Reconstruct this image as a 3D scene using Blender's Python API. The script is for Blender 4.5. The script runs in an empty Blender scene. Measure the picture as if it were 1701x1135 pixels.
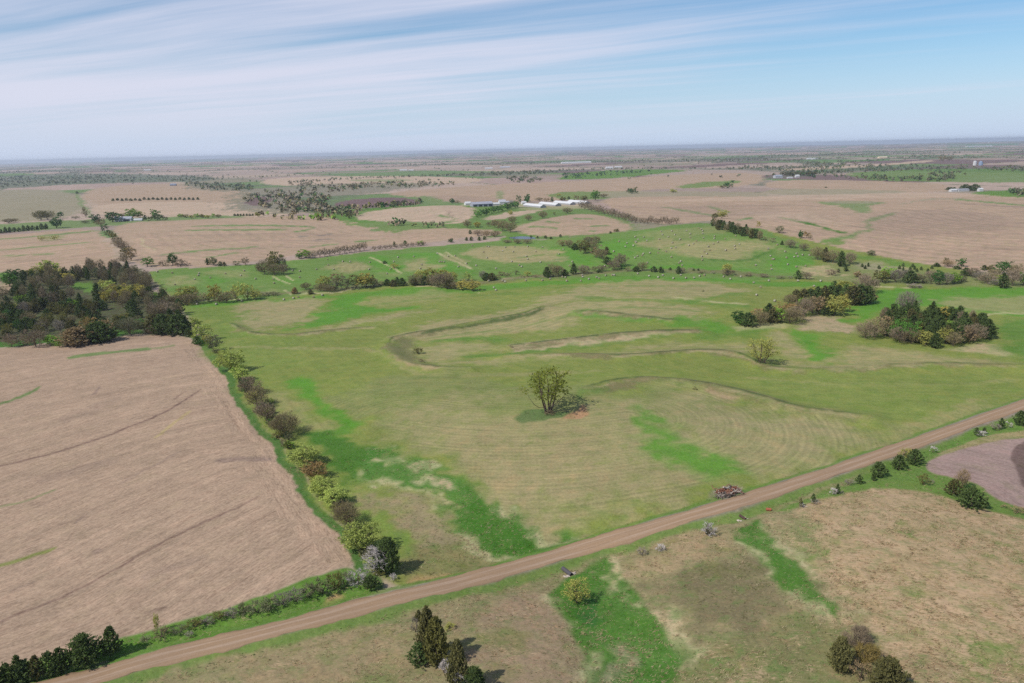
import bpy, math, random, time
import numpy as np
from mathutils import Matrix, Vector

T0 = time.time()
random.seed(7)
RNG = np.random.default_rng(11)
scene = bpy.context.scene
COL = scene.collection
R_ = math.radians

# ------------------------------------------------------------------ camera, sky, sun, exposure
IW, IH, FPX = 1701.0, 1135.0, 1323.0          # photograph frame and focal length in its pixels
CAM_H = 120.0                                 # drone height in metres
PITCH, ROLL = R_(13.54), R_(1.31)
_F = np.array([0, math.cos(PITCH), -math.sin(PITCH)])
_U0 = np.array([0, math.sin(PITCH), math.cos(PITCH)])
_R0 = np.array([1.0, 0, 0])
_R = _R0 * math.cos(ROLL) - _U0 * math.sin(ROLL)
_U = _U0 * math.cos(ROLL) + _R0 * math.sin(ROLL)
cam_data = bpy.data.cameras.new('camera')
cam = bpy.data.objects.new('camera', cam_data)
COL.objects.link(cam)
cam_data.sensor_width = 36.0
cam_data.lens = 36.0 * FPX / IW
cam_data.clip_start = 1.0
cam_data.clip_end = 200000.0
M4 = Matrix(((_R[0], _U[0], -_F[0], 0), (_R[1], _U[1], -_F[1], 0), (_R[2], _U[2], -_F[2], CAM_H), (0, 0, 0, 1)))
cam.matrix_world = M4
scene.camera = cam

SUN_EL = R_(47)
SUN_AZ = math.atan2(-0.82, -0.57)             # compass style: 0 = +Y, clockwise
sun_dir = Vector((math.sin(SUN_AZ) * math.cos(SUN_EL), math.cos(SUN_AZ) * math.cos(SUN_EL), math.sin(SUN_EL)))
sl = bpy.data.lights.new('sun', 'SUN')
sl.energy = 4.4
sl.angle = R_(0.55)
sl.color = (1.0, 0.955, 0.89)
so = bpy.data.objects.new('sun', sl)
so.rotation_euler = sun_dir.to_track_quat('Z', 'Y').to_euler()
so.location = (0, 0, 400)
COL.objects.link(so)

world = bpy.data.worlds.new('World')
scene.world = world
world.use_nodes = True


class NT:
    """small helper to wire shader nodes"""
    def __init__(self, tree):
        self.t = tree
        tree.nodes.clear()

    def n(self, kind, inputs=None, **props):
        nd = self.t.nodes.new(kind)
        for k, v in props.items():
            setattr(nd, k, v)
        for k, v in (inputs or {}).items():
            self.set(nd.inputs[k], v)
        return nd

    def set(self, sock, v):
        if isinstance(v, bpy.types.NodeSocket):
            self.t.links.new(v, sock)
        elif isinstance(v, bpy.types.Node):
            self.t.links.new(v.outputs[0], sock)
        else:
            sock.default_value = v

    def m(self, op, a, b=None, c=None, clamp=False):
        nd = self.t.nodes.new('ShaderNodeMath')
        nd.operation = op
        nd.use_clamp = clamp
        for i, v in enumerate((a, b, c)):
            if v is not None:
                self.set(nd.inputs[i], v)
        return nd.outputs[0]

    def vm(self, op, a, b=None, s=None):
        nd = self.t.nodes.new('ShaderNodeVectorMath')
        nd.operation = op
        self.set(nd.inputs[0], a)
        if b is not None:
            self.set(nd.inputs[1], b)
        if s is not None:
            self.set(nd.inputs['Scale'], s)
        return nd.outputs['Value'] if op in ('DOT_PRODUCT', 'LENGTH') else nd.outputs[0]

    def mix(self, f, a, b, mode='MIX'):
        nd = self.t.nodes.new('ShaderNodeMix')
        nd.data_type = 'RGBA'
        nd.blend_type = mode
        self.set(nd.inputs[0], f)
        self.set(nd.inputs[6], a)
        self.set(nd.inputs[7], b)
        return nd.outputs[2]

    def ramp(self, v, lo, hi, a=0.0, b=1.0, smooth=True):
        nd = self.t.nodes.new('ShaderNodeMapRange')
        nd.interpolation_type = 'SMOOTHSTEP' if smooth else 'LINEAR'
        self.set(nd.inputs[0], v)
        for i, q in zip((1, 2, 3, 4), (lo, hi, a, b)):
            self.set(nd.inputs[i], q)
        return nd.outputs[0]

    def noise(self, vec, scale, detail=2.0, rough=0.5, dist=0.0):
        nd = self.t.nodes.new('ShaderNodeTexNoise')
        self.set(nd.inputs['Vector'], vec)
        nd.inputs['Scale'].default_value = scale
        nd.inputs['Detail'].default_value = detail
        nd.inputs['Roughness'].default_value = rough
        nd.inputs['Distortion'].default_value = dist
        return nd.outputs['Fac']

    def xyz(self, x, y, z):
        nd = self.t.nodes.new('ShaderNodeCombineXYZ')
        for i, v in enumerate((x, y, z)):
            self.set(nd.inputs[i], v)
        return nd.outputs[0]


def build_world():
    w = NT(world.node_tree)
    sky = w.n('ShaderNodeTexSky', sky_type='NISHITA')
    sky.sun_disc = False
    sky.sun_elevation = SUN_EL
    sky.sun_rotation = SUN_AZ
    sky.altitude = 400
    sky.air_density = 1.0
    sky.dust_density = 0.6
    sky.ozone_density = 2.0
    d = w.n('ShaderNodeTexCoord').outputs['Generated']
    sp = w.n('ShaderNodeSeparateXYZ', {0: d})
    x, y, z = sp.outputs
    zz = w.m('ADD', w.m('ADD', w.m('MAXIMUM', z, 0.0), w.m('MULTIPLY', w.m('ABSOLUTE', y), 0.07)), 0.012)
    px = w.m('DIVIDE', x, zz)
    py = w.m('DIVIDE', y, zz)
    # cirrus bands lie along one direction of the sky plane
    al = w.m('ADD', w.m('MULTIPLY', px, -0.94), w.m('MULTIPLY', py, 0.34))
    ac = w.m('ADD', w.m('MULTIPLY', px, 0.34), w.m('MULTIPLY', py, 0.94))
    wob = w.m('MULTIPLY', w.m('SUBTRACT', w.noise(w.xyz(w.m('MULTIPLY', al, 0.25), w.m('MULTIPLY', ac, 0.35), 3.0), 1.0, 3), 0.5), 0.8)
    ac2 = w.m('ADD', ac, wob)
    n1 = w.noise(w.xyz(w.m('MULTIPLY', al, 0.12), w.m('MULTIPLY', ac2, 0.95), 1.9), 1.0, 5, 0.55)
    n2 = w.noise(w.xyz(w.m('MULTIPLY', al, 0.30), w.m('MULTIPLY', ac2, 3.6), 7.1), 1.0, 6, 0.62)
    n3 = w.noise(w.xyz(w.m('MULTIPLY', al, 0.30), w.m('MULTIPLY', ac, 0.30), 9.4), 1.0, 3, 0.55)
    cover = w.ramp(px, -3.6, 3.0, 0.20, -0.17, False)
    s = w.m('ADD', w.m('ADD', w.m('MULTIPLY', n1, 0.62), w.m('MULTIPLY', n2, 0.38)), cover)
    s = w.m('ADD', s, w.m('MULTIPLY', w.m('SUBTRACT', n3, 0.5), 0.30))
    mask = w.ramp(s, 0.33, 0.74, 0.0, 0.86)
    mask = w.m('MULTIPLY', mask, w.ramp(z, 0.0, 0.07, 0.25, 1.0))
    tint = w.mix(1.0, sky.outputs[0], (0.75, 0.98, 1.14, 1), 'MULTIPLY')
    low = w.ramp(z, -0.02, 0.135, 1.0, 0.0)
    base = w.mix(w.m('MULTIPLY', low, 0.92), tint, (5.9, 6.95, 9.1, 1))
    col = w.mix(mask, base, (7.4, 7.45, 8.8, 1))
    bg = w.n('ShaderNodeBackground', {'Color': col, 'Strength': 0.10})
    out = w.n('ShaderNodeOutputWorld', {'Surface': bg.outputs[0]})


build_world()
vs = scene.view_settings
vs.view_transform = 'Standard'
vs.look = 'None'
vs.exposure = 0.0
vs.gamma = 1.0
vs.use_curve_mapping = False
cy = scene.cycles
cy.max_bounces = 5
cy.diffuse_bounces = 2
cy.glossy_bounces = 2
cy.transmission_bounces = 3
cy.volume_bounces = 0
cy.transparent_max_bounces = 4
cy.use_denoising = False


# ------------------------------------------------------------------ numbers: noise, pixels to ground
def _hash(ix, iy, seed):
    h = (ix.astype(np.int64) * 374761393 + iy.astype(np.int64) * 668265263 + seed * 982451653) & 0xFFFFFFFF
    h = ((h ^ (h >> 13)) * 1274126177) & 0xFFFFFFFF
    h = h ^ (h >> 16)
    return (h & 0xFFFF).astype(np.float32) / 65535.0


def vnoise(x, y, scale, seed=0):
    x = np.asarray(x, np.float64) / scale
    y = np.asarray(y, np.float64) / scale
    ix, iy = np.floor(x), np.floor(y)
    fx, fy = (x - ix).astype(np.float32), (y - iy).astype(np.float32)
    fx = fx * fx * (3 - 2 * fx)
    fy = fy * fy * (3 - 2 * fy)
    ix, iy = ix.astype(np.int64), iy.astype(np.int64)
    a, b = _hash(ix, iy, seed), _hash(ix + 1, iy, seed)
    c, d = _hash(ix, iy + 1, seed), _hash(ix + 1, iy + 1, seed)
    return (a + (b - a) * fx) * (1 - fy) + (c + (d - c) * fx) * fy


def fbm(x, y, scale, seed=0, octs=3):
    s, a, t = 0.0, 1.0, 0.0
    for o in range(octs):
        s = s + a * vnoise(x, y, scale / 2 ** o, seed + o * 17)
        t += a
        a *= 0.5
    return s / t


def sstep(a, b, x):
    t = np.clip((x - a) / (b - a), 0, 1)
    return t * t * (3 - 2 * t)


def ray(px, py):
    a = (np.asarray(px, float) - IW / 2) / FPX
    b = (np.asarray(py, float) - IH / 2) / FPX
    return _F + a[..., None] * _R - b[..., None] * _U


def G0(px, py):
    d = ray(np.atleast_1d(np.asarray(px, float)), np.atleast_1d(np.asarray(py, float)))
    t = CAM_H / np.maximum(-d[..., 2], 0.0026)
    return d[..., 0] * t, d[..., 1] * t


# hills that the contour rings of the hay land and the far fields show: pixel, height, radius in metres
_HILLS = [(1150, 408, 13.0, 200), (960, 700, 6.0, 90), (1100, 505, 6.5, 130), (560, 640, 3.0, 110), (1480, 390, 15.0, 270),
          (920, 378, 9.0, 170), (690, 355, 10.0, 230), (330, 400, 7.0, 260), (850, 470, -4.5, 160), (1250, 462, -4.0, 140),
          (560, 490, -4.0, 120), (880, 900, -2.5, 35), (1010, 960, -2.5, 25), (1060, 1090, -3.0, 18), (150, 500, -5.0, 150), (1500, 950, 3.5, 45)]
_HW = [(G0(a, b)[0][0], G0(a, b)[1][0], h, s) for a, b, h, s in _HILLS]


def H0(x, y):
    x = np.asarray(x, float)
    y = np.asarray(y, float)
    r = np.hypot(x, y)
    z = (fbm(x, y, 260, 3, 2) - 0.5) * 3.0 * sstep(140, 500, r)
    z = z + (fbm(x, y, 900, 5, 3) - 0.5) * 12.0 * sstep(500, 2200, r)
    z = z + (fbm(x, y, 3600, 9, 3) - 0.5) * 42.0 * sstep(2200, 7000, r)
    z = z + (fbm(x, y, 11000, 21, 3) - 0.5) * 130.0 * sstep(9000, 24000, r)
    for hx, hy, hh, hs in _HW:
        q = ((x - hx) ** 2 + (y - hy) ** 2) / (hs * hs)
        z = z + np.where(q < 12, hh * np.exp(-q), 0)
    return z


def G(px, py):
    """pixel of the photograph to the point of the ground it shows"""
    d = ray(np.atleast_1d(np.asarray(px, float)), np.atleast_1d(np.asarray(py, float)))
    dz = np.maximum(-d[..., 2], 0.0026)
    t = CAM_H / dz
    for _ in range(12):
        h = H0(d[..., 0] * t, d[..., 1] * t)
        t = t + 0.85 * ((CAM_H - h) / dz - t)
    return d[..., 0] * t, d[..., 1] * t


def chaikin(p, closed=True, it=2):
    p = np.asarray(p, float)
    for _ in range(it):
        q = np.roll(p, -1, 0) if closed else p[1:]
        a = p if closed else p[:-1]
        n = np.empty((2 * len(a), 2))
        n[0::2] = 0.75 * a + 0.25 * q
        n[1::2] = 0.25 * a + 0.75 * q
        p = n if closed else np.vstack([p[:1], n, p[-1:]])
    return p


def dens(p, closed, step):
    """add points so that no edge is longer than step pixels"""
    out = []
    n = len(p)
    for i in range(n if closed else n - 1):
        a, b = p[i], p[(i + 1) % n]
        k = max(1, int(np.hypot(*(b - a)) / step))
        for j in range(k):
            out.append(a + (b - a) * j / k)
    if not closed:
        out.append(p[-1])
    return np.array(out)


def poly_dist(x, y, poly, closed=True):
    """min distance to the edges (and inside flag when closed)"""
    x = x.astype(np.float32)
    y = y.astype(np.float32)
    best = np.full(x.shape, 1e18, np.float32)
    ins = np.zeros(x.shape, bool)
    n = len(poly)
    for i in range(n if closed else n - 1):
        ax, ay = poly[i]
        bx, by = poly[(i + 1) % n]
        ex, ey = bx - ax, by - ay
        L = ex * ex + ey * ey + 1e-9
        t = np.clip(((x - ax) * ex + (y - ay) * ey) / L, 0, 1)
        dx, dy = x - (ax + t * ex), y - (ay + t * ey)
        np.minimum(best, dx * dx + dy * dy, out=best)
        if closed:
            c = ((ay > y) != (by > y))
            if c.any():
                xi = ax + (y - ay) / (ey if abs(ey) > 1e-9 else 1e-9) * ex
                ins ^= c & (x < xi)
    return np.sqrt(best), ins


def lin(c):
    c = np.asarray(c, float) / 255.0
    return np.where(c <= 0.04045, c / 12.92, ((c + 0.055) / 1.055) ** 2.4)


KLUM = 1.42                                   # how much brighter a sunlit flat surface shows than its base colour


def alb(c):
    return np.clip(lin(c) / KLUM, 0.004, 0.8)


# ------------------------------------------------------------------ custom properties
def tag(o, label=None, cat=None, group=None, kind=None):
    if label:
        o['label'] = label
    if cat:
        o['category'] = cat
    if group:
        o['group'] = group
    if kind:
        o['kind'] = kind
    return o


def mesh_obj(name, verts, faces, mats, parent=None, midx=None, smooth=False):
    me = bpy.data.meshes.new(name)
    me.from_pydata([tuple(map(float, v)) for v in verts], [], [tuple(int(i) for i in f) for f in faces])
    for m in mats if isinstance(mats, (list, tuple)) else [mats]:
        me.materials.append(m)
    if midx is not None:
        me.polygons.foreach_set('material_index', np.asarray(midx, np.int32))
    if smooth:
        me.polygons.foreach_set('use_smooth', np.ones(len(me.polygons), bool))
    o = bpy.data.objects.new(name, me)
    COL.objects.link(o)
    if parent:
        o.parent = parent
    return o


def empty(name, loc, rz=0.0):
    o = bpy.data.objects.new(name, None)
    o.empty_display_size = 0.5
    o.location = loc
    o.rotation_euler = (0, 0, rz)
    COL.objects.link(o)
    return o


def mat(name):
    m = bpy.data.materials.new(name)
    m.use_nodes = True
    return m, NT(m.node_tree)


def finish(t, color, rough=0.9, bump=None, bdist=0.1, bstr=0.5, spec=0.2):
    b = t.n('ShaderNodeBsdfPrincipled', {'Base Color': color, 'Roughness': rough, 'Specular IOR Level': spec})
    if bump is not None:
        bp = t.n('ShaderNodeBump', {'Height': bump, 'Strength': bstr, 'Distance': bdist})
        t.set(b.inputs['Normal'], bp.outputs[0])
    t.n('ShaderNodeOutputMaterial', {'Surface': b.outputs[0]})

# ------------------------------------------------------------------ the road line (pixels of the photograph, then metres)
ROAD_PX = [(-420, 1262), (-150, 1206), (20, 1163), (150, 1131), (244, 1101), (330, 1081), (430, 1056), (534, 1029), (640, 1000), (740, 977),
           (840, 950), (1000, 904), (1169, 853), (1271, 823), (1473, 755), (1625, 701), (1701, 674), (1900, 606), (2150, 530)]
_rp = dens(chaikin(ROAD_PX, False, 2), False, 12)
_rx, _ry = G(_rp[:, 0], _rp[:, 1])
ROAD = np.stack([_rx, _ry], 1)
ROAD_HW = 3.75                                 # half width


def road_profile(d):
    """height added to the land at distance d from the road's middle: bed, shoulder, ditch"""
    bed = 0.55 * (1 - sstep(ROAD_HW, ROAD_HW + 2.2, d))
    ditch = -0.75 * np.exp(-((d - 8.6) / 2.0) ** 2)
    return bed + ditch


# terraces: low ridges that follow the contour (pixels; height and half width in metres)
TERR = [
    ([(379, 539), (405, 551), (430, 558), (496, 558), (534, 551), (622, 545)], 0.8, 5),
    ([(902, 512), (875, 523), (850, 528), (790, 538), (730, 550), (690, 556), (655, 564), (642, 574), (648, 590), (668, 602), (690, 610), (730, 616),
      (780, 616)], 1.3, 7),
    ([(840, 595), (930, 591), (1042, 595), (1118, 588), (1194, 584), (1245, 595), (1271, 616), (1385, 618), (1473, 611), (1536, 608), (1701, 612)], 1.2, 7),
    ([(940, 664), (975, 650), (1000, 640), (1050, 633), (1110, 635), (1160, 641), (1220, 653), (1260, 664), (1310, 679), (1380, 692), (1440, 697)], 1.5, 8),
    ([(960, 519), (1000, 520), (1060, 528), (1118, 535)], 0.9, 7),
    ([(845, 578), (920, 570), (1000, 560), (1090, 553), (1160, 553)], 1.0, 8),
]

_pp = chaikin([(843, 396), (856, 393), (872, 391.8), (887, 392.6), (892, 395), (878, 397.2), (856, 397.8)], True, 2)
POND = np.stack(G(_pp[:, 0], _pp[:, 1]), 1)
POND_Z = float(np.mean(H0(POND[:, 0], POND[:, 1]))) - .3


def build_ground():
    fr = 796.0
    ydeg = []
    y = -189.55
    while y < 372:
        ydeg.append(y)
        y += 0.5 if y < -150 else (0.8 if y < -60 else 1.0)
    dep = PITCH + np.arctan(np.array(ydeg[::-1]) / fr)
    rr = np.concatenate([[1, 15, 40, 70, 100, 125, 140], CAM_H / np.tan(dep)])
    rr = rr[(np.concatenate([[True], np.diff(rr) > 0]))]
    ph = np.concatenate([np.linspace(-180, -40, 58)[:-1], np.linspace(-40, 40, 1121), np.linspace(40, 180, 58)[1:-1]]) * math.pi / 180
    nr, npn = len(rr), len(ph)
    RRg, PHg = np.meshgrid(rr, ph, indexing='ij')
    X, Y = (RRg * np.sin(PHg)).ravel(), (RRg * np.cos(PHg)).ravel()
    Z = H0(X, Y)
    n = len(X)
    PAINT['X'], PAINT['Y'], PAINT['R'] = X, Y, np.hypot(X, Y)
    PAINT['col'] = np.zeros((n, 3), np.float32)
    PAINT['row'] = np.zeros(n, np.float32)          # distance across the rows
    PAINT['msk'] = np.zeros((n, 4), np.float32)     # row strength, straw tussocks, stubble litter, green flecks
    for k, sd in (('wx', 31), ('wy', 41)):
        PAINT[k] = (vnoise(X, Y, 26, sd) - 0.5) + 0.7 * (vnoise(X, Y, 9, sd + 1) - 0.5) + 0.5 * (vnoise(X, Y, 3.2, sd + 2) - 0.5)
    paint_all()
    # height: terraces and road
    for pts, hh, hw in TERR:
        p = dens(chaikin(pts, False, 2), False, 15)
        wx, wy = G(p[:, 0], p[:, 1])
        sel = np.where((X > wx.min() - 30) & (X < wx.max() + 30) & (Y > wy.min() - 30) & (Y < wy.max() + 30))[0]
        d, _ = poly_dist(X[sel], Y[sel], np.stack([wx, wy], 1), False)
        Z[sel] += 1.5 * hh * np.exp(-(d / hw) ** 2)
    sel = np.where((X > ROAD[:, 0].min()) & (X < ROAD[:, 0].max() + 30) & (Y > ROAD[:, 1].min() - 30) & (Y < ROAD[:, 1].max() + 30))[0]
    d, _ = poly_dist(X[sel], Y[sel], ROAD, False)
    Z[sel] += road_profile(d)
    sel = np.where((X > POND[:, 0].min() - 60) & (X < POND[:, 0].max() + 60) & (Y > POND[:, 1].min() - 60) & (Y < POND[:, 1].max() + 60))[0]
    d, ins = poly_dist(X[sel], Y[sel], POND)
    k = np.where(ins, 1.0, 1 - sstep(0, 45, d))
    Z[sel] = Z[sel] * (1 - k) + (POND_Z - np.where(ins, .9, -.25)) * k
    # rough grass stands a little uneven
    rough = PAINT['msk'][:, 1]
    Z += rough * ((vnoise(X, Y, 1.6, 51) - 0.5) * 0.35 + (vnoise(X, Y, 5, 52) - 0.5) * 0.25) * (PAINT['R'] < 1200)
    me = bpy.data.meshes.new('ground')
    idx = np.arange(n, dtype=np.int64).reshape(nr, npn)
    nx = np.roll(idx, -1, 1)
    q = np.stack([idx[:-1], idx[1:], nx[1:], nx[:-1]], -1).reshape(-1, 4)
    ctr = np.stack([idx[0], nx[0], np.full(npn, n)], -1)
    me.vertices.add(n + 1)
    co = np.concatenate([np.stack([X, Y, Z], 1), [[0, 0, H0(np.zeros(1), np.zeros(1))[0]]]])
    me.vertices.foreach_set('co', co.ravel().astype(np.float32))
    nl = q.size + ctr.size
    me.loops.add(nl)
    me.loops.foreach_set('vertex_index', np.concatenate([q.ravel(), ctr.ravel()]).astype(np.int32))
    nq, ntr = len(q), len(ctr)
    me.polygons.add(nq + ntr)
    ls = np.concatenate([np.arange(nq) * 4, nq * 4 + np.arange(ntr) * 3]).astype(np.int32)
    me.polygons.foreach_set('loop_start', ls)
    me.polygons.foreach_set('use_smooth', np.ones(nq + ntr, bool))
    me.update(calc_edges=True)
    c4 = np.ones((n + 1, 4), np.float32)
    c4[:n, :3] = PAINT['col']
    c4[n, :3] = PAINT['col'][0]
    a = me.attributes.new('albedo', 'FLOAT_COLOR', 'POINT')
    a.data.foreach_set('color', c4.ravel())
    a = me.attributes.new('mask', 'FLOAT_COLOR', 'POINT')
    m4 = np.zeros((n + 1, 4), np.float32)
    m4[:n] = PAINT['msk']
    a.data.foreach_set('color', m4.ravel())
    a = me.attributes.new('rowdist', 'FLOAT', 'POINT')
    a.data.foreach_set('value', np.append(PAINT['row'], 0).astype(np.float32))
    me.materials.append(ground_material())
    o = bpy.data.objects.new('ground', me)
    COL.objects.link(o)
    tag(o, 'rolling farmland of crop stubble, mown hay land and dry prairie reaching the horizon', 'ground', kind='structure')
    return o


def ground_material():
    m, t = mat('field_ground')
    geo = t.n('ShaderNodeNewGeometry')
    P = geo.outputs['Position']
    al = t.n('ShaderNodeAttribute', attribute_name='albedo').outputs['Color']
    mk = t.n('ShaderNodeSeparateColor', {0: t.n('ShaderNodeAttribute', attribute_name='mask').outputs['Color']})
    mA = t.n('ShaderNodeAttribute', attribute_name='mask').outputs['Alpha']
    rs, tus, stub = mk.outputs
    u = t.n('ShaderNodeAttribute', attribute_name='rowdist').outputs['Fac']
    sp = t.n('ShaderNodeSeparateXYZ', {0: P})
    x, y, z = sp.outputs
    p2 = t.xyz(x, y, 0.0)
    big = t.noise(p2, 1 / 70, 3, 0.55)
    mid = t.noise(p2, 1 / 9.0, 4, 0.6)
    fin = t.noise(p2, 1 / 1.1, 3, 0.7)
    # rows: streaks long in the row direction
    st1 = t.noise(t.xyz(t.m('MULTIPLY', u, 0.8), t.m('MULTIPLY', x, 1 / 45), t.m('MULTIPLY', y, 1 / 45)), 1.0, 4, 0.66)
    wv = t.m('SINE', t.m('ADD', t.m('MULTIPLY', u, 2 * math.pi / 2.6), t.m('MULTIPLY', mid, 3.2)))
    val = t.m('ADD', 1.0, t.m('MULTIPLY', t.m('SUBTRACT', big, 0.5), 0.34))
    val = t.m('ADD', val, t.m('MULTIPLY', t.m('SUBTRACT', mid, 0.5), 0.5))
    val = t.m('ADD', val, t.m('MULTIPLY', t.m('SUBTRACT', fin, 0.5), 0.95))
    rowv = t.m('MULTIPLY', rs, t.m('ADD', t.m('MULTIPLY', t.m('SUBTRACT', st1, 0.5), 0.62), t.m('MULTIPLY', wv, 0.065)))
    val = t.m('ADD', val, rowv)
    col = t.vm('SCALE', al, s=t.m('MAXIMUM', val, 0.25))
    # straw flecks among the green rows, and hue drift
    strw = t.m('MULTIPLY', rs, t.ramp(t.m('ADD', t.m('MULTIPLY', st1, 0.7), t.m('MULTIPLY', mid, 0.35)), 0.46, 0.66))
    col = t.mix(t.m('MULTIPLY', strw, 0.32), col, t.vm('MULTIPLY', col, (1.2, 1.08, 1.06)))
    # stubble litter: pale chaff and bare dark soil between
    lit = t.noise(t.xyz(t.m('MULTIPLY', u, 3.2), t.m('MULTIPLY', x, 0.30), t.m('MULTIPLY', y, 0.30)), 1.0, 5, 0.82)
    col = t.mix(t.m('MULTIPLY', stub, t.ramp(lit, 0.52, 0.40)), col, t.vm('MULTIPLY', col, (0.66, 0.62, 0.62)))
    col = t.mix(t.m('MULTIPLY', stub, t.ramp(lit, 0.56, 0.70, 0, 0.8)), col, t.vm('MULTIPLY', col, (1.28, 1.26, 1.22)))
    # stubble: broad passes of the machines, thin dark furrows
    bd = t.noise(t.xyz(t.m('MULTIPLY', u, 0.28), t.m('MULTIPLY', x, 1 / 130), t.m('MULTIPLY', y, 1 / 130)), 1.0, 3, 0.55)
    fu = t.noise(t.xyz(t.m('MULTIPLY', u, 1.1), t.m('MULTIPLY', x, 1 / 48), t.m('MULTIPLY', y, 1 / 48)), 1.0, 2, 0.5)
    col = t.vm('SCALE', col, s=t.m('ADD', 1.0, t.m('MULTIPLY', stub, t.m('MULTIPLY', t.m('SUBTRACT', bd, 0.5), 0.55))))
    col = t.mix(t.m('MULTIPLY', stub, t.ramp(fu, 0.36, 0.27, 0, 0.6)), col, t.vm('MULTIPLY', col, (0.66, 0.60, 0.58)))
    # grass land is never one green: drier and lusher patches, single dry blades
    gr = t.m('SUBTRACT', 1.0, stub, clamp=True)
    mot = t.noise(p2, 1 / 8.5, 6, 0.68, 0.6)
    mo2 = t.noise(p2, 1 / 42, 4, 0.6)
    mm = t.m('ADD', t.m('MULTIPLY', mot, 0.78), t.m('MULTIPLY', mo2, 0.22))
    col = t.mix(t.m('MULTIPLY', gr, t.ramp(mm, 0.48, 0.66, 0, 0.6)), col, t.vm('MULTIPLY', col, (1.24, 1.05, 1.04)))
    col = t.mix(t.m('MULTIPLY', gr, t.ramp(mm, 0.51, 0.35, 0, 0.75)), col, t.vm('MULTIPLY', col, (0.76, 0.89, 0.60)))
    bl = t.noise(t.xyz(t.m('MULTIPLY', x, 0.9), t.m('MULTIPLY', y, 1.5), 2.0), 1.0, 3, 0.8)
    col = t.mix(t.m('MULTIPLY', gr, t.ramp(bl, 0.56, 0.70, 0, 0.36)), col, tuple(alb((190, 178, 126))) + (1,))
    # dry tussocks: lying straw, streaky
    wob = t.noise(p2, 1 / 14, 2)
    tv = t.xyz(t.m('MULTIPLY', t.m('ADD', x, t.m('MULTIPLY', wob, 9)), 1 / 1.9), t.m('MULTIPLY', t.m('ADD', y, t.m('MULTIPLY', x, 0.25)), 1 / 0.7), 4.0)
    tn = t.noise(tv, 1.0, 4, 0.66)
    tbig = t.noise(p2, 1 / 11, 3, 0.6)
    tn2 = t.noise(t.vm('MULTIPLY', tv, (2.6, 2.1, 1.0)), 1.0, 3, 0.7)
    tsel = t.m('ADD', t.m('ADD', t.m('MULTIPLY', tn, 0.36), t.m('MULTIPLY', tn2, 0.32)), t.m('MULTIPLY', tbig, 0.32))
    thr = t.m('SUBTRACT', 0.66, t.m('MULTIPLY', tus, 0.24))
    straw = t.mix(mid, tuple(alb((205, 178, 135))) + (1,), tuple(alb((196, 165, 140))) + (1,))
    tm = t.ramp(tsel, thr, t.m('ADD', thr, 0.09))
    tm = t.m('MULTIPLY', tm, t.ramp(tus, 0.02, 0.10))
    col = t.mix(t.m('MULTIPLY', tm, 0.85), col, straw)
    dk = t.m('MULTIPLY', t.ramp(tus, 0.02, 0.3), t.ramp(tn, 0.44, 0.30))
    col = t.mix(t.m('MULTIPLY', dk, 0.38), col, t.vm('MULTIPLY', col, (0.55, 0.58, 0.52)))
    # green flecks coming through
    gn = t.noise(t.xyz(t.m('MULTIPLY', x, 1 / 7.0), t.m('MULTIPLY', y, 1 / 5.0), 8.0), 1.0, 5, 0.7)
    gn2 = t.noise(t.xyz(t.m('MULTIPLY', x, 1 / 2.2), t.m('MULTIPLY', y, 1 / 1.1), 5.0), 1.0, 4, 0.7)
    gm = t.m('MULTIPLY', mA, t.m('MAXIMUM', t.ramp(gn, 0.50, 0.64), t.m('MULTIPLY', t.ramp(gn2, 0.54, 0.66), t.ramp(tus, 0.1, 0.5))))
    col = t.mix(t.m('MULTIPLY', gm, 0.8), col, t.mix(fin, tuple(alb((74, 118, 56))) + (1,), tuple(alb((124, 142, 76))) + (1,)))
    bh = t.m('ADD', t.m('MULTIPLY', fin, 0.5), t.m('ADD', t.m('MULTIPLY', tn, t.m('MULTIPLY', tus, 0.8)), t.m('MULTIPLY', t.m('MULTIPLY', wv, rs), 0.06)))
    finish(t, col, 0.95, bh, 0.22, 0.5, 0.12)
    return m


PAINT = {}
C = {
    'S': (184, 159, 134), 'S2': (198, 174, 150), 'S3': (158, 136, 120), 'PL': (124, 100, 99), 'G': (102, 138, 56), 'GB': (94, 148, 46),
    'GD': (74, 120, 40), 'GG': (124, 144, 88), 'H': (146, 150, 96), 'HT': (166, 156, 112), 'HG': (134, 145, 72), 'N': (112, 142, 68), 'ST': (204, 192, 150),
    'P': (172, 151, 114), 'PO': (142, 134, 94), 'BR': (128, 118, 88), 'T': (172, 148, 138), 'TD': (126, 105, 98), 'W': (86, 86, 60), 'FW': (108, 116, 94),
    'DR': (150, 136, 122), 'RU': (196, 146, 112), 'TR': (122, 96, 86), 'OR': (198, 160, 116), 'GT': (164, 154, 126),
}


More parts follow.
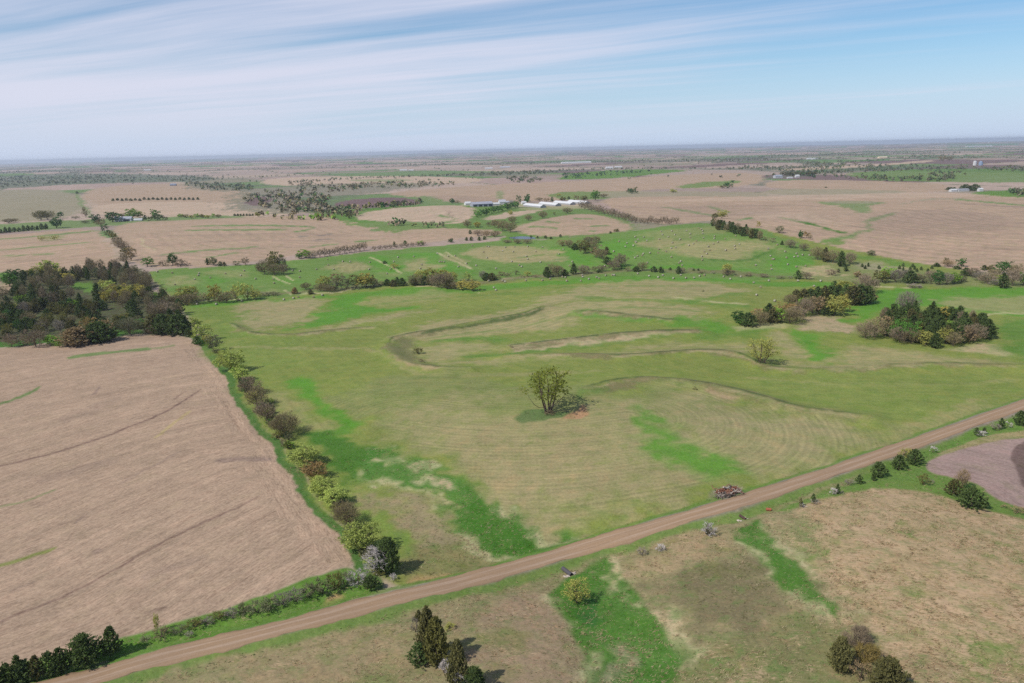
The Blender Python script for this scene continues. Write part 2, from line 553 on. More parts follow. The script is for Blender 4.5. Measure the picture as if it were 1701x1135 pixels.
def paint(shape, col, fe=2.0, wp=2.0, al=1.0, row=None, rs=None, tus=None, stub=None, gf=None, w=None, closed=True, it=2, patchy=0.0):
    """colour a patch of land: shape is a list of pixels (a line of width w pixels when w is given); fe feather, wp edge wander in metres"""
    if w is not None:
        p = chaikin(shape, False, 2)
        tg = np.gradient(p, axis=0)
        tg /= np.hypot(tg[:, 0], tg[:, 1])[:, None] + 1e-9
        nm = np.stack([-tg[:, 1], tg[:, 0]], 1)
        k = np.linspace(0, 1, len(p))
        ww = 0.5 * w * np.clip(np.minimum(k, 1 - k) * 6 + 0.25, 0, 1)[:, None]
        p = np.vstack([p + nm * ww, (p - nm * ww)[::-1]])
    else:
        p = chaikin(shape, True, it)
    p[:, 1] = np.maximum(p[:, 1], 262)
    wx, wy = G(p[:, 0], p[:, 1])
    poly = np.stack([wx, wy], 1)
    X, Y = PAINT['X'], PAINT['Y']
    if fe > 1.5:
        fe, wp = fe * 1.5, wp * 2.0
    pad = fe + 2 * wp + 3
    sel = np.where((X > wx.min() - pad) & (X < wx.max() + pad) & (Y > wy.min() - pad) & (Y < wy.max() + pad))[0]
    if not len(sel):
        return
    x, y, r = X[sel], Y[sel], PAINT['R'][sel]
    d, ins = poly_dist(x + PAINT['wx'][sel] * 2 * wp, y + PAINT['wy'][sel] * 2 * wp, poly)
    sd = np.where(ins, d, -d)
    a = (sstep(-fe, fe, sd) * al).astype(np.float32)
    if patchy:
        a = a * sstep(patchy - .13, patchy + .13, fbm(x, y, 7.5, 57, 4)).astype(np.float32)
    k = a > 0.002
    sel, a, x, y = sel[k], a[k], x[k], y[k]
    if col is not None:
        c = alb(C[col] if isinstance(col, str) else col)
        PAINT['col'][sel] = PAINT['col'][sel] * (1 - a[:, None]) + c.astype(np.float32) * a[:, None]
    for j, v in enumerate((rs, tus, stub, gf)):
        if v is not None:
            PAINT['msk'][sel, j] = PAINT['msk'][sel, j] * (1 - a) + v * a
    if row is not None:
        g, sc = row
        gp = dens(chaikin(g, False, 2), False, 25)
        gx, gy = G(gp[:, 0], gp[:, 1])
        kk = a > 0.5
        dd, _ = poly_dist(x[kk], y[kk], np.stack([gx, gy], 1), False)
        PAINT['row'][sel[kk]] = dd / sc


def zz(ox, oy, pts, s=3.9558):
    return [(ox + a / s, oy + b / s) for a, b in pts]


def paint_far():
    """fields beyond about two kilometres: the section grid turned with the road, woods along creeks"""
    X, Y, r = PAINT['X'], PAINT['Y'], PAINT['R']
    th = R_(28.8)
    wob = 60 * (vnoise(X, Y, 700, 61) - 0.5)
    a = X * math.cos(th) + Y * math.sin(th) + 250 + wob
    b = -X * math.sin(th) + Y * math.cos(th) + 100 + wob
    ca, cb = np.floor(a / 805).astype(np.int64), np.floor(b / 805).astype(np.int64)
    h1 = _hash(ca, cb, 5)
    fa, fb = a / 805 - ca, b / 805 - cb
    split = np.where(h1 < 0.4, np.floor(fa * 2.3), np.where(h1 < 0.75, np.floor(fb * 2.6), 0)).astype(np.int64)
    h2 = _hash(ca * 7 + split, cb * 3 + split * 5, 9)
    pal = np.array([alb(c) for c in [(178, 154, 142), (168, 148, 136), (190, 168, 152), (150, 142, 118), (178, 158, 144), (116, 140, 84), (128, 106, 102), (184, 160, 146),
                                     (186, 166, 146), (104, 136, 76)]], np.float32)
    ci = np.clip((h2 * len(pal)).astype(int), 0, len(pal) - 1)
    col = pal[ci]
    edge = np.minimum(np.minimum(fa, 1 - fa), np.minimum(fb, 1 - fb)) * 805
    g = np.exp(-(edge / 9.0) ** 2)[:, None] * 0.8
    col = col * (1 - g) + alb((100, 112, 78)).astype(np.float32) * g
    cr = np.abs(fbm(X, Y, 2600, 71, 3) - 0.5)
    wd = sstep(0.035, 0.014, cr)
    wd = np.maximum(wd, 0.9 * sstep(0.60, 0.66, fbm(X, Y, 1500, 81, 3)) * sstep(3500, 6000, r))
    wd *= 0.45 + 0.55 * vnoise(X, Y, 160, 83)
    wd = np.clip(wd * .9, 0, 1)[:, None]
    col = col * (1 - wd) + alb((106, 114, 92)).astype(np.float32) * wd
    PAINT['col'][:] = col
    PAINT['msk'][:, 2] = 0.2
    PAINT['row'][:] = (b / 20).astype(np.float32)
    PAINT['msk'][:, 0] = 0.25


def paint_all():
    paint_far()
    P = paint
    # ---------------- beyond the property, left side
    P([(-60, 318), (128, 312), (148, 362), (-60, 374)], (160, 150, 124), 8, 6, row=([(-60, 318), (128, 312)], 14), rs=.5, gf=.35)
    P([(130, 311), (330, 303), (420, 318), (410, 335), (350, 344), (148, 346)], 'S', 8, 6, row=([(130, 330), (400, 325)], 14), rs=.5, gf=.1)
    P([(146, 338), (395, 334), (412, 350), (300, 357), (150, 362)], 'S2', 6, 6, row=([(146, 338), (395, 334)], 12), rs=.6, gf=.1)
    P([(0, 289), (76, 289), (76, 292), (0, 294)], 'G', 8, 6)
    P([(-60, 294), (0, 293), (109, 288), (227, 290), (354, 292), (354, 302), (253, 303), (126, 306), (80, 309), (-60, 318)], 'FW', 14, 25, .85, gf=.3)
    P([(300, 303), (420, 306), (420, 318), (352, 318), (310, 312)], 'FW', 10, 20, .7)
    P([(121, 318), (129, 318), (152, 362), (146, 362)], 'GG', 4, 3)
    P([(285, 352), (420, 346), (540, 352), (420, 362), (260, 362)], 'S2', 6, 6, gf=.15)
    P([(-60, 376), (120, 366), (270, 360), (420, 358), (420, 364), (270, 368), (160, 377), (-60, 390)], 'GG', 6, 6, gf=.5)
    P([(-80, 396), (60, 387), (160, 379), (172, 392), (208, 442), (140, 448), (-80, 456)], 'S', 4, 3, row=([(-80, 400), (160, 380)], 9), rs=.6)
    for ln, wd in (([(-20, 399), (60, 393), (165, 383)], 2.2), ([(-20, 418), (40, 412), (150, 403)], 1.8), ([(0, 425), (60, 424), (95, 421)], 2)):
        P(ln, 'GG', 3, 2, w=wd)
    P([(65, 391), (97, 391), (97, 401), (65, 401)], (150, 152, 100), 4, 5, .7)
    P([(180, 371), (300, 366), (432, 360), (520, 358), (575, 366), (612, 376), (660, 387), (770, 394), (740, 401), (560, 413), (395, 440), (230, 446), (205, 410)], 'S', 4, 3,
      row=([(180, 372), (430, 360), (520, 362), (600, 384)], 8), rs=.62)
    for ln, wd, cc in (([(320, 376), (420, 374), (505, 376), (527, 378), (505, 384), (490, 385)], 2.4, 'GG'), ([(305, 383), (400, 382), (478, 382)], 2.2, 'GG'),
                       ([(268, 424), (320, 417), (430, 410)], 2.4, 'GG'), ([(335, 428), (400, 420)], 1.8, 'GG'), ([(523, 392), (556, 389)], 2.2, 'DR'),
                       ([(495, 394), (512, 392)], 2, 'DR'), ([(517, 400), (550, 397)], 2, 'DR'), ([(512, 411), (560, 405)], 2, 'GG'), ([(590, 402), (625, 399)], 2, 'GG'),
                       ([(230, 395), (235, 402), (255, 415)], 1.6, 'ST')):
        P(ln, cc, 2, 2, w=wd)
    # ---------------- middle distance behind the bale fields
    P([(458, 294), (685, 292), (824, 297), (761, 306), (534, 312), (420, 306)], 'S2', 10, 8, row=([(420, 300), (824, 297)], 16), rs=.4)
    P([(560, 300), (640, 297), (700, 299), (640, 303)], 'GG', 6, 6, .6)
    P([(400, 316), (480, 308), (600, 304), (754, 304), (673, 314), (572, 328), (556, 349), (470, 356), (390, 350), (370, 340)], 'FW', 10, 20, .6, gf=.5)
    P([(556, 334), (647, 327), (693, 331), (699, 340), (597, 347), (560, 347)], 'PL', 5, 5)
    P([(408, 327), (458, 328), (438, 342), (408, 342)], 'PL', 5, 5)
    P([(626, 322), (761, 310), (850, 305), (981, 300), (1118, 290), (1270, 286), (1270, 304), (1199, 313), (1118, 313), (1042, 318), (990, 330), (850, 336), (749, 338), (688, 327)], 'S', 8, 6,
      row=([(630, 322), (850, 305), (1118, 290)], 15), rs=.5)
    P([(685, 326), (723, 326), (748, 339), (718, 340)], 'GG', 5, 4)
    P([(820, 320), (835, 315), (838, 330), (828, 334)], 'GG', 5, 4, .7)
    P([(911, 321), (960, 318), (1000, 319), (1055, 317), (1062, 322), (990, 333), (920, 331)], 'G', 5, 5, .8)
    P([(928, 296), (961, 286), (1055, 281), (1156, 283), (1093, 289), (1017, 297), (930, 299)], 'G', 10, 8)
    P([(1118, 311), (1160, 303), (1200, 301), (1250, 300), (1190, 309), (1140, 314)], 'G', 6, 6, .8)
    P([(985, 318), (1110, 318), (1280, 319), (1280, 328), (1068, 327), (997, 330)], 'GT', 8, 6, .85, rs=.4)
    P([(690, 322), (900, 333), (880, 339), (760, 340)], 'S3', 6, 6, .4)
    P([(500, 350), (600, 347), (720, 340), (790, 342), (850, 345), (990, 345), (1040, 360), (1060, 382), (1000, 394), (880, 396), (790, 394), (640, 388), (560, 364)], 'G', 6, 8, .85, gf=.4)
    P([(589, 356), (647, 346), (749, 340), (796, 346), (784, 361), (756, 374), (673, 369), (597, 367)], 'S2', 4, 4, row=([(640, 365), (740, 368), (780, 352)], 8), rs=.6)
    P([(726, 357), (750, 361), (755, 367), (742, 371), (700, 371), (660, 367)], 'GG', 3, 3, w=2.6)
    P([(744, 351), (752, 356), (750, 363)], 'S3', 3, 3, w=2)
    P([(655, 382), (774, 378), (852, 386), (799, 395), (673, 393)], 'S', 4, 4, row=([(655, 380), (774, 376), (852, 384)], 8), rs=.6)
    P([(609, 383), (640, 378), (627, 386)], 'GG', 3, 3)
    P([(798, 364), (850, 352), (905, 347), (880, 356), (812, 367)], 'S2', 3, 3, row=([(798, 364), (905, 347)], 8), rs=.5)
    P([(852, 377), (916, 361), (966, 354), (1017, 361), (1052, 378), (1042, 384), (992, 389), (916, 393), (850, 385)], 'S', 4, 3,
      row=([(860, 380), (950, 368), (1040, 378)], 7), rs=.65)
    for ln, wd in (([(903, 367), (930, 371)], 2), ([(878, 376), (900, 377), (930, 380)], 2), ([(982, 376), (1012, 375)], 2), ([(976, 384), (990, 384)], 1.8), ([(955, 363), (985, 364)], 1.6)):
        P(ln, 'GG', 2, 2, w=wd)
    P([(860, 345), (990, 341), (990, 347), (862, 350)], (168, 164, 120), 4, 4, .8)
    P([(775, 338), (850, 337), (990, 339), (990, 342), (850, 343), (760, 342)], 'ST', 3, 3, .55)
    P([(830, 396), (850, 390), (890, 389), (902, 396), (880, 402), (830, 402)], 'G', 3, 3)
    # ---------------- right: the big stubble hill and what lies behind
    P([(985, 332), (1068, 326), (1270, 327), (1420, 324), (1582, 320), (1780, 331), (1780, 458), (1600, 446), (1549, 440), (1473, 429), (1380, 412), (1250, 385), (1195, 364),
       (1126, 374), (1068, 368), (1042, 357)], 'S', 4, 4, row=([(1000, 345), (1150, 352), (1300, 345), (1420, 352), (1520, 345), (1620, 375), (1760, 372)], 8), rs=.78)
    P([(1271, 297), (1549, 303), (1576, 309), (1574, 322), (1271, 316)], 'S', 6, 5, row=([(1271, 299), (1570, 308)], 14), rs=.5)
    P([(1271, 313), (1410, 314), (1524, 319), (1450, 324), (1271, 325)], 'GT', 6, 5, .9)
    P([(1347, 336), (1407, 334), (1488, 336), (1450, 341), (1445, 347), (1450, 353), (1433, 355), (1407, 346), (1380, 340)], 'GG', 4, 4, .9)
    P([(1360, 336), (1410, 333), (1480, 336), (1420, 340)], 'GT', 5, 5, .7)
    for ln, wd, cc in (([(1297, 361), (1320, 367), (1347, 372), (1380, 381), (1410, 388)], 3.4, 'GD'), ([(1492, 353), (1462, 362), (1436, 368), (1440, 374), (1452, 378), (1435, 386), (1410, 394), (1370, 402)], 5.0, 'GG'),
                       ([(1575, 330), (1640, 336), (1720, 343)], 2, 'GG'), ([(1100, 344), (1150, 352), (1195, 360)], 3, 'GG'), ([(1174, 343), (1200, 350), (1212, 354)], 3, 'GG'),
                       ([(1225, 366), (1250, 362)], 3, 'GG'), ([(1500, 340), (1530, 331), (1600, 330)], 1.8, 'GT'), ([(1590, 338), (1720, 346)], 1.6, 'S3')):
        P(ln, cc, 3, 2.5, w=wd)
    P([(1360, 399), (1400, 396), (1405, 405), (1385, 410)], 'G', 3, 3, .8)
    P([(1395, 288), (1470, 284), (1536, 280), (1780, 281), (1780, 304), (1511, 302), (1440, 299)], 'G', 10, 8, .85, gf=.3)
    P([(1580, 297), (1640, 291), (1780, 290), (1780, 302), (1600, 303)], 'GG', 6, 6, .8)
    P([(1600, 322), (1640, 317), (1780, 316), (1780, 330), (1650, 327)], 'G', 5, 5)
    P([(1271, 254), (1450, 255), (1450, 262), (1271, 261)], 'FW', 30, 40, .8)
    P([(1271, 284), (1360, 277), (1480, 272), (1540, 266), (1560, 268), (1440, 278), (1330, 283)], 'S2', 12, 10)
    # ---------------- large stubble field, near left
    HG_ROWS = [(-500, 1130), (-250, 1110), (0, 1033), (110, 990), (230, 925), (330, 872), (430, 825)]
    P([(-420, 1262), (-600, 900), (-500, 560), (-100, 586), (0, 580), (97, 571), (147, 568), (213, 558), (300, 556), (332, 571), (345, 590), (366, 622), (392, 660), (422, 708), (448, 747),
       (478, 782), (512, 830), (552, 886), (580, 924), (592, 944), (560, 950), (500, 965), (430, 990), (329, 1023), (253, 1046), (207, 1060), (100, 1090), (0, 1118), (-150, 1180)], 'S', 1.0, 1.2,
      row=(HG_ROWS, 1.6), rs=.45, tus=0, stub=.85, gf=0)
    P([(285, 566), (330, 571), (345, 590), (366, 622), (392, 660), (422, 708), (448, 747), (478, 782), (512, 830), (552, 886), (590, 942), (540, 948), (500, 880), (455, 815), (415, 755), (385, 700),
       (345, 640)], 'S', 2, 2, row=([(332, 571), (366, 622), (422, 708), (478, 782), (552, 886), (592, 944)], 1.6), rs=.75)
    P([(0, 585), (150, 572), (300, 560), (330, 575), (250, 585), (0, 605)], 'S', 3, 3, row=([(-100, 590), (147, 570), (300, 558)], 1.6), rs=.6)
    for ln, wd, cc, a in (([(112, 595), (160, 588), (215, 583), (254, 579)], 4.5, 'GG', 1), ([(254, 579), (275, 577), (292, 574)], 3, 'GG', .7), ([(-30, 680), (4, 670), (20, 664)], 4, 'GG', 1),
                          ([(18, 664), (40, 657), (66, 643)], 4, 'GG', 1), ([(-30, 850), (20, 838), (60, 826), (92, 813)], 2.4, 'GG', .8), ([(-20, 946), (30, 932), (92, 909)], 5, 'HG', .9),
                          ([(255, 728), (285, 706), (317, 683)], 4, (190, 172, 116), .7), ([(-30, 780), (40, 764), (100, 750), (190, 718), (270, 688), (318, 660), (334, 646)], 2.0, 'TR', .9),
                          ([(-40, 1048), (0, 1033), (110, 990), (230, 925), (330, 872), (430, 825)], 2.2, 'TR', .9), ([(357, 766), (400, 762), (452, 764)], 7, 'S3', .9),
                          ([(150, 658), (168, 643)], 2.5, 'S3', .9), ([(245, 1018), (281, 1007)], 2, 'TR', .7), ([(120, 870), (136, 860)], 3, 'S3', .8), ([(150, 920), (170, 912)], 6, 'S3', .6),
                          ([(290, 665), (312, 650)], 2, 'TR', .6), ([(200, 805), (300, 750)], 2.2, 'S3', .7), ([(90, 875), (140, 858)], 2, 'TR', .5), ([(20, 985), (60, 966)], 2, 'S3', .6),
                          ([(240, 960), (350, 925)], 12, 'S3', .35), ([(60, 800), (200, 762)], 12, 'S3', .3), ([(100, 700), (200, 660)], 14, 'S3', .25)):
        P(ln, cc, 0.8, 1.0, a, w=wd)
    # field edges
    P([(308, 553), (346, 562), (384, 604), (428, 692), (474, 752), (524, 822), (604, 928), (645, 985), (612, 968), (592, 944), (552, 886), (512, 830), (478, 782), (448, 747), (422, 708), (392, 660),
       (366, 622), (345, 590), (332, 571)], (82, 118, 54), .6, 1.4, row=([(308, 553), (640, 985)], 4), rs=0, tus=.45, stub=0, gf=.5)
    P([(-420, 1250), (-150, 1185), (0, 1112), (100, 1088), (207, 1060), (253, 1047), (329, 1024), (430, 991), (500, 966), (560, 951), (592, 945), (646, 984), (534, 1016), (430, 1044), (215, 1098),
       (121, 1128), (-150, 1204)], 'G', .8, 1.2, rs=0, tus=.42, stub=0, gf=.6)
    P([(150, 1110), (182, 1091), (188, 1104), (150, 1120), (130, 1124)], 'T', .5, .6, tus=0, gf=0)
    P([(545, 995), (560, 988), (582, 992), (560, 1004), (530, 1012)], 'OR', 1, 1, .9)
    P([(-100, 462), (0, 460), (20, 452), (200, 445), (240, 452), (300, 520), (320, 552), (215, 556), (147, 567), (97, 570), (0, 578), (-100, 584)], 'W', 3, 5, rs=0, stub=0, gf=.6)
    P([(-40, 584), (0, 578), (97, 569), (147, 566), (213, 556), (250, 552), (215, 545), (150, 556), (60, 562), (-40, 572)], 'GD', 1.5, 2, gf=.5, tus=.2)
    P([(115, 469), (140, 468), (165, 472), (160, 482), (140, 488), (125, 478)], 'G', 2, 3)
    P([(-20, 454), (20, 453), (10, 461), (-20, 462)], 'G', 2, 2)
    P([(-60, 463), (8, 462), (18, 490), (-60, 492)], 'S', 2, 2)
    # ---------------- the hay land
    P([(233, 448), (395, 443), (740, 405), (990, 395), (1190, 362), (1470, 431), (1780, 472), (1780, 646), (1701, 668), (1473, 745), (1271, 812), (1169, 843), (1000, 893), (840, 940), (740, 968),
       (646, 986), (604, 928), (524, 822), (428, 692), (346, 562), (310, 520), (262, 472)], 'HG', 1.5, 2, row=([(640, 985), (520, 820), (345, 565), (262, 470)], 1.8), rs=.35, tus=0, stub=0, gf=.4)
    # bale strips, north
    P([(235, 448), (395, 443), (740, 405), (990, 395), (1190, 362), (1362, 412), (1345, 442), (1310, 470), (1060, 460), (900, 463), (790, 467), (690, 471), (600, 481), (480, 493), (308, 510),
       (268, 475)], 'N', 2, 3, row=([(262, 470), (360, 520), (470, 485)], 3), rs=.5, gf=.35)
    for pg, a in (([(271, 461), (312, 454), (326, 472), (279, 477)], .55), ([(335, 452), (400, 448), (430, 462), (360, 458)], .4), ([(530, 440), (595, 434), (614, 450), (560, 457)], .8),
                  ([(688, 428), (724, 426), (750, 441), (700, 451), (670, 447)], .8), ([(780, 413), (830, 409), (877, 410), (918, 416), (941, 428), (930, 434), (877, 437), (830, 436), (775, 428)], .95),
                  ([(440, 475), (470, 480), (460, 489), (430, 486)], .4), ([(630, 448), (680, 452), (650, 462)], .4)):
        P(pg, 'HT', 5, 4, a, row=([(700, 440), (800, 424), (900, 424)], 3), rs=.8)
    P([(1050, 402), (1106, 397), (1160, 401), (1200, 398), (1272, 402), (1267, 425), (1240, 432), (1180, 430), (1080, 416)], 'HT', 8, 6, .8, row=([(1060, 420), (1150, 412), (1260, 428)], 4), rs=.85)
    P([(1060, 385), (1190, 374), (1220, 384), (1150, 396), (1080, 398)], 'HT', 8, 6, .4)
    for ln, wd, cc in (([(1180, 431), (1227, 433), (1256, 429), (1270, 424), (1284, 416)], 3.4, 'GD'), ([(1140, 424), (1155, 425)], 2.4, 'GG'), ([(1170, 429), (1190, 432)], 2.6, 'GD'),
                       ([(1090, 416), (1118, 410), (1142, 405)], 2, 'G'), ([(870, 428), (905, 424), (910, 420)], 2, 'G'), ([(915, 432), (938, 430), (941, 424)], 2, 'GG'), ([(860, 428), (890, 427)], 2, 'GG')):
        P(ln, cc, 2, 2, .85, w=wd)
    for pg in ([(336, 460), (364, 463), (366, 471), (345, 478), (338, 470)], [(600, 424), (640, 424), (660, 432), (690, 452), (640, 452), (600, 430)], [(904, 409), (936, 414), (983, 426), (1008, 441), (950, 443), (942, 430), (920, 416)],
               [(1282, 424), (1346, 424), (1340, 452), (1284, 456)], [(460, 458), (490, 464), (496, 472), (470, 470)], [(640, 425), (720, 416), (770, 446), (800, 460), (740, 450), (700, 430)],
               [(1040, 440), (1200, 444), (1290, 450), (1200, 450), (1060, 452)], [(1000, 400), (1060, 398), (1050, 420), (1000, 440)]):
        P(pg, 'GB', 6, 5, .8, rs=.25, gf=.1)
    for ln, wd in (([(453, 459), (465, 465), (481, 472)], 2), ([(475, 456), (482, 462), (489, 466)], 1.8), ([(470, 481), (478, 485), (487, 490)], 2), ([(612, 427), (640, 438), (670, 454)], 2.2),
                   ([(726, 420), (750, 432), (785, 447)], 2.6), ([(740, 418), (756, 428), (779, 441)], 2.0), ([(498, 488.5), (530, 487), (560, 487), (584, 480), (602, 479)], 1.8), ([(684, 476), (730, 475), (760, 480), (800, 487)], 1.3),
                   ([(830, 464), (860, 462), (905, 460)], 1.8), ([(280, 504), (330, 500), (400, 497)], 1.4), ([(1330, 462), (1370, 460), (1400, 460), (1432, 466)], 1.6), ([(1448, 476), (1500, 477), (1520, 479)], 1.4)):
        P(ln, 'ST', .9, 1.2, .85, w=wd, tus=.5)
    P([(730, 421), (745, 420), (782, 441), (776, 446), (750, 434)], 'HT', 3, 3, .7, tus=.5)
    for ln, wd in (([(300, 494), (400, 486), (470, 488), (560, 482), (640, 472), (700, 470), (800, 470), (860, 460), (960, 456), (1060, 449), (1135, 450), (1200, 453), (1260, 458), (1320, 461)], 5),):
        P(ln, 'BR', 3, 4, .75, w=wd, tus=.45, gf=.5)
    P([(302, 508), (400, 500), (480, 495), (545, 492), (600, 486), (690, 476), (780, 480), (830, 470), (900, 467), (1000, 459), (1100, 460), (1200, 463), (1310, 470), (1360, 468), (1430, 470), (1430, 480),
       (1330, 478), (1200, 470), (1100, 467), (900, 474), (830, 482), (740, 490), (600, 492), (480, 501), (330, 512)], 'GB', 3, 3, .85, rs=.3)
    # interior of the main hay land: mown tan swells and green hollows
    P([(385, 511), (420, 500), (496, 496), (549, 505), (529, 521), (471, 541), (430, 551), (400, 547), (388, 530)], 'HT', 5, 5, .95, row=([(400, 540), (530, 515)], 2.2), rs=.6)
    P([(590, 505), (640, 490), (720, 482), (780, 486), (740, 500), (650, 506)], 'HT', 8, 6, .5, row=([(590, 500), (740, 492)], 2.2), rs=.6)
    P([(503, 549), (597, 528), (698, 514), (712, 517), (673, 531), (572, 544), (510, 553)], 'HT', 5, 5, .85, rs=.6)
    P([(548, 498), (600, 488), (612, 492), (588, 512), (650, 510), (711, 506), (722, 508), (647, 517), (600, 520), (582, 530), (534, 538), (480, 550), (468, 546), (526, 524), (560, 510)], 'GB', 4, 4, .95, rs=.2, gf=.1)
    P([(300, 512), (370, 506), (386, 512), (386, 540), (430, 562), (520, 570), (480, 620), (420, 640), (350, 560)], 'G', 8, 8, .45)
    P([(700, 540), (790, 527), (860, 517), (915, 490), (990, 470), (1100, 467), (1180, 467), (1236, 478), (1210, 492), (1130, 494), (1090, 498), (1190, 524), (1160, 532), (1080, 532), (1000, 527), (950, 519),
       (1000, 545), (930, 548), (850, 556), (760, 560), (690, 563), (668, 558)], 'HT', 7, 6, .9, row=([(700, 556), (800, 540), (900, 510), (1000, 500), (1180, 505)], 2.4), rs=.75)
    P([(1000, 480), (1060, 486), (1120, 484), (1100, 490), (1000, 488)], 'HG', 5, 4, .7)
    P([(960, 492), (1010, 492), (1060, 494), (1120, 496), (1180, 503), (1240, 508), (1230, 516), (1120, 502), (1040, 500), (965, 497)], 'G', 4, 4, .75)
    P([(1118, 494), (1160, 498), (1240, 507)], 'ST', 2, 2, .7, w=2.4, tus=.6)
    P([(1085, 503), (1130, 503), (1180, 492), (1240, 485), (1236, 490), (1180, 497), (1130, 508)], 'G', 4, 3, .75)
    P([(955, 515), (985, 515), (1010, 520), (1060, 528), (1110, 530), (1180, 530), (1220, 545), (1180, 552), (1110, 540), (1040, 532), (985, 526), (962, 521)], 'GB', 4, 4, .85)
    P([(1000, 520), (1040, 524), (1075, 528), (1060, 531), (1010, 526)], 'BR', 3, 3, .6, gf=.3)
    P([(725, 562), (790, 560), (850, 562), (845, 568), (790, 567), (736, 568)], 'G', 3, 3, .9)
    P([(756, 594), (800, 587), (850, 584), (900, 575), (990, 562), (1080, 553), (1170, 552), (1240, 543), (1300, 545), (1240, 556), (1100, 562), (980, 574), (860, 590), (790, 597)], 'G', 4, 4, .8)
    P([(840, 580), (855, 572), (900, 568), (965, 561), (1040, 556), (1095, 553), (1145, 550), (1168, 554), (1095, 560), (990, 570), (915, 577), (850, 584), (838, 584)], (186, 172, 134), 2.5, 3, .92, tus=.85, gf=.4)
    P([(690, 570), (830, 571), (826, 580), (756, 592), (740, 600), (850, 599), (1000, 588), (1110, 572), (1220, 566), (1270, 575), (1260, 590), (1110, 585), (1040, 593), (850, 604), (740, 610), (700, 590)], 'HT', 5, 4, .8,
      row=([(700, 605), (850, 598), (1040, 590), (1250, 590)], 2.2), rs=.6)
    # the far stubble hill: paler crest, contour passes
    P([(1271, 326), (1420, 322), (1582, 319), (1660, 326), (1500, 329), (1350, 332), (1100, 336), (1000, 336)], 'S2', 6, 6, .7)
    P([(1420, 362), (1540, 345), (1660, 355), (1700, 380), (1560, 396), (1450, 398)], 'S3', 12, 10, .4)
    P([(1080, 342), (1240, 338), (1320, 345), (1240, 362), (1120, 358)], 'S3', 10, 10, .3)
    P([(1230, 350), (1330, 352), (1400, 372), (1330, 370), (1260, 362)], 'S2', 8, 8, .5)
    for ln in ([(1470, 425), (1500, 388), (1560, 364), (1640, 353), (1760, 350)], [(1500, 432), (1540, 398), (1600, 377), (1760, 366)], [(1440, 408), (1460, 382), (1520, 353), (1600, 343)], [(1540, 438), (1590, 408), (1660, 390), (1760, 384)],
               [(1050, 352), (1150, 362), (1250, 354), (1330, 351)], [(1600, 442), (1650, 418), (1760, 402)], [(1240, 378), (1320, 384), (1390, 396)], [(1010, 342), (1100, 347), (1200, 343), (1300, 340), (1380, 344)], [(1490, 410), (1520, 385), (1580, 371), (1700, 358)],
               [(1560, 440), (1620, 412), (1760, 393)], [(230, 412), (330, 402), (480, 398), (600, 404)], [(220, 430), (330, 418), (480, 410), (560, 408)], [(210, 396), (330, 390), (520, 388), (640, 394)], [(0, 436), (90, 430), (190, 420)], [(0, 407), (90, 401), (180, 394)]):
        P(ln, 'S3', 2.5, 3, .5, w=1.5)
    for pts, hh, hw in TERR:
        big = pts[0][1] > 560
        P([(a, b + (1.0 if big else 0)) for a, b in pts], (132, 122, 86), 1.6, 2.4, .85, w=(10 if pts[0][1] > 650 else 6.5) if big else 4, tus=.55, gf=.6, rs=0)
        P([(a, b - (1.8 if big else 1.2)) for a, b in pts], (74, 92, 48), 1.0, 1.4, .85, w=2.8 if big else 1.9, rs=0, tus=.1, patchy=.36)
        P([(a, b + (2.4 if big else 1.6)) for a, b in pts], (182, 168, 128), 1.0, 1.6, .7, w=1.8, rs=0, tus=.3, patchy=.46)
    P([(642, 570), (670, 562), (692, 564), (690, 580), (700, 600), (722, 612), (690, 607), (660, 598), (646, 588)], (128, 124, 84), 2.5, 3, .9, tus=.5, gf=.5, rs=.1)
    P([(648, 590), (668, 602), (692, 611), (725, 617), (700, 617), (665, 608), (645, 595)], (182, 158, 122), 2, 2, .7, tus=.3)
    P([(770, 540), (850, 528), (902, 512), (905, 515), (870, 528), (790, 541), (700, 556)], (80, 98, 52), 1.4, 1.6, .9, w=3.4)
    P([(345, 560), (430, 565), (640, 560), (640, 605), (560, 640), (500, 610), (430, 640), (390, 600)], 'HG', 8, 8, .5, row=([(380, 600), (640, 575)], 2.4), rs=.4, gf=.5)
    # broad bands the mower and the old terraces leave along the contour
    for ln, wd, cc, al in (([(705, 552), (800, 538), (900, 512), (960, 497), (1080, 497), (1180, 511)], 3.5, 'HG', .7), ([(720, 560), (850, 546), (940, 526), (1000, 512), (1100, 512), (1170, 520)], 3, 'G', .5), ([(690, 480), (800, 483), (930, 477), (1060, 475), (1180, 475)], 2.6, 'G', .5),
                           ([(1290, 613), (1400, 607), (1540, 600), (1701, 606)], 3, 'HG', .7), ([(700, 602), (850, 596), (1000, 586), (1150, 577), (1260, 580)], 3.2, 'HG', .7), ([(1240, 628), (1400, 640), (1560, 640), (1701, 632)], 5, 'HT', .5),
                           ([(380, 575), (500, 581), (620, 577), (645, 603), (700, 627), (850, 621), (1000, 616)], 5, 'HT', .45), ([(600, 655), (680, 632), (800, 641), (930, 643)], 5, 'G', .4), ([(560, 516), (640, 503), (740, 494), (860, 487), (960, 486)], 3, 'G', .45),
                           ([(420, 590), (520, 598), (600, 592), (640, 620), (740, 640), (860, 634)], 4, 'HG', .6), ([(1250, 655), (1340, 668), (1460, 672), (1600, 655), (1701, 645)], 4, 'G', .4), ([(1000, 700), (1060, 682), (1160, 675), (1260, 690), (1330, 706)], 3.5, 'HG', .5),
                           ([(1010, 720), (1070, 700), (1160, 695), (1240, 712)], 3, 'HG', .5), ([(690, 712), (700, 690), (760, 672), (840, 680)], 4, 'HG', .55), ([(665, 725), (668, 690), (720, 660), (820, 660)], 4, 'HG', .55)):
        P(ln, cc, 1.5, 2.5, al, w=wd, patchy=.36)
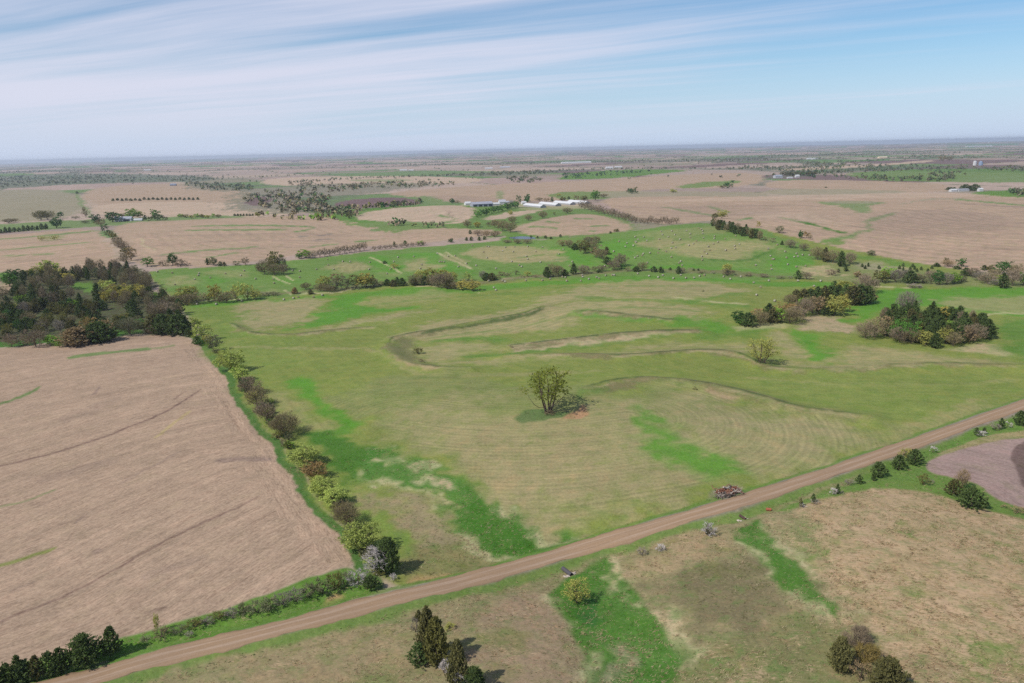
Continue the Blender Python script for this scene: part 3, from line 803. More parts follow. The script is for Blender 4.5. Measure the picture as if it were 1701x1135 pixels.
    # right hand part
    P([(1322, 548), (1354, 556), (1388, 582), (1372, 600), (1328, 600), (1345, 582), (1340, 564)], 'GB', 4, 3, .95, rs=.15)
    P([(1284, 551), (1320, 554), (1340, 566), (1340, 584), (1322, 600), (1284, 599)], 'HT', 4, 4, .8, row=([(1284, 575), (1330, 585)], 2), rs=.6)
    P([(1390, 586), (1440, 575), (1500, 576), (1575, 592), (1701, 604), (1720, 612), (1536, 607), (1440, 612), (1385, 617), (1290, 616), (1290, 606), (1370, 604)], 'HT', 5, 4, .8,
      row=([(1290, 608), (1440, 600), (1700, 606)], 2), rs=.75)
    P([(1317, 545), (1347, 524), (1382, 525), (1428, 541), (1425, 559), (1372, 555)], (170, 156, 122), 2.5, 3, .95, tus=.8, gf=.35)
    P([(1215, 540), (1260, 534), (1310, 538), (1320, 548), (1260, 546), (1218, 548)], 'ST', 2, 2, .5, tus=.5)
    P([(1395, 532), (1410, 512), (1448, 478), (1520, 480), (1650, 475), (1780, 484), (1780, 528), (1640, 522), (1500, 506), (1432, 524), (1428, 540)], 'GB', 4, 4, .9, rs=.25, gf=.15)
    P([(1552, 497), (1620, 490), (1780, 490), (1780, 514), (1640, 519), (1570, 512)], 'HT', 5, 5, .7, rs=.5)
    P([(1640, 531), (1780, 526), (1780, 606), (1690, 596), (1652, 570)], 'G', 4, 4, .9, rs=.3)
    P([(1560, 580), (1600, 574), (1637, 565), (1664, 577), (1688, 594), (1625, 586)], (176, 172, 122), 2, 2, .9, tus=.9, gf=.6)
    P([(1638, 526), (1660, 520), (1701, 521), (1740, 518)], 'ST', 1.5, 1.5, .7, w=2.4, tus=.5)
    P([(1330, 448), (1356, 436), (1400, 432), (1440, 440), (1500, 446), (1560, 452), (1640, 462), (1780, 474), (1780, 482), (1600, 474), (1440, 474), (1390, 466), (1330, 463)], (132, 140, 86), 3, 5, .9, tus=.6, gf=.6)
    P([(1428, 437), (1480, 438), (1530, 445), (1500, 452), (1440, 450)], 'GT', 4, 4, .8, tus=.4)
    P([(1340, 447), (1360, 438), (1390, 444), (1400, 460), (1350, 460)], (170, 166, 118), 3, 4, .85, tus=.9, gf=.7)
    P([(1360, 412), (1470, 432), (1560, 444), (1480, 440), (1380, 424)], 'G', 3, 3, .8)
    # lower slope: concentric mower rounds
    SP = [(668, 690), (760, 702), (860, 706), (960, 700), (1045, 690)]
    P([(600, 640), (660, 618), (760, 625), (880, 640), (1000, 645), (1110, 640), (1220, 660), (1290, 680), (1420, 700), (1500, 705), (1473, 740), (1271, 806), (1169, 838), (1000, 888), (930, 895), (850, 845),
       (760, 795), (640, 745), (600, 720), (570, 690), (560, 660)], (136, 142, 86), 6, 6, .9, row=(SP, 1.15), rs=.85, gf=.25)
    P([(640, 680), (720, 655), (850, 690), (1000, 668), (1120, 655), (1240, 672), (1420, 705), (1440, 735), (1271, 785), (1130, 838), (1000, 875), (930, 870), (850, 830), (760, 780), (660, 735), (630, 705)], 'HT', 10, 8, .75,
      row=(SP, 1.15), rs=.85, gf=.25)
    P([(820, 740), (980, 745), (1080, 790), (1090, 835), (1000, 872), (920, 862), (840, 810), (780, 770)], (166, 152, 112), 14, 10, .6)
    P([(1140, 670), (1260, 690), (1380, 715), (1300, 745), (1200, 730), (1130, 700)], (162, 152, 112), 8, 8, .5)
    P([(1300, 620), (1500, 618), (1701, 622), (1701, 656), (1520, 700), (1420, 690), (1330, 672), (1250, 650)], (132, 146, 74), 8, 8, .7, row=([(1250, 625), (1701, 640)], 2), rs=.4, gf=.5)
    P([(1480, 712), (1560, 690), (1640, 662), (1701, 650), (1701, 660), (1560, 712), (1480, 738)], 'HT', 4, 4, .6)
    P([(484, 627), (503, 621), (537, 640), (552, 670), (573, 693), (577, 718), (560, 722), (541, 684), (516, 663), (492, 641)], 'GB', 2.5, 2.5, .95, rs=.15, gf=.2)
    P([(575, 716), (560, 722), (545, 735), (500, 735), (500, 715), (540, 705), (570, 700)], 'GB', 4, 3, .8)
    P([(440, 640), (480, 650), (520, 690), (530, 720), (500, 715), (460, 680)], 'HT', 4, 4, .5, row=([(440, 640), (530, 720)], 2), rs=.6)
    P([(478, 722), (541, 714), (548, 735), (612, 736), (660, 776), (648, 783), (588, 782), (600, 803), (562, 803), (531, 762), (500, 745)], 'GD', 2.5, 3, .95, rs=0, gf=.2, tus=.18)
    P([(588, 738), (640, 745), (700, 775), (760, 800), (850, 848), (932, 886), (915, 912), (850, 930), (800, 925), (760, 882), (745, 860), (700, 818), (640, 803), (590, 806), (610, 780)], (80, 128, 50), 2.5, 3, .92, rs=0, tus=.5, gf=.4)
    P([(756, 832), (794, 821), (850, 855), (908, 890), (925, 897), (915, 912), (880, 925), (850, 931), (790, 906), (769, 897), (759, 868)], 'GD', 2, 2.5, .95, rs=0, tus=.36, gf=.25)
    P([(607, 815), (660, 826), (711, 849), (749, 867), (768, 901), (750, 928), (685, 928), (645, 868), (620, 842)], (160, 144, 112), 4, 4, .9, row=([(607, 815), (750, 920)], 1.2), rs=.35, tus=.3, gf=.5)
    P([(640, 945), (690, 905), (760, 905), (840, 935), (740, 965), (646, 984)], (138, 132, 88), 3, 3, .85, tus=.35, gf=.7)
    P([(668, 965), (700, 958), (740, 950), (745, 958), (700, 966), (670, 976)], 'OR', 1.5, 1.5, .8, tus=.4)
    P([(560, 800), (610, 850), (660, 900), (680, 930), (650, 935), (610, 880), (560, 820)], (120, 150, 66), 3, 3, .7)
    P([(1058, 678), (1075, 678), (1096, 698), (1124, 726), (1158, 749), (1196, 766), (1246, 787), (1222, 799), (1181, 808), (1156, 793), (1118, 771), (1093, 749), (1080, 721)], 'GB', 4, 3, .9, rs=.25, gf=.4)
    P([(1000, 662), (1025, 655), (1060, 652), (1040, 660)], 'HG', 3, 3, .7)
    P([(862, 692), (882, 676), (930, 682), (958, 690), (900, 701), (872, 705)], (84, 116, 62), 1.5, 2, .8, tus=.3, rs=0, gf=.4)
    P([(930, 692), (955, 682), (968, 672), (976, 681), (972, 693), (945, 698)], 'RU', 1.2, 1.5, .75, rs=0, tus=.3)
    P([(940, 660), (970, 652), (1000, 640), (985, 655), (950, 666)], 'G', 2, 2, .7, tus=.3)
    P([(1180, 650), (1225, 658), (1228, 668), (1190, 662)], (176, 148, 120), 2, 2, .7)
    P([(890, 925), (905, 916), (935, 904), (930, 912), (890, 927)], (168, 120, 104), .8, 1, .9)
    P([(1180, 832), (1190, 815), (1240, 806), (1240, 816), (1195, 832)], 'DR', 1.5, 1.5, .7)
    # ---------------- prairie south of the road
    P([(-420, 1280), (121, 1140), (330, 1092), (430, 1068), (640, 1012), (840, 960), (1000, 914), (1169, 863), (1271, 833), (1473, 765), (1625, 709), (1701, 682), (1900, 614), (2150, 540), (2600, 560),
       (2600, 1400), (-420, 1500)], (150, 140, 102), 1, 1, row=([(-420, 1280), (1701, 682)], 3), rs=0, tus=.5, stub=0, gf=.55)
    P([(440, 1072), (640, 1022), (690, 1015), (700, 1090), (660, 1160), (300, 1180), (380, 1100)], (160, 142, 108), 4, 4, .8, tus=.5, gf=.4)
    P([(760, 1010), (880, 975), (925, 1010), (960, 1060), (975, 1160), (800, 1160), (770, 1080)], (160, 138, 112), 4, 4, .85, tus=.5, gf=.4)
    P([(640, 1100), (730, 1105), (720, 1160), (600, 1160)], (118, 132, 74), 4, 4, .7, gf=.5)
    P([(720, 1060), (800, 1035), (830, 1060), (780, 1080)], (132, 132, 78), 3, 4, .6)
    P([(1300, 848), (1400, 818), (1470, 812), (1560, 822), (1640, 835), (1800, 850), (1800, 1250), (1560, 1250), (1500, 1130), (1430, 1070), (1370, 1000), (1330, 940), (1310, 890)], 'P', 3, 4, .95, tus=.85, gf=.5)
    P([(1430, 1060), (1560, 1075), (1640, 1080), (1800, 1040), (1800, 1250), (1500, 1250)], (154, 138, 104), 5, 6, .7, tus=.7, gf=.75)
    P([(1075, 975), (1120, 930), (1200, 905), (1260, 915), (1295, 955), (1335, 1020), (1260, 1050), (1140, 1048), (1095, 1000)], (126, 116, 86), 4, 5, .9, tus=.30, gf=.6)
    P([(1135, 1052), (1250, 1055), (1380, 1050), (1420, 1160), (1120, 1160)], (124, 124, 80), 4, 4, .85, tus=.58, gf=.85)
    P([(1050, 915), (1160, 880), (1210, 895), (1120, 925), (1075, 965), (1040, 935)], (170, 148, 114), 3, 3, .8, tus=.6, gf=.4)
    P([(905, 985), (930, 960), (1010, 923), (1022, 940), (1055, 970), (1062, 985), (1085, 1020), (1108, 1055), (1125, 1090), (1135, 1170), (970, 1170), (962, 1100), (945, 1040), (918, 1010)], 'GD', 1.5, 1.8, .97, tus=.38, gf=.3)
    P([(935, 990), (955, 1020), (1000, 1040), (990, 1000)], (50, 104, 48), 2, 3, .7)
    P([(1198, 872), (1215, 880), (1245, 856), (1262, 858), (1290, 900), (1325, 940), (1342, 975), (1370, 1000), (1392, 1020), (1360, 1028), (1310, 985), (1270, 945), (1225, 900)], 'GD', 1.5, 2.2, .95, tus=.40, gf=.3, patchy=.28)
    P([(1300, 870), (1332, 850), (1345, 858), (1330, 905), (1312, 930), (1300, 900)], (112, 134, 74), 3, 3, .7)
    P([(1270, 848), (1400, 806), (1473, 772), (1625, 714), (1701, 686), (1800, 650), (1800, 720), (1701, 728), (1640, 735), (1560, 757), (1530, 770), (1540, 787), (1620, 805), (1640, 828), (1720, 850),
       (1720, 872), (1600, 835), (1500, 812), (1400, 822), (1310, 846)], 'G', 1.5, 2, .9, tus=.32, gf=.6)
    P([(1560, 748), (1640, 725), (1701, 716), (1760, 705), (1760, 716), (1640, 737), (1560, 758)], 'P', 1, 1.5, .8, tus=.5)
    P([(1530, 771), (1562, 757), (1642, 735), (1720, 727), (1900, 700), (1900, 900), (1720, 852), (1644, 827), (1624, 802), (1544, 787)], 'T', .7, .8, 1, row=([(1530, 771), (1600, 785), (1660, 800), (1720, 852)], 1.5), rs=.35, tus=0, stub=.5, gf=0)
    P([(1680, 747), (1715, 727), (1900, 690), (1900, 900), (1740, 850), (1704, 812), (1688, 785)], 'TD', .6, .7, 1, stub=.5)
    for ln, wd, cc in (([(1012, 922), (1035, 950), (1060, 985), (1085, 1020), (1110, 1055), (1130, 1095), (1142, 1150)], 11, 'ST'), ([(903, 985), (925, 1015), (950, 1045), (963, 1080), (970, 1150)], 11, 'ST'),
                       ([(1262, 856), (1295, 898), (1330, 938), (1352, 975), (1394, 1016)], 8, 'ST'), ([(1213, 882), (1250, 925), (1300, 982), (1362, 1030)], 7, 'ST'), ([(1213, 1045), (1235, 1085), (1252, 1150)], 16, (186, 154, 126)),
                       ([(756, 868), (772, 900), (800, 925), (850, 934)], 6, 'ST'), ([(800, 822), (850, 850), (905, 886), (935, 893)], 6, 'ST'), ([(596, 742), (650, 752), (700, 780)], 6, 'ST'),
                       ([(588, 790), (640, 802), (700, 822), (745, 862)], 5, 'ST'), ([(640, 770), (690, 790), (735, 815)], 7, 'ST')):
        P(ln, cc, 2.0, 2.6, .8, w=wd * 1.5, tus=.8, patchy=.5)
    for pg in ([(1380, 876), (1420, 868), (1444, 885), (1400, 893)], [(1468, 862), (1502, 857), (1532, 900), (1510, 908)], [(1636, 920), (1668, 917), (1664, 929), (1640, 930)], [(1330, 900), (1360, 905), (1350, 925), (1325, 920)],
               [(1600, 1060), (1660, 1050), (1680, 1080), (1620, 1085)], [(1570, 1095), (1640, 1085), (1660, 1130), (1590, 1130)], [(1500, 985), (1560, 980), (1550, 1000), (1505, 1000)]):
        P(pg, 'G', 3, 4, .85, tus=.4, gf=.8, patchy=.45)
    for pg in ([(985, 960), (1030, 960), (1055, 1000), (1010, 1010)], [(960, 1040), (1000, 1050), (1010, 1090), (975, 1090)], [(1040, 1060), (1085, 1055), (1100, 1110), (1050, 1120)], [(1245, 870), (1265, 880), (1280, 910), (1255, 905)]):
        P(pg, (92, 132, 60), 4, 5, .7, tus=.5)
    P([(995, 1090), (1035, 1085), (1045, 1125), (1000, 1140)], 'GT', 3, 4, .7, tus=.9, patchy=.45)
    # road verges
    for off, wd, cc in ((-17, 13, 'G'), (17, 14, 'G')):
        rp = [(a + (3 if off > 0 else -3), b + off * (1.0 if a < 700 else .80 if a < 1300 else .66)) for a, b in ROAD_PX]
        P(rp, cc, 1, 1.5, .75, w=wd, tus=.34, gf=.6, rs=0, stub=0)
    P(ROAD_PX, 'DR', 1, .8, 1, w=22, tus=.25, rs=0, stub=0, gf=.2)

# ------------------------------------------------------------------ materials of things
def leaf_material(name, trans=0.25, rough=0.75):
    """colour comes from each object; every leaf clump differs a little"""
    m, t = mat(name)
    oi = t.n('ShaderNodeObjectInfo')
    geo = t.n('ShaderNodeNewGeometry')
    ri = geo.outputs['Random Per Island']
    tc = t.n('ShaderNodeTexCoord').outputs['Object']
    n = t.noise(tc, 5.0, 3, 0.6)
    v = t.m('ADD', 0.50, t.m('ADD', t.m('MULTIPLY', ri, 0.34), t.m('MULTIPLY', n, 0.72)))
    v = t.m('MULTIPLY', v, t.m('ADD', 0.86, t.m('MULTIPLY', oi.outputs['Random'], 0.28)))
    c = t.vm('SCALE', oi.outputs['Color'], s=v)
    c = t.mix(t.ramp(ri, 0.72, 1.0, 0, 0.5), c, t.vm('MULTIPLY', c, (1.2, 1.08, 0.85)))
    d = t.n('ShaderNodeBsdfDiffuse', {'Color': c, 'Roughness': 0.5})
    tr = t.n('ShaderNodeBsdfTranslucent', {'Color': t.vm('MULTIPLY', c, (1.1, 1.15, 0.6))})
    mx = t.n('ShaderNodeMixShader', {0: trans, 1: d.outputs[0], 2: tr.outputs[0]})
    t.n('ShaderNodeOutputMaterial', {'Surface': mx.outputs[0]})
    return m


def bark_material(name, c):
    m, t = mat(name)
    tc = t.n('ShaderNodeTexCoord').outputs['Object']
    n = t.noise(tc, 24.0, 4, 0.65)
    a = alb(c)
    col = t.mix(n, tuple(a * 0.6) + (1,), tuple(a * 1.3) + (1,))
    finish(t, col, 0.95, n, 0.02, 0.6, 0.1)
    return m


M_LEAF = leaf_material('leaves', 0.25)
M_NEEDLE = leaf_material('cedar_sprays', 0.2)
M_TWIG = leaf_material('twigs', 0.05)
M_BARK = bark_material('bark', (112, 98, 84))
M_DEAD = bark_material('weathered_wood', (205, 198, 192))


# ------------------------------------------------------------------ tree shapes, one metre high, crown about one metre wide
class Buf:
    def __init__(self):
        self.v, self.f, self.n = [], [], 0

    def add(self, v, f):
        v = np.asarray(v, float)
        self.v.append(v)
        self.f += [tuple(int(i) + self.n for i in q) for q in f]
        self.n += len(v)

    def tube(self, pts, rad, sides=5):
        pts = np.asarray(pts, float)
        k = len(pts)
        up = np.array([0.3, 0.2, 1.0])
        vs = []
        for i in range(k):
            d = pts[min(i + 1, k - 1)] - pts[max(i - 1, 0)]
            d /= np.linalg.norm(d) + 1e-9
            a = np.cross(d, up if abs(d[2]) < 0.9 else np.array([1.0, 0, 0]))
            a /= np.linalg.norm(a) + 1e-9
            b = np.cross(d, a)
            for j in range(sides):
                t = 2 * math.pi * j / sides
                vs.append(pts[i] + rad[i] * (math.cos(t) * a + math.sin(t) * b))
        fs = []
        for i in range(k - 1):
            for j in range(sides):
                j2 = (j + 1) % sides
                fs.append((i * sides + j, i * sides + j2, (i + 1) * sides + j2, (i + 1) * sides + j))
        fs.append(tuple(range(sides))[::-1])
        fs.append(tuple((k - 1) * sides + j for j in range(sides)))
        self.add(vs, fs)

    def quads(self, ctr, e1, e2):
        n = len(ctr)
        v = np.stack([ctr - e1 - e2 * 0.6, ctr + e1 * 0.7 - e2, ctr + e1 + e2 * 0.6, ctr - e1 * 0.7 + e2], 1).reshape(-1, 3)
        self.add(v, np.arange(4 * n).reshape(-1, 4))

    def tris(self, a, b, c):
        n = len(a)
        self.add(np.stack([a, b, c], 1).reshape(-1, 3), np.arange(3 * n).reshape(-1, 3))

    def arrays(self):
        return (np.vstack(self.v) if self.v else np.zeros((0, 3))), self.f


def unit(v):
    return v / (np.linalg.norm(v, axis=-1, keepdims=True) + 1e-9)


def rand_dir(g, n):
    return unit(g.normal(size=(n, 3)))


def leaves_at(buf, g, ctr, size, flat=0.0):
    n = len(ctr)
    a = rand_dir(g, n)
    a[:, 2] *= 1 - flat
    a = unit(a)
    b = unit(np.cross(a, rand_dir(g, n)))
    s = size * g.uniform(0.6, 1.35, (n, 1))
    buf.quads(ctr, a * s, b * s * g.uniform(0.5, 0.9, (n, 1)))


def curve(g, p0, p1, bend, k=5):
    t = np.linspace(0, 1, k)[:, None]
    p0, p1 = np.asarray(p0, float), np.asarray(p1, float)
    mid = g.normal(size=3) * bend * np.linalg.norm(p1 - p0)
    return p0 + (p1 - p0) * t + mid * (4 * t * (1 - t)) * 0.5 + np.array([0, 0, 1.0]) * (np.linalg.norm(p1 - p0) * 0.12) * np.sin(t * math.pi)


def twigs_at(buf, g, ctr, dirs, ln, wd):
    n = len(ctr)
    L = ln * g.uniform(0.5, 1.3, (n, 1))
    d = unit(dirs + 0.55 * rand_dir(g, n))
    s = unit(np.cross(d, rand_dir(g, n))) * wd * g.uniform(0.6, 1.4, (n, 1))
    buf.tris(ctr - s, ctr + s, ctr + d * L)


def crown_points(g, n, cz, rxy, rz, low=0.05):
    """uneven crown: clump middles through a lumpy ellipsoid"""
    i = np.arange(n) + .5
    ph = np.arccos(1 - 2 * i / n)
    th = i * 2.39996 + g.uniform(0, 6.28)
    d = np.stack([np.cos(th) * np.sin(ph), np.sin(th) * np.sin(ph), np.cos(ph)], 1)
    lob = 1 + .22 * np.sin(2 * th + g.uniform(0, 6)) + .17 * np.sin(3 * th + 4 * d[:, 2] + g.uniform(0, 6))
    rad = (g.uniform(.35, 1.0, n) ** .55 * lob)[:, None]
    p = d * rad * np.array([rxy, rxy, rz]) + np.array([g.normal() * .02, g.normal() * .02, cz])
    p[:, 2] = np.clip(p[:, 2], low, .97)
    return p, d


def tree_skeleton(g, wood, tips, base_h, top, nl, r0, stems=1, lod=2):
    """trunk, limbs and branches that reach the clumps"""
    paths = []
    for s in range(stems):
        az = s * 2.4 + .5
        off = np.array([0, 0, 0.0]) if stems == 1 else np.array([math.cos(az) * .05, math.sin(az) * .05, 0])
        lean = g.normal(size=2) * (.03 if stems == 1 else .04) + (0 if stems == 1 else 1) * np.array([math.cos(az), math.sin(az)]) * .10
        tp = off + np.array([lean[0], lean[1], base_h])
        p2 = np.array([tp[0] * 1.5 + g.normal() * .03, tp[1] * 1.5 + g.normal() * .03, top * .88])
        path = np.vstack([curve(g, off, tp, .08, 4), curve(g, tp, p2, .15, 5)[1:]])
        rs = r0 / stems ** .35
        wood.tube(path, np.linspace(rs, rs * .18, len(path)) * np.array([1.35] + [1] * (len(path) - 1)), 6 if lod == 2 else 4)
        paths.append((path, rs))
    order = np.argsort(-np.hypot(tips[:, 0], tips[:, 1]))
    limbs = []
    for k, i in enumerate(order):
        e = tips[i]
        if k < nl:
            path, rs = paths[int(np.argmin([np.hypot(*(p[0][-1][:2] - e[:2])) for p in paths]))]
            z = max(base_h * .5, e[2] - .75 * np.hypot(e[0], e[1]) - .05)
            a = path[np.argmin(np.abs(path[:, 2] - z))]
            lp = curve(g, a, e, .2, 5)
            wood.tube(lp, np.linspace(rs * .42, rs * .10, 5), 4 if lod == 2 else 3)
            limbs.append((lp, rs))
        elif lod:
            allp = [(np.linalg.norm(lp[q] - e), lp[q], rs) for lp, rs in limbs for q in (2, 3)] + [(np.linalg.norm(p[0][q] - e), p[0][q], p[1]) for p in paths for q in range(3, len(p[0]))]
            dd, a, rs = min(allp, key=lambda v: v[0])
            wood.tube(curve(g, a, e, .15, 3), np.array([rs * .17, rs * .11, rs * .05]), 3)


LODP = {2: dict(leaf=0.021, per=46, nc=64, nl=12), 1: dict(leaf=0.038, per=21, nc=34, nl=8), 0: dict(leaf=0.080, per=9, nc=16, nl=4)}


def shape_leafy(seed, lod, base=0.15, cz=.56, rxy=.40, rz=.40, dense=1.0, stems=1, r0=.028):
    g = np.random.default_rng(seed)
    w, c = Buf(), Buf()
    P = LODP[lod]
    tips, dirs = crown_points(g, P['nc'], cz, rxy, rz)
    tree_skeleton(g, w, tips, base, .95, P['nl'], r0, stems, lod)
    rad = {2: .105, 1: .125, 0: .17}[lod]
    for p, d in zip(tips, dirs):
        if g.random() < .06:
            continue
        r = rad * g.uniform(.6, 1.3)
        n = max(3, int(P['per'] * dense * (r / rad) ** 2 * g.uniform(.75, 1.2)))
        q = p + rand_dir(g, n) * (g.random((n, 1)) ** .45) * r * np.array([1.1, 1.1, .8])
        q[:, 2] = np.clip(q[:, 2], .02, 1.0)
        leaves_at(c, g, q, P['leaf'])
    k = int(len(tips) * P['per'] * .22)
    i = g.integers(0, len(tips), k)
    twigs_at(c, g, tips[i] + g.normal(size=(k, 3)) * rad * .4, dirs[i] + np.array([0, 0, .3]), rad * 1.2, {2: .004, 1: .007, 0: .014}[lod])
    return w.arrays(), c.arrays()


def shape_bare(seed, lod, base=.12, cz=.56, rxy=.42, rz=.40, stems=1):
    g = np.random.default_rng(seed)
    w, c = Buf(), Buf()
    P = LODP[lod]
    tips, dirs = crown_points(g, P['nc'] + 8, cz, rxy, rz)
    tree_skeleton(g, w, tips, base, .95, P['nl'] + 3, .026, stems, lod)
    n = {2: 5200, 1: 1500, 0: 300}[lod]
    i = g.integers(0, len(tips), n)
    p = tips[i] + rand_dir(g, n) * g.random((n, 1)) ** .5 * np.array([.15, .15, .12])
    p[:, 2] = np.clip(p[:, 2], .03, .98)
    d = unit(p - np.array([0, 0, .12]))
    twigs_at(c, g, p, d + np.array([0, 0, .25]), {2: .09, 1: .12, 0: .18}[lod], {2: .0042, 1: .0085, 0: .022}[lod])
    return w.arrays(), c.arrays()


def shape_shrub(seed, lod, leafy=0.5, tall=1.0):
    g = np.random.default_rng(seed)
    w, c = Buf(), Buf()
    ns = {2: 9, 1: 6, 0: 3}[lod]
    for i in range(ns):
        az, r = i * 2.4 + g.uniform(-.3, .3), g.uniform(.1, .36)
        w.tube(curve(g, (0.02 * math.cos(az), 0.02 * math.sin(az), 0), (r * math.cos(az), r * math.sin(az), g.uniform(.45, .8)), .12, 4), np.linspace(.018, .005, 4), 4 if lod else 3)
    nb = {2: 60, 1: 26, 0: 12}[lod]
    ctr = rand_dir(g, nb) * np.array([.40, .40, .38]) * g.uniform(.55, 1.08, (nb, 1)) + np.array([0, 0, .46])
    ctr[:, 2] = np.clip(ctr[:, 2], .10, .95)
    per = {2: 46, 1: 20, 0: 9}[lod]
    for p in ctr:
        r = g.uniform(.08, .17)
        n1 = int(per * leafy)
        if n1:
            leaves_at(c, g, p + rand_dir(g, n1) * g.random((n1, 1)) ** .5 * r, {2: .020, 1: .034, 0: .07}[lod])
        n2 = int(per * (1 - leafy) * 1.5)
        if n2:
            q = p + rand_dir(g, n2) * g.random((n2, 1)) ** .5 * r
            twigs_at(c, g, q, unit(q - np.array([0, 0, .05])), .14, {2: .0045, 1: .009, 0: .02}[lod])
    return w.arrays(), c.arrays()


def shape_cedar(seed, lod, r0=0.34, point=0.9, base=0.06, ragged=0.2):
    g = np.random.default_rng(seed)
    w, c = Buf(), Buf()
    w.tube([(0, 0, 0), (0.01, 0, .3), (0, .01, .7), (0, 0, .93)], [.035, .028, .016, .004], 6 if lod else 4)
    nb = {2: 230, 1: 90, 0: 30}[lod]
    lump = g.uniform(0, 6.28, 6)
    per = {2: 15, 1: 9, 0: 5}[lod]
    lf = {2: .026, 1: .042, 0: .085}[lod]
    for i in range(nb):
        k = (i + .5) / nb
        z = base + (1 - base) * k ** 1.05
        az = i * 2.39996 + g.uniform(-.5, .5)
        R = r0 * (min(1, (k + .10) / .20)) ** .6 * (1 - k ** 1.8 * point)
        R *= 1 + ragged * (math.sin(3 * az + lump[0] + 5 * k) * .5 + math.sin(7 * k * 3 + lump[1]) * .35 + g.uniform(-.5, .5))
        d = np.array([math.cos(az), math.sin(az), 0])
        tip = d * R + np.array([0, 0, min(1.0, z + R * .35)])
        a = d * R * .15 + np.array([0, 0, max(.02, z - R * .1)])
        t = g.random((per, 1)) ** .55
        p = a + (tip - a) * t + g.normal(size=(per, 3)) * .022
        p[:, 2] = np.clip(p[:, 2], .01, 1.0)
        e1 = unit((tip - a) + 0.55 * rand_dir(g, per) + np.array([0, 0, .2]))
        e2 = unit(np.cross(e1, rand_dir(g, per)))
        s = lf * g.uniform(.6, 1.4, (per, 1)) * (1.15 - .4 * k)
        c.quads(p, e1 * s * 1.5, e2 * s * .6)
    if lod:
        n = 40
        z = 1 - g.random((n, 1)) ** 1.0 * .25
        q = np.concatenate([g.normal(size=(n, 2)) * .035 * (1.02 - z) * 4, z - .02], 1)
        twigs_at(c, g, q, np.tile([0, 0, 1.0], (n, 1)) + rand_dir(g, n) * .4, .07, .006)
    return w.arrays(), c.arrays()


def shape_snag(seed, lod):
    """a dead tree of pale bare limbs"""
    g = np.random.default_rng(seed)
    w, c = Buf(), Buf()
    w.tube(curve(g, (0, 0, 0), (0.03, 0, .95), .06, 6), np.linspace(.035, .008, 6), 6)
    n = 46 if lod == 2 else 22
    for i in range(n):
        k = (i + .5) / n
        az = i * 2.4 + g.uniform(-.4, .4)
        z = .10 + .78 * k
        L = .42 * (1.05 - .75 * k) * g.uniform(.7, 1.15)
        d = np.array([math.cos(az), math.sin(az), g.uniform(.05, .55)])
        p0, p1 = np.array([0.02 * k, 0, z]), np.array([0.02 * k, 0, z]) + d * L
        pa = curve(g, p0, p1, .12, 4)
        w.tube(pa, np.linspace(.013, .004, 4), 3)
        for j in range(4):
            q = pa[g.integers(1, 4)]
            twigs_at(c, g, np.tile(q, (7, 1)) + g.normal(size=(7, 3)) * .015, np.tile(d, (7, 1)) + rand_dir(g, 7) * .8, .15, .0042)
    return w.arrays(), c.arrays()


SHAPES = {
    'cedar': [lambda l, s=s: shape_cedar(s, l, .45, .90, .02, .30) for s in (1, 2, 3, 4)],
    'round_cedar': [lambda l, s=s: shape_cedar(s, l, .50, .80, .02, .34) for s in (11, 12, 13)],
    'leafy': [lambda l, s=s: shape_leafy(s, l) for s in (21, 22, 23, 24)],
    'budding': [lambda l, s=s: shape_leafy(s, l, dense=.55) for s in (31, 32, 33)],
    'bare': [lambda l, s=s: shape_bare(s, l) for s in (41, 42, 43, 44)],
    'shrub': [lambda l, s=s: shape_shrub(s, l, .55) for s in (51, 52, 53)],
    'twiggy': [lambda l, s=s: shape_shrub(s, l, .12) for s in (56, 57, 58)],
    'snag': [lambda l, s=s: shape_snag(s, l) for s in (61, 62)],
    'cottonwood': [lambda l, s=s: shape_leafy(s, l, .34, .63, .42, .35, .36, 5, .034) for s in (71, 72)],
}
NAMES = {'cedar': ('cedar_tree', 'tree', M_NEEDLE, M_BARK), 'round_cedar': ('cedar_tree', 'tree', M_NEEDLE, M_BARK), 'leafy': ('leafy_tree', 'tree', M_LEAF, M_BARK),
         'budding': ('budding_tree', 'tree', M_LEAF, M_BARK), 'bare': ('bare_tree', 'tree', M_TWIG, M_BARK), 'bare_tall': ('bare_tree', 'tree', M_TWIG, M_BARK),
         'shrub': ('shrub', 'shrub', M_LEAF, M_BARK), 'twiggy': ('bare_shrub', 'shrub', M_TWIG, M_BARK), 'snag': ('dead_tree', 'tree', M_TWIG, M_DEAD),
         'cottonwood': ('cottonwood_tree', 'tree', M_LEAF, M_BARK)}
_MESH = {}


def tree_mesh(kind, var, lod):
    key = (kind, var, lod)
    if key not in _MESH:
        (wv, wf), (cv, cf) = SHAPES[kind][var](lod)
        nm, _, ml, mw = NAMES[kind]
        if lod == 0:
            me = bpy.data.meshes.new(nm)
            me.from_pydata(np.vstack([wv, cv]).tolist(), [], wf + [tuple(i + len(wv) for i in q) for q in cf])
            me.materials.append(mw)
            me.materials.append(ml)
            me.polygons.foreach_set('material_index', np.array([0] * len(wf) + [1] * len(cf), np.int32))
            _MESH[key] = (me,)
        else:
            a = bpy.data.meshes.new(nm + '_trunk')
            a.from_pydata(wv.tolist(), [], wf)
            a.materials.append(mw)
            b = bpy.data.meshes.new(nm + '_crown')
            b.from_pydata(cv.tolist(), [], cf)
            b.materials.append(ml)
            _MESH[key] = (a, b)
    return _MESH[key]


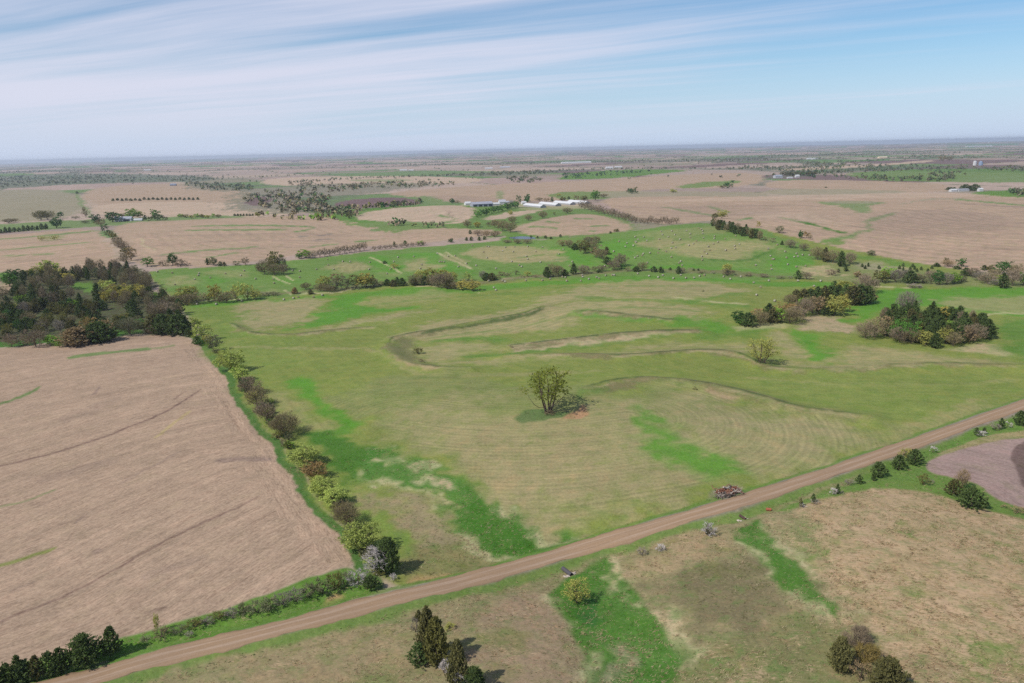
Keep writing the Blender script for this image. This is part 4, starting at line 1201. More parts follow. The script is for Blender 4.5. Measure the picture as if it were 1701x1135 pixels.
PROTO = {}
TC = {  # crown colours as seen in sun, and the word for them
    'dk': (94, 112, 66), 'dk2': (114, 112, 72), 'olive': (128, 126, 74), 'pale': (188, 202, 112), 'yel': (188, 188, 104), 'gold': (194, 182, 100), 'lime': (146, 184, 78),
    'green': (104, 150, 68), 'deep': (80, 118, 62), 'br': (152, 140, 106), 'pur': (156, 140, 118), 'grey': (158, 148, 136), 'rust': (172, 144, 98), 'tan': (168, 146, 112), 'wht': (214, 206, 202),
    'sage': (140, 142, 108), 'far': (84, 96, 74),
}
TREE_COUNT = [0]


def plant(kind, x, y, h, w, colour, label, group=None, lod=None, var=None, sink=0.0, lean=0.0):
    """a copy of a tree of this kind stands at x, y: height h, crown width w in metres"""
    dist = math.sqrt(x * x + y * y + CAM_H * CAM_H)
    px = max(h, w) * 796 / dist
    if lod is None:
        lod = 2 if px > 26 else 1 if px > 9 else 0
    v = var if var is not None else RNG.integers(0, len(SHAPES[kind]))
    v = int(v) % len(SHAPES[kind])
    key = (kind, v, lod)
    meshes = tree_mesh(*key)
    nm, cat, _, _ = NAMES[kind]
    z = float(H0(x, y)) - sink
    rz = float(RNG.uniform(0, 6.28))
    sc = (w, w, h)
    c = tuple(alb(TC[colour] if isinstance(colour, str) else colour) * float(RNG.uniform(.88, 1.12))) + (1.0,)
    if key not in PROTO:
        if lod == 0:
            root = bpy.data.objects.new(nm, meshes[0])
            COL.objects.link(root)
            kids = []
        else:
            root = empty(nm, (0, 0, 0))
            kids = []
            for pn, me in zip(('stem', 'foliage') if cat == 'shrub' else ('trunk', 'crown'), meshes):
                o = bpy.data.objects.new(pn, me)
                o.parent = root
                COL.objects.link(o)
                kids.append(o)
        PROTO[key] = (root, kids)
    else:
        r0, k0 = PROTO[key]
        root = r0.copy()
        COL.objects.link(root)
        kids = []
        for o in k0:
            q = o.copy()
            q.parent = root
            COL.objects.link(q)
            kids.append(q)
    root.location = (x, y, z - 0.02)
    root.rotation_euler = (lean * math.cos(rz), lean * math.sin(rz), rz)
    root.scale = sc
    for o in ([root] if lod == 0 else kids):
        o.color = c
    for k in ('label', 'category', 'group'):
        if k in root:
            del root[k]
    tag(root, label, cat, group)
    TREE_COUNT[0] += 1
    return root


def at(px, py):
    x, y = G(px, py)
    return float(x[0]), float(y[0])


def mpp(px, py):
    """metres per photograph pixel across the view at this ground point"""
    x, y = at(px, py)
    return (y * math.cos(PITCH) + CAM_H * math.sin(PITCH)) / FPX, x, y


def tree_at(kind, bx, by, hpx, wpx, colour, label, group=None, **kw):
    """base pixel, height and width in photograph pixels"""
    m, x, y = mpp(bx, by)
    dep = math.atan2(CAM_H, math.hypot(x, y))
    h = hpx * m / math.cos(dep)
    w = wpx * m
    # the picture's height includes part of the crown's depth
    h = max(h - 0.35 * w * math.tan(dep), 0.45 * h)
    return plant(kind, x, y, h, w * 1.12, colour, label, group, **kw)

CW = {'dk': 'dark green', 'dk2': 'dark brownish-green', 'olive': 'olive', 'pale': 'pale yellow-green', 'yel': 'yellow-green', 'gold': 'golden-yellow', 'lime': 'fresh light-green',
      'green': 'bright green', 'deep': 'mid-green', 'br': 'brown', 'pur': 'purplish-brown', 'grey': 'grey', 'rust': 'rusty-orange', 'tan': 'tan', 'wht': 'whitish', 'sage': 'grey-green', 'far': 'dull green'}
KW = {'cedar': 'cedar', 'round_cedar': 'broad cedar', 'leafy': 'leafy tree', 'budding': 'thinly leaved tree', 'bare': 'leafless tree', 'bare_tall': 'tall leafless tree', 'shrub': 'leafy shrub',
      'twiggy': 'leafless shrub', 'snag': 'dead tree', 'cottonwood': 'cottonwood'}
PLANTED = []        # (object, label, group, photo x)


def row(group, place, items):
    fat = 1.25 if 'grove' in group or 'wood' in group else 1.15 if 'hedgerow' in group or 'thicket' in group or 'creek' in group else 1.0
    for it in items:
        kind, bx, by, h, w, col = it[:6]
        w *= fat
        lab = it[6] if len(it) > 6 else None
        o = tree_at(kind, bx, by, h, w, col, lab or '', None if lab else group)
        if lab:
            o['label'] = lab
            o['group'] = group
        else:
            PLANTED.append((o, '%s %s %s' % (CW[col], KW[kind], place), group, bx))


ORD = ['leftmost', 'second from left', 'third from left', 'fourth from left', 'fifth from left', 'sixth from left', 'seventh from left', 'eighth from left', 'ninth from left', 'tenth from left']


def spread_labels(items, lab):
    """items: (x in view, distance, object), alike things of one place: say where each stands in it"""
    n = len(items)
    if n == 1:
        return [(items[0][2], lab)]
    items = sorted(items, key=lambda q: q[0])
    if n <= 9:
        return [(o, lab + ', ' + ('rightmost' if i == n - 1 else ORD[i])) for i, (_, _, o) in enumerate(items)]
    parts = 2 if n <= 18 else 3
    names = ('left half', 'right half') if parts == 2 else ('left third', 'middle third', 'right third')
    out = []
    for k in range(parts):
        ch = sorted(items[k * n // parts:(k + 1) * n // parts], key=lambda q: q[1])
        if len(ch) > 9:
            h = len(ch) // 2
            for sub, w in ((ch[:h], 'near ' + names[k]), (ch[h:], 'far ' + names[k])):
                sub = sorted(sub, key=lambda q: q[0])
                out += [(o, '%s, %s, %s' % (lab, w, 'rightmost' if i == len(sub) - 1 else ORD[min(i, 9)])) for i, (_, _, o) in enumerate(sub)]
        else:
            ch = sorted(ch, key=lambda q: q[0])
            out += [(o, '%s, %s, %s' % (lab, names[k], 'rightmost' if i == len(ch) - 1 else ORD[i])) for i, (_, _, o) in enumerate(ch)]
    return out


def settle_labels():
    by = {}
    for o, lab, gr, bx in PLANTED:
        by.setdefault((gr, lab), []).append((o.location.x / max(o.location.y, 1), o.location.y, o))
    for (gr, lab), v in by.items():
        for o, t in spread_labels(v, lab):
            o['group'] = gr
            o['label'] = ' '.join(t.split()[:16])


def inside(px, py, poly):
    c = False
    n = len(poly)
    for i in range(n):
        ax, ay = poly[i]
        bx, by = poly[(i + 1) % n]
        if (ay > py) != (by > py) and px < (bx - ax) * (py - ay) / (by - ay) + ax:
            c = not c
    return c


def zone(group, place, poly, n, mix, mind=0.7, seed=1, avoid=None):
    """n plants inside the patch of ground that the pixels enclose; mix: (kind, colour, height m, width m, weight)"""
    g = np.random.default_rng(seed)
    w = np.array([q[4] for q in mix], float)
    w /= w.sum()
    wx, wy = G([p[0] for p in poly], [p[1] for p in poly])
    wp = list(zip(wx, wy))
    pts = []
    tries = 0
    while len(pts) < n and tries < n * 60:
        tries += 1
        x, y = g.uniform(wx.min(), wx.max()), g.uniform(wy.min(), wy.max())
        if not inside(x, y, wp):
            continue
        if avoid and any(inside(x, y, a) for a in avoid):
            continue
        kind, col, h, wd, _ = mix[g.choice(len(mix), p=w)]
        h *= g.uniform(.75, 1.25)
        wd *= g.uniform(.8, 1.2)
        if any((x - a) ** 2 + (y - b) ** 2 < (mind * (wd + c) / 2) ** 2 for a, b, c in pts):
            continue
        pts.append((x, y, wd))
        o = plant(kind, x, y, h, wd, col, '', group)
        PLANTED.append((o, '%s %s %s' % (CW[col], KW[kind], place), group, x / max(y, 1)))


def plant_all():
    # ---- trees one can tell apart along the west hedgerow, from the road upwards
    row('trees of the west hedgerow', 'in the hedgerow beside the big stubble field', [
        ('leafy', 604, 916, 58, 56, 'pale', 'largest pale yellow-green tree, just above the whitish dead tree near the road'),
        ('round_cedar', 645, 951, 60, 34, 'dk', 'tall dark cedar at the hedgerow end, right of the whitish dead tree'),
        ('snag', 626, 954, 54, 44, 'wht', 'whitish dead tree with bare limbs in front of the dark cedar near the road'),
        ('round_cedar', 616, 977, 24, 23, 'dk', 'small dark cedar bush closest to the field corner by the road'),
        ('twiggy', 592, 971, 30, 32, 'wht', 'whitish leafless shrub at the field corner, left of the small cedar'),
        ('twiggy', 653, 963, 12, 14, 'wht', 'small whitish twiggy shrub under the tall dark cedar by the road'),
        ('bare', 576, 871, 42, 42, 'br', 'dark brown leafless tree between the largest pale tree and two pale ones above'),
        ('leafy', 557, 840, 36, 38, 'pale', 'pale yellow-green tree just above the dark leafless tree in the hedgerow'),
        ('leafy', 537, 826, 40, 38, 'pale', 'pale yellow-green tree with a dark shaded side, middle of the lower hedgerow'),
        ('budding', 524, 795, 34, 36, 'rust', 'rusty and yellow budding tree between pale trees of the hedgerow'),
        ('leafy', 506, 774, 38, 50, 'pale', 'wide pale yellow-green tree beside the dark lush hollow'),
        ('twiggy', 472, 743, 16, 18, 'br', 'small brown leafless shrub below the large dark leafless tree'),
        ('bare', 472, 724, 40, 46, 'br', 'large dark leafless tree casting a shadow on the bright green hollow'),
        ('bare', 443, 700, 34, 34, 'pur', 'purplish leafless tree just above the large dark leafless tree'),
        ('leafy', 449, 670, 9, 14, 'pale', 'small pale bush right of the leafless trees in the hedgerow'),
        ('bare', 427, 676, 36, 34, 'br', 'second purplish leafless tree up the hedgerow from the large dark one'),
        ('bare', 414, 655, 32, 32, 'pur', 'highest of the run of leafless trees in the west hedgerow'),
        ('leafy', 402, 632, 24, 26, 'pale', 'smaller pale tree between leafless trees and the big pale one'),
        ('leafy', 384, 617, 40, 40, 'pale', 'big pale tree with deep shade beneath, halfway up the west hedgerow'),
        ('budding', 356, 583, 28, 24, 'sage', 'grey-green budding tree above the big pale tree of the hedgerow'),
        ('leafy', 338, 566, 30, 30, 'pale', 'pale tree by the upper corner of the stubble field'),
        ('leafy', 324, 548, 22, 24, 'pale', 'pale tree at the top of the hedgerow touching the wood'),
        ('twiggy', 456, 712, 18, 18, 'br'), ('twiggy', 434, 688, 18, 18, 'br'), ('twiggy', 401, 650, 14, 14, 'br'), ('shrub', 490, 760, 14, 20, 'deep'), ('shrub', 366, 602, 14, 16, 'olive'),
        ('shrub', 334, 574, 12, 18, 'deep'), ('shrub', 348, 578, 12, 18, 'lime'), ('shrub', 372, 606, 12, 18, 'sage'), ('leafy', 394, 624, 16, 18, 'lime'), ('shrub', 408, 644, 12, 18, 'deep'), ('leafy', 421, 664, 16, 18, 'yel'),
        ('shrub', 437, 690, 14, 18, 'olive'), ('shrub', 450, 704, 12, 18, 'deep'), ('shrub', 462, 728, 14, 20, 'olive'), ('leafy', 480, 745, 14, 18, 'lime'), ('shrub', 492, 762, 14, 22, 'deep'), ('shrub', 516, 788, 16, 22, 'olive'), ('leafy', 530, 806, 18, 20, 'yel'),
        ('shrub', 547, 834, 16, 22, 'deep'), ('shrub', 562, 852, 18, 24, 'olive'), ('shrub', 582, 886, 20, 24, 'sage'), ('shrub', 596, 908, 16, 24, 'deep'), ('leafy', 345, 572, 18, 18, 'yel'), ('shrub', 610, 930, 16, 22, 'olive'),
        ('round_cedar', 314, 560, 16, 14, 'dk'), ('round_cedar', 328, 572, 14, 14, 'dk'), ('shrub', 514, 786, 12, 18, 'deep'), ('shrub', 590, 892, 14, 18, 'deep'),
    ])
    hl = dens(np.array([(632, 955), (604, 910), (562, 842), (522, 786), (482, 742), (444, 694), (404, 638), (374, 604), (334, 566)], float), False, 7.5)
    g = np.random.default_rng(15)
    row('brush under the west hedgerow', 'in the brush under the west hedgerow', [
        (('shrub', 'twiggy', 'shrub', 'leafy')[g.integers(0, 4)], p[0] + g.normal() * 4 + 3, p[1] + g.normal() * 3, (9 + 9 * (p[1] - 560) / 400) * g.uniform(.7, 1.3), (13 + 9 * (p[1] - 560) / 400) * g.uniform(.7, 1.3),
         ('olive', 'sage', 'deep', 'yel', 'br', 'pale')[g.integers(0, 6)]) for p in hl])
    row('hedge shrubs above the road', 'in the hedge between stubble field and road', [
        ('twiggy', 268, 1058, 22, 36, 'br'), ('leafy', 262, 1050, 32, 10, 'yel', 'thin yellow-green sapling rising from the left end of the field hedge'), ('twiggy', 300, 1049, 13, 28, 'sage'),
        ('shrub', 325, 1041, 17, 32, 'olive'), ('twiggy', 345, 1036, 14, 24, 'grey'), ('shrub', 363, 1029, 18, 28, 'olive'), ('twiggy', 385, 1024, 18, 28, 'grey'), ('shrub', 406, 1019, 22, 30, 'sage'),
        ('twiggy', 428, 1018, 27, 32, 'sage'), ('shrub', 449, 1012, 26, 30, 'sage'), ('twiggy', 470, 1004, 25, 32, 'grey'), ('twiggy', 492, 999, 27, 32, 'grey'), ('shrub', 513, 992, 31, 32, 'sage'),
        ('shrub', 536, 986, 34, 36, 'sage'), ('shrub', 557, 979, 34, 34, 'olive'), ('twiggy', 575, 974, 30, 30, 'sage'), ('twiggy', 240, 1064, 10, 24, 'sage'), ('twiggy', 314, 1056, 8, 18, 'grey')])
    row('cedars between stubble field and road', 'in the row between stubble field and road', [
        ('cedar', 187, 1087, 50, 36, 'dk', 'rounded dark cedar standing alone at the right end of the row'),
        ('round_cedar', 142, 1104, 56, 54, 'dk', 'broadest dark cedar of the row, left of the lone rounded one'),
        ('cedar', 102, 1119, 46, 32, 'dk'), ('round_cedar', 84, 1121, 42, 34, 'dk'), ('cedar', 62, 1128, 42, 30, 'dk2'), ('round_cedar', 42, 1132, 40, 38, 'dk'), ('cedar', 34, 1134, 48, 26, 'dk'),
        ('round_cedar', 14, 1139, 40, 40, 'dk'), ('cedar', -6, 1145, 46, 30, 'dk'), ('round_cedar', -28, 1150, 44, 44, 'dk'), ('cedar', -55, 1158, 48, 36, 'dk')])
    row('cedar clump below the road', 'in the clump below the road', [
        ('cedar', 712, 1092, 84, 36, 'dk2', 'tallest dark cedar at the top of the clump below the road'),
        ('cedar', 726, 1103, 80, 46, 'olive', 'olive-green cedar catching the light in the clump below the road'),
        ('round_cedar', 697, 1103, 38, 36, 'dk', 'low dark cedar at the left foot of the clump below the road'),
        ('cedar', 762, 1148, 84, 40, 'dk2', 'ragged cedar at the lower right of the clump, cut by the picture edge'),
        ('round_cedar', 788, 1156, 50, 40, 'dk', 'dark low cedar behind the whitish dead limbs at the bottom edge'),
        ('snag', 764, 1153, 44, 40, 'wht', 'whitish dead limbs in front of the ragged cedar at the bottom edge'),
        ('twiggy', 738, 1119, 26, 18, 'wht', 'whitish leafless shrub between the olive cedar and the ragged one'),
        ('twiggy', 690, 1050, 28, 15, 'grey', 'grey leafless shrub left of the tallest cedar in the clump'),
        ('cedar', 696, 1032, 20, 16, 'dk2', 'thin dark cedar top at the upper left of the clump'),
        ('shrub', 748, 1044, 12, 22, 'yel', 'low yellow-green bush right of the olive cedar'),
    ])
    row('bushes at the bottom of the prairie', 'in the prairie thicket', [
        ('round_cedar', 1395, 1114, 58, 38, 'dk2', 'dark cedar at the left of the prairie thicket'),
        ('twiggy', 1424, 1074, 40, 46, 'pur', 'purplish leafless shrub at the top of the prairie thicket'),
        ('shrub', 1440, 1100, 40, 46, (160, 142, 88), 'golden-brown bush in the middle of the prairie thicket'),
        ('twiggy', 1430, 1128, 36, 38, 'tan', 'tan leafless shrub low in the prairie thicket'),
        ('round_cedar', 1474, 1152, 64, 54, 'dk2', 'broad dark cedar at the bottom right of the prairie thicket'),
        ('twiggy', 1415, 1110, 24, 24, 'grey', 'grey leafless shrub tucked beside the left thicket cedar')])
    row('cedars and shrubs along the far verge', 'on the verge right of the road', [
        ('round_cedar', 1519, 771, 27, 26, 'dk', 'large roadside cedar in front of the yellow bush'),
        ('shrub', 1507, 761, 21, 26, 'yel', 'yellow-green bush behind the large roadside cedar'),
        ('round_cedar', 1493, 779, 25, 22, 'dk', 'roadside cedar next left of the one with a yellow bush'),
        ('round_cedar', 1459, 791, 26, 26, 'dk', 'roadside cedar third left from the yellow bush'),
        ('cedar', 1451, 798, 11, 10, 'dk', 'tiny cedar at the foot of a larger roadside cedar'),
        ('cedar', 1427, 803, 16, 14, 'dk', 'short roadside cedar with grey twigs at its left'),
        ('twiggy', 1412, 803, 8, 18, 'grey'), ('cedar', 1391, 820, 17, 9, 'dk', 'thin cedar wrapped in grey twigs, second of three thin ones'), ('twiggy', 1385, 821, 13, 15, 'wht'), ('twiggy', 1397, 821, 9, 9, 'grey'),
        ('cedar', 1351, 834, 15, 8, 'dk', 'thin small cedar among grey twigs, middle of the far verge'), ('twiggy', 1353, 836, 9, 16, 'grey'),
        ('cedar', 1330, 842, 15, 7, 'dk2', 'thin small cedar nearest the rusty drum'), ('twiggy', 1333, 843, 10, 14, 'wht'),
        ('shrub', 1534, 805, 22, 20, 'olive', 'olive bush alone left of the bare tilled field'), ('twiggy', 1546, 801, 8, 12, 'grey'),
        ('round_cedar', 1584, 822, 28, 26, 'dk2', 'brownish cedar at the tilled field edge, under the bare sapling'),
        ('round_cedar', 1613, 843, 38, 44, 'dk', 'widest dark cedar at the lower edge of the tilled field'),
        ('bare', 1597, 812, 34, 22, 'tan', 'thin tan leafless sapling on the tilled field edge'),
        ('cedar', 1640, 839, 6, 6, 'dk'), ('cedar', 1622, 722, 13, 11, 'dk'), ('twiggy', 1630, 723, 10, 20, 'wht'), ('cedar', 1635, 719, 10, 8, 'dk'),
        ('cedar', 1663, 711, 17, 12, 'dk', 'slender cedar between two grey shrubs above the tilled field'), ('twiggy', 1654, 713, 12, 16, 'grey'), ('twiggy', 1673, 709, 11, 15, 'wht'),
        ('round_cedar', 1695, 706, 25, 22, 'dk', 'dark cedar at the right picture edge above the tilled field'), ('cedar', 1718, 700, 26, 20, 'dk'), ('twiggy', 1549, 751, 12, 15, 'wht'),
        ('twiggy', 1690, 852, 15, 22, 'tan', 'tan leafless shrub at the right edge below the tilled field'), ('twiggy', 1670, 845, 8, 14, 'tan')])
    row('grey bushes in the prairie', 'on the prairie just below the road', [
        ('twiggy', 1177, 890, 26, 28, 'wht', 'largest whitish leafless bush below the road with a long shadow'), ('cedar', 1175, 889, 20, 7, 'dk2', 'thin dark cedar stem inside the largest whitish bush'),
        ('twiggy', 1098, 915, 14, 19, 'wht', 'whitish low bush left of the largest whitish bush'), ('twiggy', 1066, 921, 15, 17, 'grey', 'grey low bush farthest left, beside the dark grass channel'),
        ('budding', 958, 1001, 48, 46, 'yel', 'yellow-green willow leaning over the dark grass channel below the culvert')])
    row('lone trees in the hay field', 'alone in the hay field', [
        ('cottonwood', 910, 685, 82, 74, (150, 160, 72), 'tall lone cottonwood with many bare stems standing on the mown slope'),
        ('cottonwood', 1266, 607, 49, 48, 'yel', 'lone round yellow-green tree on the terrace left of the dark cedar grove'),
        ('shrub', 694, 588, 14, 18, 'olive', 'olive bush in the hooked end of the terrace'), ('shrub', 1155, 649, 8, 9, 'dk2', 'small dark bush on the terrace right of the lone cottonwood'),
        ('twiggy', 848, 580, 9, 9, 'br', 'small brown shrub at the left end of the pale grass strip'), ('twiggy', 1088, 590, 5, 9, 'br', 'tiny brown shrub on the long terrace line'),
        ('shrub', 1168, 485, 4, 5, 'dk', 'tiny dark bush on the upper mown hill'), ('twiggy', 914, 688, 9, 24, 'br', 'brush tangled round the foot of the lone cottonwood'),
        ('twiggy', 700, 603, 8, 16, 'br', 'brown brush in the hooked terrace below the olive bush')])
    # ---- the cedar grove at right
    GR = 'cedar grove in the hay field'
    zone(GR, 'packed in the cedar grove at right', [(1452, 547), (1490, 527), (1530, 524), (1600, 534), (1638, 544), (1644, 558), (1610, 570), (1550, 574), (1500, 564), (1462, 558)], 74,
         [('cedar', 'dk', 10, 8, 3), ('round_cedar', 'dk', 9.5, 9, 5), ('cedar', 'dk2', 10, 7.5, 2), ('bare', 'pur', 9, 7, .8), ('round_cedar', 'dk2', 9, 9, 2)], .48, 5)
    row(GR, 'at the edge of the cedar grove', [
        ('bare', 1437, 562, 28, 28, 'pur'), ('bare', 1453, 561, 34, 26, 'br'), ('budding', 1471, 559, 38, 24, 'tan'), ('leafy', 1502, 566, 38, 38, 'green', 'bright green round tree in the front of the cedar grove'),
        ('bare', 1494, 569, 28, 30, 'pur'), ('bare', 1513, 571, 26, 28, 'br'), ('leafy', 1537, 573, 27, 28, 'yel'), ('budding', 1527, 565, 30, 22, 'gold'), ('cedar', 1553, 578, 26, 18, 'dk'),
        ('leafy', 1571, 572, 28, 20, 'yel'), ('leafy', 1579, 556, 26, 18, 'lime'), ('budding', 1601, 570, 32, 28, 'tan'), ('bare', 1617, 567, 30, 26, 'pur'), ('leafy', 1571, 531, 24, 28, 'gold', 'golden-yellow treetop behind the middle of the cedar grove'),
        ('bare', 1507, 523, 40, 28, 'grey', 'tall grey leafless tree rising above the back of the cedar grove'), ('leafy', 1497, 535, 22, 18, 'lime'), ('bare', 1583, 575, 24, 24, 'br'), ('cedar', 1640, 563, 34, 20, 'dk')])
    G2 = 'mixed grove beside the cedar grove'
    row(G2, 'in the mixed grove left of the cedar grove', [
        ('leafy', 1226, 537, 22, 22, 'deep'), ('round_cedar', 1243, 542, 24, 22, 'dk'), ('shrub', 1234, 541, 14, 18, 'green'), ('budding', 1257, 535, 24, 24, 'rust'), ('bare', 1263, 540, 26, 22, 'br'), ('cedar', 1277, 533, 30, 18, 'dk'),
        ('round_cedar', 1283, 536, 24, 20, 'dk2'), ('leafy', 1295, 535, 26, 22, 'lime'), ('budding', 1308, 524, 24, 34, 'rust'), ('bare', 1312, 538, 28, 26, 'br'), ('bare', 1323, 534, 26, 24, 'pur'), ('bare', 1336, 525, 30, 26, 'pur'),
        ('budding', 1359, 522, 34, 26, 'tan'), ('bare', 1350, 521, 28, 24, 'br'), ('cedar', 1366, 521, 28, 18, 'dk'), ('leafy', 1385, 524, 34, 30, 'yel'), ('leafy', 1399, 518, 30, 20, 'gold'), ('round_cedar', 1372, 524, 16, 18, 'dk'),
        ('cedar', 1322, 502, 22, 20, 'dk2'), ('cedar', 1334, 505, 26, 20, 'dk2'), ('round_cedar', 1345, 505, 26, 22, 'dk'), ('cedar', 1357, 503, 28, 18, 'dk'), ('cedar', 1369, 500, 26, 18, 'dk2'), ('round_cedar', 1380, 500, 26, 20, 'dk'),
        ('cedar', 1392, 499, 26, 16, 'dk'), ('cedar', 1405, 502, 30, 20, 'dk'), ('round_cedar', 1417, 506, 32, 26, 'dk2'), ('cedar', 1428, 506, 34, 24, 'dk'), ('round_cedar', 1437, 504, 30, 24, 'dk'), ('budding', 1447, 503, 24, 18, 'tan'),
        ('leafy', 1402, 484, 20, 28, 'yel'), ('bare', 1440, 486, 28, 32, 'pur', 'large purplish leafless tree at the back right of the mixed grove'), ('cedar', 1386, 482, 16, 11, 'dk'), ('leafy', 1335, 512, 18, 16, 'lime'), ('leafy', 1362, 500, 18, 16, 'yel'),
        ('bare', 1313, 506, 18, 20, 'br'), ('leafy', 1350, 488, 12, 14, 'yel')])
    # ---- creek line
    CK = 'trees along the creek at right'
    row(CK, 'in the creek line at right', [
        ('leafy', 1464, 469, 22, 26, 'olive'), ('leafy', 1476, 464, 22, 24, 'lime'), ('bare', 1488, 469, 22, 20, 'grey'), ('round_cedar', 1512, 471, 22, 20, 'dk'), ('budding', 1535, 471, 18, 24, 'sage'), ('bare', 1524, 470, 16, 20, 'br'),
        ('leafy', 1559, 473, 26, 20, 'deep'), ('bare', 1573, 473, 20, 18, 'grey'), ('leafy', 1585, 471, 18, 22, 'lime'), ('leafy', 1597, 468, 14, 16, 'sage'), ('bare', 1546, 468, 20, 20, 'pur'), ('cedar', 1604, 458, 14, 16, 'dk'),
        ('bare', 1616, 460, 16, 20, 'pur'), ('bare', 1640, 471, 18, 26, 'pur'), ('bare', 1628, 466, 16, 22, 'grey'), ('cedar', 1666, 479, 26, 15, 'dk', 'tall narrow dark cedar in the creek line at right'), ('bare', 1681, 475, 28, 24, 'pur'), ('leafy', 1667, 456, 24, 24, 'deep'),
        ('bare', 1685, 458, 20, 20, 'br'), ('leafy', 1700, 474, 22, 18, 'green'), ('twiggy', 1518, 478, 8, 28, 'grey'), ('twiggy', 1655, 474, 12, 22, 'grey'), ('leafy', 1598, 443, 14, 12, 'deep'), ('bare', 1575, 443, 12, 18, 'tan'),
        ('cedar', 1556, 443, 7, 12, 'dk'), ('leafy', 1572, 438, 10, 9, 'olive'), ('cedar', 1635, 449, 9, 10, 'dk'), ('leafy', 1645, 452, 12, 14, 'olive'), ('leafy', 1448, 424, 9, 14, 'sage'), ('cedar', 1590, 447, 6, 12, 'dk'),
        ('bare', 1436, 470, 16, 18, 'pur'), ('twiggy', 1452, 474, 10, 22, 'sage'), ('leafy', 1424, 460, 10, 14, 'tan'), ('bare', 1500, 462, 14, 16, 'grey'), ('bare', 1650, 462, 16, 18, 'br')])
    row('young cedars dotted in the pasture', 'dotted in the rough pasture above the creek', [('cedar', x, y, 6.5, 5.5, 'dk') for x, y in
        ((1432, 444), (1437, 447), (1442, 443), (1460, 447), (1494, 447), (1500, 450), (1512, 449), (1519, 448), (1523, 452), (1516, 444), (1530, 449), (1541, 452), (1500, 443), (1548, 447), (1505, 455))])
    row('trees of the bale field border', 'on the east border of the bale field', [
        ('bare', 1358, 432, 22, 24, 'br'), ('cedar', 1371, 435, 24, 16, 'dk2'), ('bare', 1384, 437, 22, 26, 'br'), ('cedar', 1397, 443, 26, 16, 'dk'), ('bare', 1412, 439, 20, 22, 'pur'), ('cedar', 1405, 451, 11, 9, 'dk'), ('cedar', 1393, 453, 7, 6, 'dk'),
        ('round_cedar', 1325, 464, 15, 12, 'dk'), ('bare', 1340, 464, 13, 20, 'pur'), ('twiggy', 1382, 457, 12, 22, 'pur'), ('bare', 1313, 412, 14, 20, 'pur'), ('bare', 1335, 417, 13, 15, 'pur'), ('cedar', 1299, 407, 7, 7, 'dk'),
        ('leafy', 1199, 363, 14, 20, 'yel'), ('leafy', 1187, 364, 10, 14, 'olive'), ('leafy', 1260, 377, 9, 9, 'gold'), ('budding', 1295, 387, 12, 18, 'sage'), ('leafy', 1330, 396, 13, 9, 'deep'), ('budding', 1340, 396, 13, 12, 'rust'), ('bare', 1346, 398, 8, 6, 'br'),
        ('twiggy', 1262, 397, 8, 12, 'br'), ('twiggy', 1272, 400, 8, 14, 'pur'), ('twiggy', 1283, 403, 9, 14, 'pur'), ('twiggy', 1250, 395, 9, 12, 'grey')])
    row('cedar belt above the bale hillside', 'in the dark belt above the bale hillside', [
        (('cedar', 'bare', 'cedar', 'round_cedar')[i % 4], 1184 + i * 4.6, 376 + i * 1.15 + (i % 3) * 2, 13 + (i * 7) % 5, 9 + (i * 5) % 4, ('dk', 'br', 'dk2', 'dk')[i % 4]) for i in range(18)])
    # ---- creek thicket under the bale strips
    TH = 'thicket trees under the bale strips'
